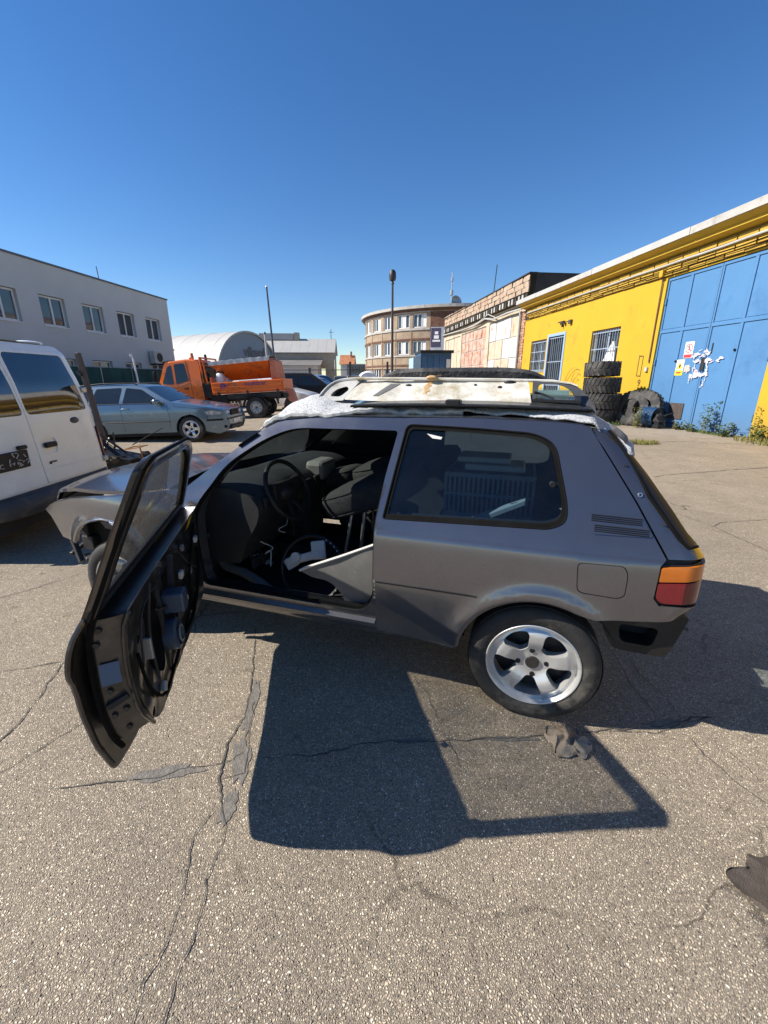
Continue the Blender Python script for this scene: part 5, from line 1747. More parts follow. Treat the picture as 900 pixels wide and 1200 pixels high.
# window frame
FO = rounded([(1.900, .885), (1.680, 1.075), (1.42, 1.250), (1.22, 1.318), (.735, 1.330), (.692, 1.310), (.715, 1.10), (.722, .885)], [.01, .05, .06, .07, .03, .02, .05, .01], 4)
FI = rounded([(1.83, .908), (1.64, 1.072), (1.40, 1.225), (1.23, 1.286), (.775, 1.298), (.752, 1.28), (.762, 1.10), (.768, .908)], [.01, .05, .06, .06, .03, .02, .05, .01], 4)
df = panel('window_frame', FO, lambda u, v, d: DL(u, v, d - .004), BLACKPAINT, door, [FI], .04, .034, (), 40, True)
b = MB(); b.tube([DL(c[0], c[1], .018) for c in resample(FI, .03)], .006, 6, True); b.build('glass_run_seal', RUBBER, df)
b = MB(); b.tube([DL(c[0], c[1], .020) for c in resample([(1.900, .885), (1.680, 1.075), (1.42, 1.250), (1.22, 1.318), (.735, 1.330), (.692, 1.310), (.715, 1.10), (.722, .885)], .03, False)], .008, 6); b.build('door_seal', RUBBER, df)
# bronze coloured frame insert on the rear upright
b = MB()
for i in range(12):
    z0, z1 = lerp(.92, 1.285, i / 12), lerp(.92, 1.285, (i + 1) / 12)
    xx = lambda z: lerp(.7245, .7105, (z - .92) / .37)
    b.add([DL(xx(z0) - .012, z0, .004), DL(xx(z1) - .012, z1, .004), DL(xx(z1) - .006, z1, .026), DL(xx(z0) - .006, z0, .026)], [(0, 1, 2, 3)])
b.build('frame_insert', mat('bronze_trim', (.13, .105, .08), .45, .4, var=.2, vscale=9), df, False)
panel('door_glass', [(c[0] + (1.25 - c[0]) * -.02, c[1] + (1.1 - c[1]) * -.06) for c in FI], lambda u, v, d: DL(u, v, d + .012), DGLASS, door, (), .08)
# inner panel with access holes; its edges turn outwards to the skin
IP = rounded([(1.895, .48), (1.900, .875), (.775, .870), (.768, .70), (.785, .52), (.86, .395), (1.80, .405)], [.06, .03, .03, .1, .1, .08, .08], 5)
hl1 = rounded([(1.38, .80), (1.20, .79), (1.12, .60), (1.22, .50), (1.37, .56)], .05, 4)
hl2 = rounded([(1.08, .80), (.94, .79), (.92, .56), (1.02, .48), (1.09, .60)], .04, 4)
hl3 = rounded([(1.62, .56), (1.50, .52), (1.52, .44), (1.66, .45)], .03, 4)
hl4 = rounded([(1.70, .82), (1.62, .80), (1.60, .70), (1.70, .70)], .025, 4)
small = [[(x + r * cos(t), z + r * .9 * sin(t)) for t in np.linspace(0, 2 * pi, 11)[:-1]] for x, z, r in ((1.48, .83, .022), (.86, .83, .018), (.85, .45, .018), (1.10, .44, .02), (1.40, .45, .02), (1.75, .58, .02), (.86, .62, .022), (1.47, .62, .03), (1.78, .86, .016), (.87, .72, .014))]


def DI(u, v, d=0.0):
    relief = .006 * nz(u * 7, v * 7) + .004 * nz(u * 21, v * 19) - .012 * smoothstep(.74, .80, v) + .008 * smoothstep(.1, .0, abs(v - .62 - .25 * (u - 1.3)))
    return DL(u, min(v, 1.2), .108 + relief + d)


ip = panel('inner_panel', IP, DI, BLACKPAINT, door, [hl1, hl2, hl3, hl4] + small, .03, -.086, (), 50)
# shut face seen from behind, with latch, bolts and blue tape
SF = [(.905, -.0), (.0, 0)]


def SH(t, z, off=0.0):
    """rear shut face: t=0 at the outer skin, 1 at the inner panel edge"""
    xin = float(np.interp(z, [.40, .52, .70, .90], [.86, .786, .768, .775])) - .004
    xout = float(np.interp(z, [.34, .46, .55, .70, .92], [.800, .748, .738, .74, .738]))
    p = DL(lerp(xout, xin, t), z, lerp(.012, .112, t))
    return p + Vector((-off, 0, 0))


b = MB(); b.grid(lambda a, c: SH(a, lerp(.432, .878, c), .010 * sin(a * pi)), 5, 14)
sf = b.build('shut_face', BLACKPAINT, door, True, 60)
b = MB(); b.tube([SH(.12, z, .012) for z in np.linspace(.40, .90, 14)], .009, 6); b.build('edge_seal', RUBBER, sf)
b = MB(); b.tube([SH(.95, z, .008) for z in np.linspace(.42, .88, 12)], .007, 6); b.build('pressed_rib', BLACKPAINT, sf)
b = MB(); b.grid(lambda a, c: SH(.30 + .50 * a, lerp(.66, .735, c), .016), 2, 2); b.build('blue_sticker', mat('blue_tape', (.05, .10, .19), .4), sf)
b = MB(); p = SH(.5, .59, .012); b.bar(SH(.3, .585, .016), SH(.85, .605, .016), .014, .018); b.build('latch_slot', INTER, sf, False)
for (t, z) in ((.45, .635), (.70, .555), (.38, .545), (.30, .80), (.35, .845), (.55, .475)):
    b = MB(); q = SH(t, z, .008); b.cyl(q, q + Vector((-.010, 0, 0)), .009, n=8); b.build('screw', DARKM, sf)
# window regulator, motor, tag, inner fittings
b = MB(); b.bar(DI(1.24, .86, .02), DI(1.10, .52, .02), .022, .010); b.bar(DI(1.30, .62, .018), DI(1.02, .74, .018), .016, .008); b.bar(DI(1.06, .84, .018), DI(1.02, .50, .018), .012, .012); b.build('window_regulator', DARKM, door, False)
mc = DI(1.08, .60, .035)
mo = MB(); mo.lathe([(.0, -.02), (.058, -.02), (.060, .0), (.060, .022), (.046, .028), (.044, .018), (.020, .018), (.018, .034), (.0, .036)], mc, (0, -1, .1), 26)
mot = mo.build('regulator_motor', mat('motor_grey', (.07, .10, .15), .4, .3, var=.2, vscale=20), door)
b = MB(); b.box((-.035, -.06, -.03), (.035, .02, .05), Matrix.Translation(DI(1.14, .70, .03))); b.build('motor_housing', MATS['motor_grey'], mot, False, bevel=.008)
b = MB(); b.lathe([(.03, 0), (.034, .004), (.026, .006)], mc + Vector((0, -.03, 0)), (0, -1, .1), 18); b.build('motor_ring', GALV, mot)
b = MB(); b.add([DI(1.68, .90, .012), DI(1.60, .895, .012), DI(1.60, .835, .014), DI(1.67, .838, .014)], [(0, 1, 2, 3)]); b.build('yellow_tag', mat('yellow_label', (.62, .47, .02), .5), door, False)
for path, r, m in (([(1.80, .80), (1.55, .68), (1.45, .50), (1.2, .45), (.95, .44), (.84, .56), (.82, .70)], .006, RUBBER), ([(1.70, .60), (1.5, .72), (1.35, .84), (1.1, .83), (.9, .80), (.83, .64)], .004, DARKM), ([(1.82, .66), (1.7, .56), (1.5, .46), (1.3, .47)], .008, RUBBER), ([(1.0, .86), (.93, .70), (.9, .52)], .005, DARKM)):
    b = MB(); b.tube(smooth_line([tuple(DI(x, z, .014 + .006 * sin(x * 30))) for x, z in path], 5), r, 6); b.build('door_cable', m, door)
for (x, z, s, m) in ((1.40, .70, .02, PALE), (1.58, .64, .016, GALV), (1.74, .74, .018, PALE), (.95, .47, .018, GALV), (1.45, .56, .014, PALE), (1.1, .88, .014, DARKM), (1.52, .78, .014, GALV)):
    b = MB(); q = DI(x, z, .012); b.box((-s, -.008, -s * .8), (s, .008, s * .8), Matrix.Translation(q) @ Matrix.Rotation(x * 9, 4, 'Y')); b.build('clip', m, door, False, bevel=.003)
b = MB(); b.bar(DI(.905, .62, .012), DI(.905, .70, .012), .03, .012); b.build('inner_handle_bracket', GALV, door, False, bevel=.003)
for z in (.50, .80):
    b = MB(); b.box((-.03, -.09, z - .03), (.03, -.01, z + .03)); b.build('hinge', DARKM, door, False, bevel=.008)
b = MB(); b.bar((-.02, -.06, .66), (.14, -.16, .66), .015, .03); b.build('check_strap', DARKM, door, False)

# ------------------------------------------------------------------ loose things in and on the car


def in_car(name, label, cat, loc=(0, 0, 0), group=None):
    c, s = cos(R(162)), sin(R(162))
    t = thing(name, label, cat, (.95 + loc[0] * c - loc[1] * s, 2.342 + loc[0] * s + loc[1] * c, loc[2]), R(162), group)
    t['o'] = 0
    del t['o']
    return t, Matrix.Translation(-Vector(loc))


def cbuild(mb, name, m, root, T, smooth=True, angle=35, bevel=0):
    mb.v = [tuple(T @ Vector(p)) for p in mb.v]
    return mb.build(name, m, root, smooth, angle, bevel)


t, T = in_car('trim_panel', 'grey plastic arch shaped trim panel standing in the open door aperture', 'trim panel', (.98, .70, .38))
tp = rounded([(1.25, .553), (1.17, .592), (1.0, .668), (.80, .762), (.80, .40), (.84, .378), (.975, .376), (1.0, .455), (1.07, .518), (1.17, .520)], [.01, .05, .1, .01, .01, .02, .02, .05, .05, .03], 4)
panel('panel', tp, lambda u, v, d: T @ Vector((u, .715 - d - .025 * nz(u * 3, v * 3), v)), GREYTRIM, t, (), .05, .018, (), 35, True)
b = MB(); b.tube([(x, .72, z) for x, z in ((1.24, .553), (1.17, .588), (1.0, .664), (.81, .755))], .007, 6); cbuild(b, 'rolled_edge', PALE, t, T)
t, T = in_car('rim_ring', 'thin black ring leaning in the driver footwell with a pale bracket inside', 'ring', (1.28, .5, .3))
rc = Vector((1.285, .5, .455)); rn = Vector((-.05, 1, .35)).normalized(); sx, sy, _ = frame_of(rn)
b = MB(); b.tube([rc + (sx * cos(a) + sy * sin(a)) * .195 for a in np.linspace(0, 2 * pi, 41)[:-1]], .012, 8, True); cbuild(b, 'ring', BLACKP, t, T)
b = MB()
for a in range(-60, 70, 9):
    q = rc + (sx * cos(R(a)) + sy * sin(R(a))) * .195 + rn * .010
    b.cyl(q, q + rn * .005, .005, n=6)
cbuild(b, 'wrap_glints', GALV, t, T)  # pale beads standing for glints on the ring's wrapping
b = MB(); b.bar(rc + sx * -.17 + sy * .02, rc + sx * .05 + sy * .10, .05, .03, up=rn); b.bar(rc + sx * .02 + sy * .17, rc + sx * .04 + sy * .06, .09, .025, up=rn); b.bar(rc + sx * -.17 + sy * -.0, rc + sx * -.10 + sy * .05, .07, .02, up=rn)
cbuild(b, 'bracket', PALE, t, T, False, bevel=.01)
b = MB(); b.cyl(rc + sx * -.10 + sy * .06 + rn * .01, rc + sx * -.10 + sy * .06 + rn * .035, .03, n=14); cbuild(b, 'knob', PALE, t, T)
t, T = in_car('ribbed_hose', 'pale grey hose lying by the pedals inside the stripped car', 'hose', (1.75, .57, .36))
b = MB(); b.tube(smooth_line([(1.93, .52, .50), (1.86, .55, .42), (1.72, .57, .40), (1.60, .59, .365), (1.52, .60, .325)], 6), [.028] * 25, 10); cbuild(b, 'hose', GREYTRIM, t, T)
b = MB(); b.bar((1.99, .5, .52), (1.86, .53, .40), .05, .03); b.bar((1.93, .5, .56), (1.99, .52, .44), .03, .02); cbuild(b, 'bracket', STEEL, t, T, False, bevel=.006)
t, T = in_car('paper_scrap', 'small crumpled white paper scrap in the dark footwell', 'paper', (1.80, .3, .36))
b = MB(); b.grid(lambda a, c: Vector((1.86 - .16 * a, .28 + .05 * nz(a * 5, c * 5), .33 + .06 * c + .015 * nz(a * 9, c * 9, 3))), 10, 4); cbuild(b, 'sheet', PALE, t, T)
t, T = in_car('plastic_crate', 'dark slatted plastic crate behind the rear side window', 'crate', (.34, 0, .77))
b = MB(); b.box((.08, .19, 1.005), (.57, .205, 1.03)); b.box((.08, .19, .90), (.57, .205, .915)); b.box((.08, .19, .77), (.57, .205, .80)); b.box((.08, -.2, .77), (.57, .19, .785)); b.box((.08, -.215, .77), (.57, -.2, 1.03)); b.box((.08, -.2, .785), (.095, .19, 1.03)); b.box((.555, -.2, .785), (.57, .19, 1.03)); cbuild(b, 'frame', CRATE, t, T, False)
for k in range(19):
    b = MB(); b.box((.085 + k * .0263, .188, .80), (.097 + k * .0263, .202, 1.006)); cbuild(b, 'slat', CRATE, t, T, False)
t, T = in_car('foam_cushion', 'beige foam block on top of the dark crate, the lower one', 'foam block', (.33, .02, 1.03))
b = MB(); b.box((.14, -.08, 1.032), (.47, .14, 1.068)); cbuild(b, 'block', BEIGE, t, T, False, bevel=.012)
t, T = in_car('foam_cushion', 'beige foam block on top of the dark crate, the upper longer one', 'foam block', (.38, .0, 1.07))
b = MB(); b.box((.22, -.12, 1.070), (.52, .10, 1.104), Matrix.Translation((0, 0, 0)) @ Matrix.Rotation(R(0), 4, 'X')); cbuild(b, 'block', BEIGE, t, T, False, bevel=.012)
t, T = in_car('plank', 'pale grey sloping trim plank lying behind the rear side window', 'plank', (.3, .45, .85))
b = MB(); b.prism([(.44, .815), (.13, .975), (.125, .945), (.40, .80)], .40, .47, lambda u, v, d: Vector((u, d, v))); cbuild(b, 'plank', mat('plank_grey', (.30, .32, .30), .6, var=.15, vscale=9), t, T, False, bevel=.006)

# blanket under the roof load
t, T = in_car('packing_blanket', 'white speckled packing blanket draped over the car roof', 'blanket', (.6, 0, 1.38))


def BLK(a, c):
    x = lerp(1.53, -.27, a)
    edge = .545 - .06 * smoothstep(.20, .42, a) * (1 - smoothstep(.62, .85, a)) + .018 * nz(a * 14, 3.1) + .03 * smoothstep(.86, 1, a)
    y = lerp(-.48, edge, c)
    xx = min(max(x, -.12), 1.42)
    z = zt(xx) + .036 * (1 - min(1, abs(y) / .56) ** 2.6) + .012
    if x > 1.42:
        z -= (x - 1.42) * .60
    if x < -.12:
        z -= (-.12 - x) * .55 + .02
    z += (.016 - .010 * smoothstep(.0, .1, x) * smoothstep(1.05, .95, x)) * (nz(x * 5, y * 6) + .5 * nz(x * 13, y * 12)) + .008
    z += .055 * smoothstep(1.02, 1.28, x) * (1 - smoothstep(1.28, 1.55, x)) * smoothstep(-.1, .25, y) * (1 - smoothstep(.36, .54, y))
    k = smoothstep(.93, 1.0, c)
    z += .014 * k * nz(x * 18, 1.7) - .012 * k - .03 * k * smoothstep(-.12, -.22, x)
    return T @ Vector((x, y, max(z, 1.0)))


b = MB(); b.grid(BLK, 90, 46)
bl = b.build('blanket_cloth', None, t, True, 60)
m = bpy.data.materials.new('speckled_blanket'); m.use_nodes = True
nt = m.node_tree; p_ = nt.nodes['Principled BSDF']; p_.inputs['Roughness'].default_value = .95
tc = nn(nt, 'ShaderNodeTexCoord'); v_ = nn(nt, 'ShaderNodeTexVoronoi'); v_.inputs['Scale'].default_value = 120; nt.links.new(tc.outputs['Object'], v_.inputs['Vector'])
r_ = nn(nt, 'ShaderNodeValToRGB'); r_.color_ramp.elements[0].position = .22; r_.color_ramp.elements[0].color = (.16, .17, .19, 1); r_.color_ramp.elements[1].position = .46; r_.color_ramp.elements[1].color = (.50, .50, .49, 1)
nt.links.new(v_.outputs['Distance'], r_.inputs[0]); nt.links.new(r_.outputs[0], p_.inputs['Base Color'])
bp = nn(nt, 'ShaderNodeBump'); bp.inputs['Strength'].default_value = .5; bp.inputs['Distance'].default_value = .004; nt.links.new(v_.outputs['Distance'], bp.inputs['Height']); nt.links.new(bp.outputs[0], p_.inputs['Normal'])
bl.data.materials.clear(); bl.data.materials.append(m)
sm = bl.modifiers.new('thickness', 'SOLIDIFY'); sm.thickness = .008
# rolled hem along the near edge
b = MB(); b.tube([T.inverted() @ BLK(a, 1.0) for a in np.linspace(.02, .60, 50)], [.013 + .012 * abs(nz(a * 20)) for a in np.linspace(0, 1, 50)], 7); cbuild(b, 'hem', mat('blanket_hem', (.42, .42, .40), .95, var=.35, vscale=40), t, T)
b = MB(); b.tube([(-.17, .55, 1.345), (-.205, .555, 1.315), (-.23, .55, 1.295), (-.245, .545, 1.275)], [.008, .013, .012, .006], 8); cbuild(b, 'knotted_corner', mat('blanket_corner', (.16, .16, .17), .95, var=.5, vscale=30), t, T)

# spare tailgate lying on the blanket
t, T = in_car('spare_tailgate', 'weathered white spare tailgate with rust stains lying on the car roof', 'tailgate', (.55, .2, 1.41))
rec = rounded([(.93, 1.515), (.86, 1.512), (.80, 1.500), (.885, 1.435), (.92, 1.432)], .01, 2)


def TGP(u, v, d=0.0):
    k = (v - 1.41) / .12
    y = .43 - .16 * k + .012 * sin(u * 3) - .05 * max(0, k - .75)
    dent = .020 * smoothstep(.90, .80, u) * smoothstep(.22, .34, u) * smoothstep(1.425, 1.45, v) * smoothstep(1.53, 1.505, v)
    return T @ Vector((u, y - d - dent, v + .0 * d))


TO = rounded([(1.09, 1.425), (1.035, 1.531), (.60, 1.527), (.17, 1.519), (.145, 1.408), (.60, 1.414)], [.01, .02, .1, .015, .015, .1], 4)
tg = panel('outer_panel', TO, TGP, TGATE, t, (), .03, .02, (), 30, True)
b = MB(); b.grid(lambda a, c: T.inverted() @ TGP(lerp(.935, .905, a) - .075 * c - .02 * a * c, lerp(1.445, 1.505, c), .0) + Vector((0, .004, 0)), 4, 5); cbuild(b, 'plate_recess', GREYTRIM, tg, T)
rs = random.Random(77)
for (x, z, rx, rz_) in ((.665, 1.520, .022, .006), (.650, 1.514, .016, .010), (.655, 1.502, .013, .012), (.668, 1.490, .012, .012), (.660, 1.475, .016, .010), (.640, 1.522, .03, .004), (.72, 1.522, .03, .004), (.665, 1.455, .012, .010)):
    b = MB(); b.add([T.inverted() @ TGP(x + rx * cos(q) * (1 + .6 * nz(cos(q) * 2 + x * 40, sin(q) * 2)), z + rz_ * sin(q) * (1 + .6 * nz(cos(q) * 2, sin(q) * 2 + z * 50))) + Vector((0, .0025 + rs.random() * .001, 0)) for q in np.linspace(0, 2 * pi, 17)[:-1]], [tuple(range(16))]); cbuild(b, 'rust_stain', RUSTB, tg, T, False)
for (x, z, rx, rz_) in ((.765, 1.498, .018, .006), (.30, 1.490, .012, .007), (.255, 1.512, .030, .010), (.42, 1.50, .008, .006)):
    b = MB(); b.ball(T.inverted() @ TGP(x, z), rx, .010, rz_, 10, 6); cbuild(b, 'lamp_hole', BLACKP, tg, T)
b = MB(); b.ball((.645, .295, 1.535), .03, .02, .012, 8, 6); b.bar((.66, .29, 1.538), (.60, .27, 1.548), .01, .006); cbuild(b, 'rusty_latch', RUSTB, tg, T)
# curved ends of the tailgate
def arm(pts, w, th, name, m):
    b = MB()
    P = [Vector(p) for p in pts]
    N = len(P)
    v = []
    for i in range(N):
        ww = w[i] if isinstance(w, (list, tuple)) else w
        v += [P[i] + Vector((0, 0, 0)), P[i] + Vector((0, -ww, .012)), P[i] + Vector((0, -ww, .012 - th)), P[i] + Vector((0, 0, -th))]
    f = []
    for i in range(N - 1):
        for k in range(4):
            f.append((4 * i + k, 4 * i + (k + 1) % 4, 4 * i + 4 + (k + 1) % 4, 4 * i + 4 + k))
    f += [(3, 2, 1, 0), (4 * N - 4, 4 * N - 3, 4 * N - 2, 4 * N - 1)]
    b.add(v, f)
    return cbuild(b, name, m, t, T, True, 40)


def TGE(u, v, d=0.0):
    k = (v - 1.41) / .12
    e = max(0, u - 1.05) + max(0, .16 - u)
    return T @ Vector((u, .415 - .13 * k - .10 * e - d + .35 * e * e, v))


LE = smooth_line([(1.10, 1.420), (1.235, 1.418), (1.235, 1.455), (1.205, 1.497), (1.15, 1.522), (1.03, 1.533)], 5)
LH = rounded([(1.125, 1.437), (1.19, 1.440), (1.165, 1.475), (1.105, 1.492), (1.085, 1.475)], .02, 4)
panel('left_end', LE, TGE, PALE2, t, [LH], .03, .05, (), 50, True)
b = MB(); b.tube([T.inverted() @ TGE(c[0], c[1], -.002) for c in LE[4:]], .009, 7); cbuild(b, 'left_rim', PALE2, t, T)
b = MB(); b.grid(lambda a, c: T.inverted() @ TGE(lerp(1.07, 1.20, a), lerp(1.425, 1.505 - .02 * a, c), .055), 4, 3); cbuild(b, 'left_opening', INTER, t, T)
RE = smooth_line([(.15, 1.520), (.06, 1.518), (-.03, 1.502), (-.085, 1.462), (-.125, 1.392), (-.085, 1.392), (-.02, 1.408), (.145, 1.412)], 5)
RH = rounded([(.122, 1.506), (.03, 1.503), (-.022, 1.480), (-.048, 1.436), (.125, 1.432)], [.02, .03, .03, .02, .01], 4)
panel('right_end', RE, TGE, mat('frame_grey', (.060, .060, .063), .5, var=.2, vscale=9, dirt=(.14, .13, .12), dscale=6, damt=.3), t, [RH], .03, .04, (), 50, True)
b = MB(); b.tube([(1.06, .300, 1.532), (.8, .29, 1.530), (.6, .285, 1.528), (.3, .285, 1.524), (.17, .285, 1.521), (.06, .29, 1.519), (-.02, .31, 1.508), (-.05, .33, 1.496)], [.008, .008, .008, .008, .008, .007, .005, .003], 7); cbuild(b, 'top_edge', TGATE, t, T)
b = MB(); b.grid(lambda a, c: Vector((lerp(.145, -.06, a), .36 + .05 * (1 - c) + .02 * a, lerp(1.405, 1.490, c))), 6, 5); cbuild(b, 'gate_window', WGLASS, t, T)
b = MB(); b.grid(lambda a, c: Vector((lerp(.13, -.03, a), .18, lerp(1.42, 1.475, c))), 2, 2); cbuild(b, 'far_pane', mat('teal_pane', (.30, .46, .46), .2, var=.15, vscale=7), t, T)
b = MB(); b.box((-.06, -.30, 1.40), (1.06, .17, 1.425)); cbuild(b, 'inner_panel', GREYTRIM, t, T, False, bevel=.01)
b = MB(); b.bar((.14, .39, 1.435), (-.06, .42, 1.43), .02, .012); b.tube([(.14, .38, 1.47), (.10, .37, 1.46), (.05, .38, 1.44)], .006, 6); cbuild(b, 'window_bar', BLACKP, t, T)

t, T = in_car('loose_window_pane', 'dark tinted curved window pane lying under the white tailgate on the roof', 'window pane', (.5, .4, 1.4))
b = MB(); b.grid(lambda a, c: Vector((lerp(1.02, -.10, a), lerp(.16, .535 - .05 * abs(2 * a - 1) ** 3, c), 1.446 - .050 * c + .012 * (1 - (2 * a - 1) ** 2))), 24, 8)
gpn = cbuild(b, 'pane', TGLASS, t, T); sm = gpn.modifiers.new('thickness', 'SOLIDIFY'); sm.thickness = .005
b = MB(); b.tube([(lerp(1.02, -.10, a), .535 - .05 * abs(2 * a - 1) ** 3, 1.396 + .012 * (1 - (2 * a - 1) ** 2)) for a in np.linspace(0, 1, 24)], .006, 6); cbuild(b, 'pane_edge', RUBBER, t, T)
b = MB(); b.box((.46, .46, 1.405), (.53, .53, 1.437)); b.bar((.44, .50, 1.405), (.58, .50, 1.40), .03, .012); cbuild(b, 'hinge_block', BLACKP, t, T, False, bevel=.006)

t, T = in_car('roof_spoiler', 'long black curved spoiler lying behind the white tailgate', 'spoiler', (.55, .02, 1.50))
b = MB()
sp = []
for i in range(31):
    a = i / 30
    x = lerp(1.04, .06, a)
    e = abs(2 * a - 1)
    zc = 1.560 - .045 * e ** 5
    h = .030 * (1 - .75 * e ** 8)
    yc = .02 - .05 * e ** 4
    sp += [Vector((x, yc + .045, zc - h)), Vector((x, yc + .05, zc + h * .3)), Vector((x, yc + .02, zc + h)), Vector((x, yc - .10, zc + h)), Vector((x, yc - .12, zc - h))]
f = []
for i in range(30):
    for k in range(5):
        f.append((5 * i + k, 5 * i + (k + 1) % 5, 5 * i + 5 + (k + 1) % 5, 5 * i + 5 + k))
f += [(4, 3, 2, 1, 0), tuple(range(150, 155))]
b.add(sp, f)
cbuild(b, 'blade', mat('dusty_rubber', (.030, .029, .028), .7, var=.5, vscale=14, bump=.4, bscale=60, dirt=(.11, .10, .09), dscale=8, damt=.5), t, T, True, 40)
b = MB()
for x in (.85, .3):
    b.box((x - .03, -.05, 1.44), (x + .03, .0, 1.545))
cbuild(b, 'foot', BLACKP, t, T, False)

# ------------------------------------------------------------------ other vehicles
VGLASS = mat('tinted_van_glass', (.012, .016, .02), .03, spec=1.0, ior=1.7, coat=0.25)
MATS['tinted_van_glass'].node_tree.nodes['Principled BSDF'].inputs['Coat IOR'].default_value = 1.5


def shell_body(name, prof, Yf, m, parent, arches=(), zb=.25, bev=.03, step=.10, ny=9, crown=.02, holes=()):
    """closed car body from a side profile (front bottom over the roof to rear bottom); arches = (x, z, r)"""
    pts = resample(prof, step * 1.5, False)
    N = len(pts)
    ins = []
    for i, p in enumerate(pts):
        a = np.array(pts[max(i - 1, 0)]); b = np.array(pts[min(i + 1, N - 1)])
        t = b - a
        n = np.array((t[1], -t[0])) / (np.hypot(*t) + 1e-9)      # inwards for a front-to-rear run
        if n[1] > 0 and 0.35 < p[1] and abs(t[0]) > abs(t[1]) * 1.2:
            n = -n
        c = np.array((p[0], p[1])) + n * bev
        ins.append(tuple(c))
    bottom = []
    x_end, x_start = pts[-1][0], pts[0][0]
    ar = sorted(arches)
    for (cx, cz, r) in ar:
        a0 = math.asin(min(1, max(-1, (zb - cz) / r)))
        bottom += [(cx + r * cos(t), cz + r * sin(t)) for t in np.linspace(pi - a0, a0, 18)]
    outer = ins + bottom
    mb = MB()
    vv, F = cut_panel(outer, holes, step)
    for s in (1, -1):
        mb.add([(x, s * Yf(x, z), z) for x, z in vv], [q if s < 0 else tuple(reversed(q)) for q in F])
    v = []
    K = ny + 4
    for p, q in zip(pts, ins):
        Y = Yf(q[0], q[1])
        Yi = Yf(p[0], p[1]) - bev * .9
        m1 = ((p[0] * .72 + q[0] * .28), (p[1] * .72 + q[1] * .28))
        row = [(q[0], Y, q[1]), (m1[0], Y - bev * .28, m1[1])]
        for k in range(ny):
            t = 1 - 2 * k / (ny - 1)
            row.append((p[0], Yi * t, p[1] + (crown * (1 - t * t) if p[1] > .7 else 0)))
        row += [(m1[0], -(Y - bev * .28), m1[1]), (q[0], -Y, q[1])]
        v += row
    f = [(i * K + k, i * K + k + 1, (i + 1) * K + k + 1, (i + 1) * K + k) for i in range(N - 1) for k in range(K - 1)]
    mb.add(v, f)
    # arch insides and floor
    for (cx, cz, r) in ar:
        for s in (1, -1):
            mb.grid(lambda a, c: Vector((cx + r * cos(R(lerp(-8, 188, a))), s * (Yf(cx, cz + r * .5) - .28 * c), cz + r * sin(R(lerp(-8, 188, a))))), 14, 1)
    return mb.build(name, m, parent, True, 42)


def skin_patch(name, seg, Yf, m, parent, wfac=.86, off=.004, crown=.02, n=10, cut=(0, 1)):
    """glazing laid on a run of the profile"""
    (x0, z0), (x1, z1) = seg
    t = np.array((x1 - x0, z1 - z0)); nrm = np.array((t[1], -t[0])); nrm = nrm / np.hypot(*nrm)
    if nrm[1] < 0:
        nrm = -nrm
    b = MB()

    def g(a, c):
        k = lerp(cut[0], cut[1], c)
        x, z = lerp(x0, x1, k), lerp(z0, z1, k)
        y = (1 - 2 * a) * wfac
        Y = Yf(x, z)
        return Vector((x + nrm[0] * off, y * Y, z + nrm[1] * off + crown * (1 - y * y)))
    b.grid(g, n, 6)
    return b.build(name, m, parent)


def side_strip(name, pts, Yf, s, m, parent, r=.006, off=.0):
    b = MB()
    b.tube([(x, s * (Yf(x, z) + off), z) for x, z in resample(pts, .08, False)], r, 6)
    return b.build(name, m, parent)


def side_glass(name, poly, Yf, s, m, parent, off=.003, rnd=.03):
    return panel(name, rounded(poly, rnd, 3), lambda u, v, d: Vector((u, s * (Yf(u, v) + off - d), v)), m, parent, (), .12, .01)


def ytab(zs, ysv, fx=1.6, fk=.18, fl=.65, rx=-1.8, rk=.10, rl=.5):
    def Yf(x, z):
        y = float(np.interp(z, zs, ysv))
        if x > fx:
            y -= fk * ((x - fx) / fl) ** 2
        if x < rx:
            y -= rk * ((rx - x) / rl) ** 2
        return y
    return Yf


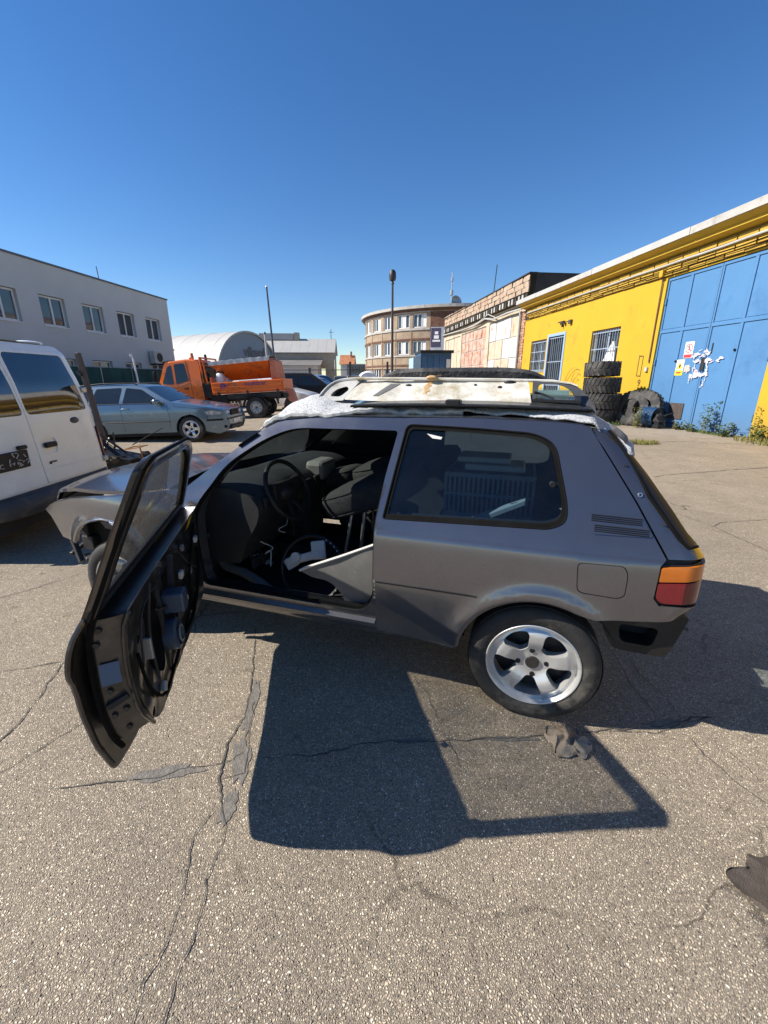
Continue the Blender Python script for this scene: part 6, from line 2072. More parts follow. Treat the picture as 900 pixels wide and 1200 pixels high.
def far_car(name, label, loc, rotz, paint, L=4.3, H=1.45, kind='hatch', tilt=0, wheels=(.31, 1.30)):
    t = thing(name, label, 'van' if kind == 'van' else 'car', loc, rotz)
    t.rotation_euler = (0, R(tilt), rotz)
    h = L / 2
    Yf = ytab([.2, .5, .85, 1.0, H], [.80, .86, .85, .81, .62], h - .6, .2, .6, -h + .5, .12, .5)
    if kind == 'van':
        prof = [(h - .1, .25), (h, .5), (h - .05, .8), (h - .5, 1.0), (h - .95, 1.05), (h - 1.6, H - .05), (h - 1.9, H), (-h + .25, H - .02), (-h + .02, 1.0), (-h, .5), (-h + .1, .25)]
        wins = [[(h - 1.15, 1.02), (h - 1.72, H - .14), (h - 2.2, H - .12), (h - 2.25, 1.02)], [(h - 2.35, 1.02), (h - 2.3, H - .12), (h - 3.3, H - .12), (h - 3.35, 1.02)]]
        ws = ((h - .95, 1.05), (h - 1.6, H - .05)); rs_ = ((-h + .02, 1.0), (-h + .25, H - .02))
    elif kind == 'estate':
        prof = [(h - .1, .22), (h, .45), (h - .05, .68), (h - .25, .78), (h - 1.15, .96), (h - 1.25, .98), (h - 1.95, H - .05), (h - 2.2, H), (-h + .5, H - .04), (-h + .12, .95), (-h, .6), (-h + .08, .25)]
        wins = [[(h - 1.45, .97), (h - 2.0, H - .12), (h - 2.42, H - .09), (h - 2.45, .97)], [(h - 2.53, .97), (h - 2.5, H - .09), (h - 3.2, H - .10), (h - 3.3, .97)], [(h - 3.38, .97), (h - 3.28, H - .1), (-h + .62, H - .13), (-h + .35, .99)]]
        ws = ((h - 1.25, .98), (h - 1.95, H - .05)); rs_ = ((-h + .12, .95), (-h + .5, H - .04))
    else:
        prof = [(h - .1, .22), (h, .45), (h - .05, .65), (h - .22, .76), (h - 1.0, .94), (h - 1.1, .96), (h - 1.75, H - .05), (h - 2.0, H), (-h + .9, H - .04), (-h + .25, .98), (-h + .05, .85), (-h, .6), (-h + .08, .25)]
        wins = [[(h - 1.3, .95), (h - 1.82, H - .12), (h - 2.25, H - .09), (h - 2.28, .95)], [(h - 2.36, .95), (h - 2.33, H - .09), (-h + 1.0, H - .14), (-h + .8, .97)]]
        ws = ((h - 1.1, .96), (h - 1.75, H - .05)); rs_ = ((-h + .25, .98), (-h + .9, H - .04))
    r, wb = wheels
    xf, xr = h - .85, -h + .75
    shell_body('body', prof, Yf, paint, t, [(xr, r, r + .05), (xf, r, r + .05)], step=.2, ny=7)
    for s in (1, -1):
        for w in wins:
            side_glass('window', w, Yf, s, GLASSD, t)
    skin_patch('windscreen', ws, Yf, GLASSD, t, cut=(.06, .96))
    skin_patch('rear_window', rs_, Yf, GLASSD, t, cut=(.1, .92))
    for x in (xf, xr):
        for s in (1, -1):
            make_wheel(t, (x, s * .70, r), s, r, .2, r * .66, detail=False)
    for s in (1, -1):
        b = MB(); b.ball((h - .12, s * .55, .66), .10, .16, .065, 10, 7); b.build('headlight', GALV, t)
        b = MB(); b.ball((-h + .08, s * .60, .82), .06, .13, .10, 10, 7); b.build('tail_light', RED, t)
    b = MB(); b.box((h - .03, -.35, .48), (h + .012, .35, .58)); b.build('grille', BLACKP, t, False, bevel=.01)
    return t


# ---- blue grey estate car
oc = thing('estate_car', 'blue grey estate car with silver five spoke wheels parked behind the white van', 'car', (-6.24, 11.55, -.03), rot=(0, -R(2.0), 0))
OY = ytab([.2, .35, .55, .80, .93, 1.0, 1.42], [.80, .835, .862, .862, .835, .815, .60], 1.55, .20, .70, -1.7, .12, .55)
oprof = [(2.02, .20), (2.20, .26), (2.265, .40), (2.275, .54), (2.235, .60), (2.22, .70), (2.12, .78), (1.85, .845), (1.40, .925), (1.03, .985), (.95, 1.00), (.30, 1.375), (.12, 1.425), (-.30, 1.455), (-1.0, 1.445), (-1.70, 1.385), (-2.02, 1.03), (-2.14, .90), (-2.24, .62), (-2.20, .34), (-2.08, .24)]
shell_body('body', oprof, OY, BLUECAR, oc, [(-1.13, .315, .365), (1.38, .315, .365)], step=.09, ny=11, bev=.035)
for s in (1, -1):
    for k, w in enumerate(([(.74, .985), (.22, 1.315), (-.17, 1.365), (-.24, .985)], [(-.34, .985), (-.28, 1.37), (-.92, 1.36), (-1.06, .99)], [(-1.14, .99), (-1.00, 1.355), (-1.48, 1.32), (-1.78, 1.03)])):
        side_glass('window', w, OY, s, GLASSD, oc, .004, .04)
    side_strip('belt_trim', [(.80, .975), (-1.80, 1.0)], OY, s, BLACKP, oc, .008)
    side_strip('side_moulding', [(.90, .535), (-.72, .535)], OY, s, BLACKP, oc, .016)
    side_strip('bumper_strip', [(1.80, .52), (2.0, .52), (2.17, .52)], OY, s, BLACKP, oc, .026, -.006)
    for line in ([(.86, .95), (.90, .60), (.86, .30)], [(-.29, .95), (-.30, .28)], [(-1.09, .97), (-1.0, .75), (-.80, .55)], [(1.02, .96), (1.06, .88), (1.75, .80), (2.05, .75)], [(1.80, .50), (1.86, .70), (1.80, .78)]):
        side_strip('panel_gap', line, OY, s, BLACKP, oc, .0042, -.0015)
    for x in (-.17, -.98):
        b = MB(); b.box((x - .09, s * OY(x, .86) - .012, .84), (x + .09, s * OY(x, .86) + .025 * s, .875)); b.build('door_handle', BLUECAR, oc, True, bevel=.008)
    b = MB(); b.ball((.66, s * .93, 1.01), .08, .10, .065, 12, 8, lambda d: superq(d, 3)); b.build('mirror', BLUECAR, oc)
    b = MB(); b.ball((.60, s * .93, 1.01), .05, .085, .055, 10, 6, lambda d: superq(d, 3)); b.build('mirror_glass', BLACKP, oc)
    hl = panel('headlight', rounded([(1.78, .73), (1.84, .655), (2.14, .645), (2.165, .70), (2.02, .755)], .02, 3), lambda u, v, d: Vector((u, s * (OY(u, v) + .010 - d), v)), mat('headlight_lens', (.50, .52, .54), .08, .3, coat=1, var=.35, vscale=9) if 'headlight_lens' not in MATS else MATS['headlight_lens'], oc, (), .05, .03)
    for (x, y) in ((2.16, .52), (2.17, .40)):
        b = MB(); b.ball((x + .02, s * y, .68), .06, .10, .05, 10, 7); b.build('headlight_bulb', MATS['headlight_lens'], hl)
    b = MB(); b.tube([(.10, s * .585, 1.43), (.0, s * .585, 1.475), (-.8, s * .585, 1.485), (-1.55, s * .575, 1.435), (-1.62, s * .57, 1.39)], .016, 7); b.build('roof_rail', BLACKP, oc)
    for x in (-1.13, 1.38):
        make_wheel(oc, (x, s * .755, .315), s, .315, .195, .215, 5, 75, True, bolts=5, win=(.36, .86, 12, 25))
skin_patch('windscreen', ((.95, 1.00), (.30, 1.375)), OY, GLASSD, oc, .90, cut=(.03, .97))
skin_patch('rear_window', ((-2.02, 1.03), (-1.70, 1.385)), OY, GLASSD, oc, .85, cut=(.1, .92))
b = MB(); b.box((2.20, -.30, .60), (2.262, .30, .745)); b.build('grille', BLACKP, oc, True, bevel=.02)
for k in range(8):
    b = MB(); b.box((2.262, -.26 + k * .068, .615), (2.272, -.235 + k * .068, .73)); b.build('grille_bar', DARKM, oc, False)
b = MB(); b.tube([(2.15, .55, .755), (2.245, .3, .765), (2.262, 0, .77), (2.245, -.3, .765), (2.15, -.55, .755)], .012, 7); b.build('grille_trim', GALV, oc)
b = MB(); b.box((2.268, -.26, .41), (2.284, .26, .52)); b.build('number_plate', SIGNW, oc, False, bevel=.004)
b = MB(); b.box((2.235, -.45, .25), (2.277, .45, .345)); b.build('lower_intake', BLACKP, oc, False, bevel=.02)
for s in (1, -1):
    b = MB(); b.ball((2.19, s * .58, .34), .06, .12, .055, 10, 7); b.build('fog_lamp', BLACKP, oc)
b = MB(); b.box((2.245, -.66, .505), (2.29, .66, .55)); b.build('bumper_strip', BLACKP, oc, False, bevel=.012)
b = MB(); b.box((-1.9, -.7, .16), (1.9, .7, .24)); b.build('underbody', INTER, oc, False)

# ---- white van, seen from behind
vn = thing('panel_van', 'white panel van seen from its twin rear doors with yellow reflections in the windows', 'van', (-3.22, 4.09, 0), pi)
VH = .79


def VR(u, v, d=0.0):
    k = 1 - .055 * smoothstep(1.1, 1.86, v)
    x = float(np.interp(v, [.3, .55, 1.2, 1.5, 1.78, 1.88], [.0, .0, .055, .115, .20, .28]))
    e = abs(u) / VH
    return Vector((x + .045 * e ** 8 + d, u * k, v))


vw = lambda a, b_: rounded([(a, 1.215), (b_, 1.215), (b_ - .02 if b_ > a else b_, 1.765), (a + .02, 1.765)], .05, 4)
W1 = vw(-.665, .155)
W2 = vw(.200, .665)
HRec = rounded([(-.075, .985), (.115, .985), (.115, .845), (-.075, .845)], .03, 3)
panel('rear_door', rounded([(-.715, .575), (.168, .575), (.176, 1.80), (-.700, 1.80)], [.08, .03, .02, .08], 4), VR, WHITEP, vn, [W1, HRec], .06, .03)
panel('rear_door', rounded([(.180, .575), (.730, .575), (.715, 1.80), (.188, 1.80)], [.03, .06, .06, .02], 4), VR, WHITEP, vn, [W2], .06, .03)
panel('body_frame', rounded([(-VH, .50), (VH, .50), (VH, 1.80), (.70, 1.86), (-.70, 1.86), (-VH, 1.80)], .03, 2), lambda u, v, d: VR(u, v, d + .012), WHITEP, vn, (), .09, .02)
panel('rear_window', W1, lambda u, v, d: VR(u, v, d + .004), VGLASS, vn, (), .09)
panel('rear_window', W2, lambda u, v, d: VR(u, v, d + .004), VGLASS, vn, (), .09)
b = MB(); b.box((.06, -.07, .85), (.075, .11, .98)); b.build('handle_recess', WHITEP, vn, False)
b = MB(); b.box((.0, -.06, .90), (.035, .085, .95), Matrix.Translation((.005, 0, 0))); b.build('door_handle', BLACKP, vn, True, bevel=.012)
b = MB(); b.box((.0, .30, .93), (.03, .40, .965), Matrix.Translation((.005, 0, 0))); b.build('door_handle', BLACKP, vn, True, bevel=.01)
b = MB(); b.ball(VR(-.41, 1.12, -.002), .012, .065, .032, 16, 8); b.build('oval_badge', mat('badge_dark', (.05, .06, .08), .25, .4), vn)
b = MB(); b.box((-.006, .0, .757), (.02, .085, .770), Matrix.Translation((.012, 0, 0))); b.box((-.006, .07, .745), (.02, .085, .757), Matrix.Translation((.012, 0, 0))); b.build('chrome_badge', DARKM, vn, False)
pr = MB(); pr.box((-.004, .31, .77), (.02, .74, .925), Matrix.Translation((.012, 0, 0))); pl_ = pr.build('plate_holder', BLACKP, vn, False, bevel=.008)
rs = random.Random(4)
b = MB()
for i in range(30):
    y = lerp(.33, .72, rs.random()); z = lerp(.785, .91, rs.random()); a = rs.uniform(0, pi); l = rs.uniform(.02, .05)
    b.bar((.005, y, z), (.005, y + l * cos(a), min(.915, max(.78, z + l * sin(a)))), .004, .008, up=(1, 0, 0))
b.build('plate_holder_ribs', PALE, pl_, False)
b = MB(); b.tube([VR(u, v, -.002) for u, v in ((-.70, .98), (-.4, .70), (-.2, .68), (.16, .66))], .003, 5) if False else b.tube([VR(u, .70 + .004 * u, -.001) for u in np.linspace(-.70, .16, 8)], .003, 5); b.build('pressed_line', WHITEP, vn)
for z in (.66, 1.42):
    b = MB(); b.box((.0, -.775, z - .03), (.06, -.70, z + .03), Matrix.Translation((VR(-.74, z).x - .03, 0, 0))); b.build('hinge', STEEL if z > 1 else GALV, vn, True, bevel=.012)
for s in (-1, 1):
    for nm, z0, z1, mm in (('red_lens', .905, 1.02, RED), ('amber_lens', .80, .902, AMBER), ('red_lens', .65, .797, RED)):
        panel(nm, rounded([(s * .728, z0), (s * .800, z0), (s * .800, z1), (s * .733, z1)], .008, 2), lambda u, v, d: VR(u, v, d - .014), mm, vn, (), .03, .05)
    b = MB(); b.tube([VR(s * .73, z, -.010) for z in (.64, .80, .92, 1.03)], .007, 6); b.build('lamp_edge', BLACKP, vn)
# body sides, roof, bumper
b = MB()
sec = [(.50, 1.0), (1.1, 1.0), (1.6, .965), (1.80, .93), (1.855, .88), (1.875, .6), (1.885, 0)]
secs = [(z, k * VH) for z, k in sec] + [(z, -k * VH) for z, k in sec[::-1][1:]]
xs_ = [.29, .40, .9, 1.6, 2.6, 3.2]
v = []
for i, x in enumerate(xs_):
    for z, y in secs:
        dx = VR(y / max(1e-6, 1), z).x + .03 if i == 0 else x
        zz = z + (.02 * smoothstep(0, .5, x - .29) if z > 1.7 else 0)
        v.append((dx if i == 0 else x, y, zz))
n = len(secs)
b.add(v, [(i * n + k, i * n + k + 1, (i + 1) * n + k + 1, (i + 1) * n + k) for i in range(len(xs_) - 1) for k in range(n - 1)])
b.add([(3.2, y, z) for z, y in secs] + [(4.0, .70, .5), (4.0, .70, 1.0), (3.8, -.70, 1.05), (4.0, -.70, .5)], [tuple(range(n))])
b.build('body_side', WHITEP, vn, True, 50)
b = MB(); b.box((3.2, -.76, .3), (4.1, .76, .95)); b.build('bonnet', WHITEP, vn, True, bevel=.12, bseg=4)
b = MB(); b.add([VR(-.70, 1.80), VR(.70, 1.80), Vector((.40, .66, 1.882)), Vector((.40, -.66, 1.882))], [(0, 1, 2, 3)]); b.build('roof_edge', WHITEP, vn)
b = MB(); b.ball((.36, -.45, 1.885), .07, .15, .016, 12, 6); b.build('roof_lamp', WHITEP, vn)
b = MB(); b.grid(lambda a, c: Vector((-.075 - .03 * (1 - (2 * a - 1) ** 4) + .14 * abs(2 * a - 1) ** 6 + .05 * (c * 2 - 1) ** 2, lerp(-.82, .82, a), lerp(.36, .545, c))), 24, 6)
b.grid(lambda a, c: Vector((lerp(-.055, .06, c) + .13 * abs(2 * a - 1) ** 6 * (1 - c), lerp(-.80, .80, a), .548 + .012 * c)), 24, 3)
bp_ = b.build('rear_bumper', mat('bumper_grey', (.055, .057, .062), .6, var=.15, vscale=6, dirt=(.14, .12, .10), dscale=4, damt=.3), vn)
b = MB(); b.cyl((-.10, .12, .46), (-.125, .12, .46), .03, n=14); b.build('tow_cover', BLACKP, bp_)
b = MB(); b.box((.1, -.70, .22), (3.6, .70, .50)); b.build('underbody', INTER, vn, False)
for x in (.75, 3.35):
    for s in (1, -1):
        make_wheel(vn, (x, s * .68, .32), s, .32, .20, .21, detail=False)

# ---- orange spreader truck
tk = thing('spreader_truck', 'orange municipal truck with a salt spreader hopper and purple lettering', 'truck', (-4.46, 15.85, .225), rot=(0, R(3.4), pi))
TY = ytab([.5, .8, 1.25, 2.1], [.74, .78, .79, .70], 2.9, .10, .5, -9, 0, 1)
cprof = [(3.10, .55), (3.34, .62), (3.36, .95), (3.30, 1.20), (3.18, 1.34), (2.90, 1.96), (2.78, 2.06), (2.2, 2.10), (1.86, 2.07), (1.80, 1.9), (1.78, .9), (1.80, .62)]
shell_body('cab', cprof, TY, ORANGE, tk, [(2.55, .37, .43)], zb=.55, step=.1, bev=.05)
for s in (1, -1):
    side_glass('side_window', [(3.10, 1.34), (2.86, 1.88), (2.72, 1.95), (2.70, 1.30)], TY, s, GLASSD, tk, .004, .05)
    side_glass('side_window', [(2.62, 1.30), (2.62, 1.96), (2.26, 1.98), (2.18, 1.40)], TY, s, GLASSD, tk, .004, .05)
    side_strip('door_gap', [(3.12, 1.22), (2.6, 1.22), (2.2, 1.32), (2.12, 1.30), (2.10, .8), (2.2, .65)], TY, s, DARKM, tk, .008)
    side_strip('door_gap', [(2.14, 1.36), (2.2, 2.02)], TY, s, DARKM, tk, .008)
    b = MB(); b.box((2.22, s * .79 - .01, 1.12), (2.36, s * .79 + .02, 1.16)); b.build('door_handle', BLACKP, tk, False)
    b = MB(); b.ball((3.22, s * .92, 1.60), .05, .09, .17, 12, 8, lambda d: superq(d, 4)); b.tube([(3.12, s * .74, 1.8), (3.2, s * .9, 1.78)], .014, 6); b.build('mirror', BLACKP, tk)
skin_patch('windscreen', ((3.18, 1.34), (2.90, 1.96)), TY, GLASSD, tk, .92, cut=(.05, .95))
b = MB(); b.box((2.70, -.62, 2.0), (3.05, .62, 2.10)); b.build('sun_visor', BLACKP, tk, False, bevel=.03)
b = MB(); b.box((1.72, -.60, 1.45), (1.79, .60, 1.98)); b.build('rear_cab_window', GLASSD, tk, False)
b = MB(); b.tube([(1.70, .72, .9), (1.70, .72, 2.12), (1.70, -.72, 2.12), (1.70, -.72, .9)], .035, 8); b.tube([(1.55, .74, 1.0), (1.60, .72, 2.0), (1.70, .72, 2.10)], .03, 8); b.build('cab_guard', ORANGED, tk)
for (x, y) in ((2.05, .45), (2.5, -.4), (1.95, -.45)):
    b = MB(); b.cyl((x, y, 2.08), (x, y, 2.16), .05, n=12); b.cyl((x, y, 2.16), (x, y, 2.30 if x < 2.1 else 2.22), .055 if x < 2.1 else .03, .04, n=12); b.build('beacon', AMBER if x > 1.96 else DARKM, tk)
b = MB(); b.ball((1.62, .60, 1.50), .15, .15, .17, 14, 9); b.cyl((1.62, .60, 1.3), (1.62, .60, 1.05), .06, n=10); b.build('air_filter', BLACKP, tk)
b = MB(); b.box((1.45, .45, .82), (1.78, .78, 1.28)); b.box((.98, .45, .55), (1.5, .76, .86)); b.build('battery_box', BLACKP, tk, False, bevel=.03)
b = MB(); b.box((-1.0, -.36, .62), (3.0, -.24, .78)); b.box((-1.0, .24, .62), (3.0, .36, .78)); b.box((-.9, -.7, .70), (1.5, .7, .86)); b.build('chassis', DARKM, tk, False)
# dropside bed
b = MB(); b.box((-1.05, -.80, .88), (1.42, .80, .94)); b.build('bed_floor', ORANGED, tk, False)
for s in (1, -1):
    sdp = MB(); sdp.box((-1.02, s * .80 - .02, .945), (1.40, s * .80 + .02, 1.28)); sp_ = sdp.build('side_board', ORANGE, tk, False, bevel=.008)
    for z in (.96, 1.11, 1.25):
        b = MB(); b.box((-1.0, s * .822 - .012, z - .012), (1.38, s * .822 + .012, z + .012)); b.build('board_rib', ORANGE, sp_, False, bevel=.006)
    for x in (-.85, .2, 1.2):
        b = MB(); b.box((x - .03, s * .83 - .02, .86), (x + .03, s * .83 + .015, .97)); b.build('board_hinge', DARKM, sp_, False)
    if s > 0:
        Mt = Matrix(((-1, 0, 0, 0), (0, 0, 1, 0), (0, 1, 0, 0), (0, 0, 0, 1)))
        Mt.translation = (-.10, .8365, 1.185)
        text_mesh('lettering', 'multicar', .20, PURPLE, Mt, sp_, .004, xs=1.15)
        b = MB(); b.lathe([(.075, 0), (.085, .003), (.05, .003), (.05, 0)], (1.02, .8365, 1.16), (0, 1, 0), 16, False); b.bar((1.10, .838, 1.12), (.90, .838, 1.19), .003, .03); b.bar((.92, .838, 1.10), (.80, .838, 1.20), .003, .028); b.build('emblem', PURPLE, sp_)
b = MB(); b.box((-1.06, -.78, .945), (-1.02, .78, 1.28)); b.build('tailboard', ORANGE, tk, False, bevel=.008)
b = MB(); b.box((1.40, -.78, .945), (1.44, .78, 1.45)); b.build('headboard', ORANGE, tk, False, bevel=.008)
# spreader hopper
hp_ = [(-.62, .62, 1.92), (1.42, .62, 1.86)]
def hopper(x, s, z0): return (x, s, z0)
b = MB()
tp_ = [(-.60, -.66, 2.00), (1.42, -.66, 1.93), (1.42, .66, 1.93), (-.60, .66, 2.00)]
bt_ = [(-.55, -.22, 1.35), (.92, -.22, 1.33), (.92, .22, 1.33), (-.55, .22, 1.35)]
md_ = [(-.60, -.66, 1.90), (1.40, -.66, 1.83), (1.40, .66, 1.83), (-.60, .66, 1.90)]
b.add(tp_ + md_ + bt_, [(0, 1, 2, 3), (8, 11, 10, 9)] + [(i, 4 + i, 4 + (i + 1) % 4, (i + 1) % 4) for i in range(4)] + [(4 + i, 8 + i, 8 + (i + 1) % 4, 4 + (i + 1) % 4) for i in range(4)])
ho = b.build('hopper', ORANGED, tk, False, bevel=.01)
b = MB(); b.tube([(1.44, .67, 1.84), (-.62, .67, 1.90)], .022, 8); b.tube([(1.42, .67, 1.82), (-.62, .67, 1.89)], .015, 8); b.build('hopper_rim', ORANGED, ho)
b = MB(); b.grid(lambda a, c: Vector((lerp(-.66, 1.46, a), lerp(-.69, .69, c), lerp(2.03, 1.96, a) + .035 * (1 - (2 * c - 1) ** 2) + .01 * sin(a * 40) * (1 - (2 * c - 1) ** 2))), 30, 8)
b.grid(lambda a, c: Vector((lerp(-.66, 1.46, a), .69 + .004 * sin(a * 50), lerp(2.03, 1.96, a) - .13 * c)), 30, 1)
b.build('tarpaulin', mat('silver_tarp', (.50, .51, .52), .45, var=.15, vscale=5), ho)
b = MB(); b.box((-.90, -.45, 1.0), (-.60, .45, 1.30)); b.prism([(-.62, 1.30), (-.62, 1.98), (-.80, 1.90), (-.86, 1.30)], -.55, .60, lambda u, v, d: Vector((u, d, v))); b.build('spreader_drive', mat('faded_orange', (.58, .20, .11), .6, var=.2, vscale=6), tk, False, bevel=.01)
b = MB(); b.prism([(-.98, .86), (-1.18, .50), (-1.42, .48), (-1.30, .92)], .25, .62, lambda u, v, d: Vector((u, d, v))); b.build('rear_flap', mat('faded_red', (.52, .19, .13), .6, var=.2, vscale=6), tk, False, bevel=.01)
b = MB(); b.box((-1.15, -.7, .66), (-1.0, .7, .80)); b.bar((-1.05, .4, .8), (-1.05, .4, .4), .06, .06); b.bar((-.8, .6, .86), (-.75, .6, .45), .05, .05); b.cyl((-1.1, .5, .45), (-1.1, .2, .45), .1, n=10); b.build('rear_frame', DARKM, tk, False)
for s in (1, -1):
    b = MB(); b.grid(lambda a, c: Vector((.0 + .46 * cos(R(lerp(5, 175, a))), s * lerp(.50, .80, c), .37 + .46 * sin(R(lerp(5, 175, a))))), 16, 1); b.grid(lambda a, c: Vector(((.46 - .05 * c) * cos(R(lerp(5, 175, a))), s * .80, .37 + (.46 - .05 * c) * sin(R(lerp(5, 175, a))))), 16, 1); b.build('mudguard', BLACKP, tk)
    for x in (0, 2.55):
        tw = make_wheel(tk, (x, s * .66, .37), s, .37, .22, .215, 8, 0, True, GALV, 6, win=(.62, .80, 6, 8))
wc = thing('canister', 'white plastic canister standing on the orange truck behind the cab', 'canister', (-5.72, 15.35, 1.40))
b = MB(); b.ball((0, 0, .15), .13, .12, .20, 16, 10, lambda d: superq(d, 4)); b.build('body', SIGNW, wc)
b = MB(); b.cyl((-.03, 0, .33), (-.03, 0, .40), .035, n=10); b.tube([(.10, 0, .28), (.12, 0, .38), (.02, 0, .38)], .018, 6); b.build('handle', BLACKP, wc)

# ---- cars parked further back
far_car('offroad_car', 'yellow off road car parked left of the blue estate cars', (-6.9, 33.2, gz(-6.9, 33)), R(205), mat('yellow_paint', (.66, .46, .04), .3, coat=.5), 4.0, 1.65, 'van')
far_car('people_carrier', 'dark blue people carrier with pale roof parked behind the yellow car', (-4.9, 31.5, gz(-4.9, 31)), R(-24), mat('deep_blue_paint', (.10, .16, .26), .25, .4, coat=.8), 4.5, 1.72, 'van')
far_car('saloon_car', 'light blue small car in front of the dark blue people carrier', (-4.3, 27.6, gz(-4.3, 27)), R(-35), mat('light_blue_paint', (.24, .36, .55), .25, .4, coat=.8), 4.0, 1.42)
far_car('saloon_car', 'red car half hidden under the light blue small car', (-3.9, 25.0, gz(-3.9, 25)), R(-20), mat('red_paint', (.30, .05, .04), .3, coat=.8), 3.9, 1.30)
far_car('offroad_car', 'black tall car parked by the fence post left of the white tank', (-2.2, 33.5, gz(-2, 33)), R(60), mat('black_paint', (.02, .02, .022), .25, coat=.8), 4.2, 1.70, 'van')
far_car('saloon_car', 'white car nosing out behind the orange truck tail', (-5.0, 19.2, gz(-5, 19)), R(-8), mat('white_paint', (.72, .72, .72), .3, coat=.6), 4.2, 1.42)
far_car('saloon_car', 'matt black car parked beside the white car behind the truck', (-3.7, 21.4, gz(-4, 20)), R(12), mat('matt_black_paint', (.015, .015, .016), .75), 3.6, 1.58, 'van')
far_car('saloon_car', 'silver car parked by the lamp post before the blue container', (1.3, 40, 0), R(-10), mat('silver_paint', (.45, .46, .48), .3, .6, coat=.6), 4.3, 1.5, 'estate')
tnk = thing('white_tank', 'round white tank on a dark stand by the steel fence', 'tank', (-1.35, 34.5, 0))
b = MB(); b.lathe([(.02, -.02), (.5, 0), (.72, .06), (.80, .2), (.80, 1.4), (.7, 1.55), (.02, 1.6)], (0, 0, 1.35), (.1, -1, 0), 24); b.build('shell', SIGNW, tnk)
b = MB(); b.box((-.7, -1.4, .0), (-.55, 0, .75)); b.box((.55, -1.4, 0), (.7, 0, .75)); b.box((-.7, -1.4, .62), (.7, 0, .72)); b.build('stand', DARKM, tnk, False)

# ------------------------------------------------------------------ props
# truck tyres
def truck_tyre(Rt, Rr, w, parent, lugs=26):
    b = MB()
    h = w / 2
    prof = [(Rr, -h * .8), (Rr * 1.03, -h * .92), (Rr + (Rt - Rr) * .5, -h), (Rt * .95, -h * .93), (Rt * .985, -h * .8), (Rt * .99, 0), (Rt * .985, h * .8), (Rt * .95, h * .93), (Rr + (Rt - Rr) * .5, h), (Rr * 1.03, h * .92), (Rr, h * .8), (Rr * .97, 0)]
    b.lathe(prof, (0, 0, 0), (0, 0, 1), 40, True)
    c = b.build('casing', TREAD, parent, True, 40)
    b = MB()
    for k in range(lugs):
        for s in (1, -1):
            a0 = 2 * pi * (k + (.5 if s > 0 else 0)) / lugs
            v = []
            for (da, z) in ((0, .04), (.13, .04), (.30, .98), (.15, .98)):
                a = a0 + da * .9
                for r in (Rt * .97, Rt * 1.02):
                    v.append((r * cos(a), r * sin(a), s * h * z))
            b.add(v, [(1, 3, 5, 7), (0, 1, 7, 6), (2, 3, 1, 0), (4, 5, 3, 2), (6, 7, 5, 4)])
    t = tag(b.build('tread_lugs', TREAD, parent, False), kind='stuff')
    return c


stack = YW(4.55, 0, -1.5)
HT = [.54, .54, .53, .50]
z = 0
labs = ['big worn truck tyre, lowest of the stack by the yellow wall', 'big worn truck tyre, second from the ground in the stack', 'big chunky truck tyre, third from the ground in the stack', 'big truck tyre with coarse lugs on top of the stack']
for k in range(4):
    Rt = (.60, .61, .605, .575)[k]
    t = thing('truck_tyre', labs[k], 'tyre', (stack.x + (0, .02, -.03, -.09)[k], stack.y + (0, -.02, .02, .03)[k], z + HT[k] / 2), k * 1.3, 'truck tyres by the yellow workshop')
    t.rotation_euler = (R((0, 1, -1, 2.5)[k]), R((0, -1, .5, -1.5)[k]), k * 1.3)
    truck_tyre(Rt, .30, HT[k] - .015, t, (24, 28, 26, 20)[k])
    z += HT[k] + (.002 if k < 2 else .012)
for k, (u, d, lean, yaw) in enumerate(((3.80, -.78, 13, -58), (3.42, -.62, 13, -66), (5.6, -.75, 20, -75))):
    p = YW(u, 0, d)
    Rt = (.58, .60, .62)[k]
    t = thing('truck_tyre', ['truck tyre standing upright right beside the tyre stack', 'truck tyre standing upright behind the first one, nearest the blue gate', 'truck tyre leaning on the wall left of the tyre stack'][k], 'tyre', (p.x, p.y, Rt - .01), 0, 'truck tyres by the yellow workshop')
    t.rotation_euler = (R(90 - lean), 0, R(yaw))
    truck_tyre(Rt, .31, .30, t, 24)

br = thing('steel_drum', 'blue steel drum lying with its dark open end beside the gate', 'drum', YW(3.1, .345, -.55))
br.scale = (.92, .92, .92)
q = Vector((.30, -.95, 0)).normalized()
b = MB(); b.lathe([(.33, .3), (.36, .28), (.355, .1), (.372, .08), (.372, .05), (.355, .03), (.355, -.15), (.372, -.17), (.372, -.2), (.355, -.22), (.36, -.3), (.345, -.31), (.335, -.25), (.33, -.20)], (0, 0, 0), -q, 32); b.build('shell', mat('drum_blue', (.012, .048, .115), .45, var=.25, vscale=4, dirt=(.06, .06, .06), dscale=3, damt=.4), br)
b = MB(); b.cyl(q * .2, q * .245, .335, n=24); b.build('drum_end', BLACKP, br)
sc_ = thing('rubbish_sack', 'dark rubbish sack leaning on the drum by the blue gate', 'sack', YW(2.72, .0, -.55))
b = MB(); b.ball((0, 0, .22), .19, .17, .25, 18, 12, lambda d: 1 + .5 * nz(d.x * 2.1, d.y * 2.1, d.z * 2.1 + 4) + .2 * nz(d.x * 6, d.y * 6, d.z * 6)); b.tube([(.05, -.05, .36), (.16, -.15, .46), (.30, -.20, .50)], [.05, .018, .022], 7); b.build('sack', BLACKP, sc_)

# weeds and grass tufts


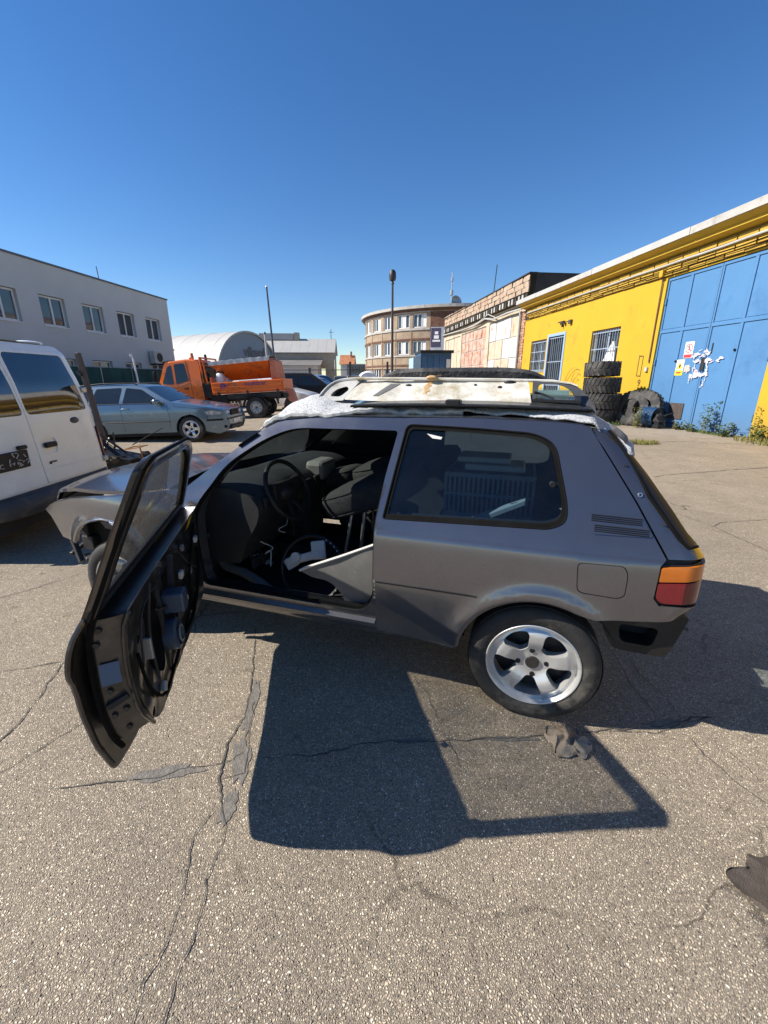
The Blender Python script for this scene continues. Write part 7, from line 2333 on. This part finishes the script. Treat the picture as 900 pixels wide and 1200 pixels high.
def weed(name, label, loc, h, n, spread, seed, m=LEAF, cat='plant'):
    rs = random.Random(seed)
    t = thing(name, label, cat, loc)
    st_, lf_ = MB(), MB()
    for i in range(n):
        a = rs.uniform(0, 2 * pi)
        l = h * rs.uniform(.45, 1)
        tip = Vector((cos(a) * spread * rs.uniform(.2, 1), sin(a) * spread * rs.uniform(.2, 1), l))
        base = Vector((cos(a) * .05, sin(a) * .05, -.03))
        P = [base.lerp(tip, k / 5) + Vector((0, 0, -.12 * l * (k / 5) ** 2)) for k in range(6)]
        st_.tube(P, [.007, .006, .005, .004, .003, .002], 4)
        nl = int(6 + l * 14)
        for k in range(nl):
            q = P[min(5, 1 + int(k / nl * 5))].lerp(P[min(5, 2 + int(k / nl * 5))], rs.random())
            b_ = rs.uniform(0, 2 * pi)
            L = rs.uniform(.05, .12) * (1.25 - .5 * k / nl)
            d = Vector((cos(b_), sin(b_), rs.uniform(-.2, .7))).normalized()
            sd_ = d.cross(Vector((0, 0, 1))).normalized() * L * .28
            up = Vector((0, 0, .02))
            lf_.add([q, q + d * L * .5 + sd_ + up, q + d * L, q + d * L * .5 - sd_ + up], [(0, 1, 2, 3)])
    st_.build('stem', LEAFY, t)
    tag(lf_.build('leaf', m, t, False), kind='stuff')
    return t


weed('weed', 'tall leafy weed growing before the right half of the blue gate', YW(1.25, 0, -.22), 1.05, 9, .30, 1)
weed('weed', 'dark low weed at the right corner of the blue gate', YW(.55, 0, -.25), .42, 14, .36, 2)
weed('weed', 'bushy weed at the foot of the yellow wall right of the gate', YW(-.35, 0, -.2), .55, 12, .32, 3)
weed('weed', 'small pale weed at the foot of the gate between vent and seam', YW(2.30, 0, -.2), .32, 10, .22, 4, LEAFY)
weed('weed', 'low weed under the seam of the blue gate', YW(1.75, 0, -.2), .26, 9, .26, 5)
weed('weed', 'tall dry weed in front of the blue drum', YW(3.0, 0, -1.15), .75, 10, .22, 6, LEAFY)
weed('weed', 'single tall stalk by the yellow wall right of the gate', YW(-.15, 0, -.12), .95, 2, .08, 8, LEAFY)


def tuft(name, label, c, rx, ry, n, h, seed, m=LEAFY):
    rs = random.Random(seed)
    b = MB()
    for i in range(n):
        a = rs.uniform(0, 2 * pi); k = rs.random() ** .6
        x, y = c[0] + rx * k * cos(a), c[1] + ry * k * sin(a)
        l = h * rs.uniform(.4, 1); an = rs.uniform(0, 2 * pi); w = rs.uniform(.006, .014)
        d = Vector((cos(an), sin(an), 0))
        lean = Vector((rs.uniform(-.6, .6), rs.uniform(-.6, .6), 1)) * l
        p = Vector((x, y, 0))
        b.add([p - d * w, p + d * w, p + lean * .6 + d * w * .6, p + lean], [(0, 1, 2, 3)])
    return tag(b.build(name, m, None, False), label, kind='stuff')


tuft('grass_patch', 'dry grass growing along the foot of the tyre stack', (7.75, 15.2), .9, .5, 700, .16, 1, LEAF)
tuft('grass_patch', 'dry grass patch on the asphalt behind the grey car', (6.45, 10.5), .42, .25, 420, .13, 2)
tuft('grass_patch', 'grass strip at the foot of the yellow wall', tuple(YW(4.9, 0, -1.4))[:2], .8, .5, 500, .18, 3, LEAF)
tuft('grass_patch', 'grass tufts along the yellow wall foot', tuple(YW(-.8, 0, -.4))[:2], .5, .9, 350, .2, 4)
tuft('grass_patch', 'weeds along the gate threshold', tuple(YW(1.4, 0, -.15))[:2], .12, 1.1, 220, .14, 6, LEAF)
tuft('grass_patch', 'sparse weeds under the parked estate car', (-6.3, 8.6), .9, .3, 160, .1, 5, LEAFY)

# rags on the ground


def rag(name, label, c, rx, ry, h, m, seed, folds=7):
    b = MB()

    def g(a, q):
        x, y = 2 * a - 1, 2 * q - 1
        e = 1 + .45 * nz(x * 1.1 + seed, y * 1.1) + .2 * nz(x * 2.4, y * 2.4 + seed)
        k = 1 / max(1, (x * x + y * y) ** .5 * .9)
        r = min(1, (x * x + y * y) ** .5)
        t = 1 - r ** 1.8
        w = x * 1.0 + .8 * nz(x * 1.4 + seed, y * 1.4)
        ridge = (1 - abs(sin(w * folds * .55 + 1.5 * nz(y * 1.6, seed)))) ** 1.6
        zz = h * (t * (.45 + .55 * ridge) + .18 * nz(x * 2.2 + seed, y * 2.2, 4) * t) + .008 + .012 * ridge * (1 - t)
        return Vector((c[0] + rx * x * e * k, c[1] + ry * y * e * k, max(.004, zz)))
    b.grid(g, 46, 46)
    o = b.build(name, m, None, True, 70)
    tag(o, label, 'rag')
    return o


rag('rag', 'crumpled pale brown rag on the asphalt beside the rear wheel', (.815, 1.445), .088, .075, .075, RAG, 3.3, 8)
rag('rag', 'flat dark grey rag lying at the right edge of the picture', (1.235, .845), .11, .135, .022, RAGD, 8.1, 6)

# scrap by the van, odd posts
sp2 = thing('scrap_heap', 'dark heap of scrap metal lying behind the white van', 'scrap', (-4.75, 7.2, 0))
sp2.scale = (.8, .8, .8)
rs = random.Random(31)
b = MB()
for i in range(16):
    p = Vector((rs.uniform(-.35, .75), rs.uniform(-.3, .4), rs.uniform(.02, .55)))
    d = Vector((rs.uniform(-.5, .6), rs.uniform(-.3, .3), rs.uniform(-.25, .5)))
    b.bar(p, p + d, rs.uniform(.02, .07), rs.uniform(.01, .05))
b.build('metal_piece', DARKM, sp2, False)
b = MB(); b.box((-.4, -.3, 0), (.55, .35, .42), Matrix.Rotation(.2, 4, 'Y')); b.box((.1, -.25, 0), (.85, .25, .22)); b.bar((-.35, -.1, .95), (.45, -.15, .2), .14, .03); b.build('metal_box', BLACKP, sp2, False, bevel=.02)
b = MB(); b.tube([(.45, -.2, .50), (.80, -.22, .55), (.80, .1, .55), (.5, .12, .52), (.45, -.2, .50)], .012, 6); b.bar((.8, -.2, .55), (.83, -.2, .25), .02, .02); b.build('rusty_frame', RUST, sp2)
for k, (x, y, s) in enumerate(((.3, -.3, .1), (.6, .3, .12), (-.1, -.35, .1))):
    b = MB(); b.ball((x, y, .3), s, s, s * .7, 8, 6, lambda d: 1 + .5 * nz(d.x * 3 + k, d.y * 3, d.z * 3)); b.build('clod', RAGD, sp2, False)
pk = thing('steel_post', 'dark leaning steel post rising behind the white van', 'post', (-4.88, 7.4, 0))
b = MB(); b.bar((0, 0, .0), (-.20, 0, 1.95), .075, .075); b.build('post', POLE, pk, False, bevel=.008)
b = MB(); b.bar((-.17, -.05, 1.6), (-.24, -.05, 1.66), .05, .05); b.build('bracket', DARKM, pk, False)
wp = thing('white_pole', 'slim white pole with a bent top in front of the green screen', 'pole', (-9.75, 17.5, gz(-9.75, 17.5)))
b = MB(); b.tube([(0, 0, 0), (-.12, 0, 2.3), (-.17, 0, 2.42)], .035, 8); b.build('pole', SIGNW, wp)
b = MB(); b.cyl((-.17, 0, 2.40), (-.20, -.02, 2.50), .05, .045, n=10); b.build('cap', SIGNW, wp)
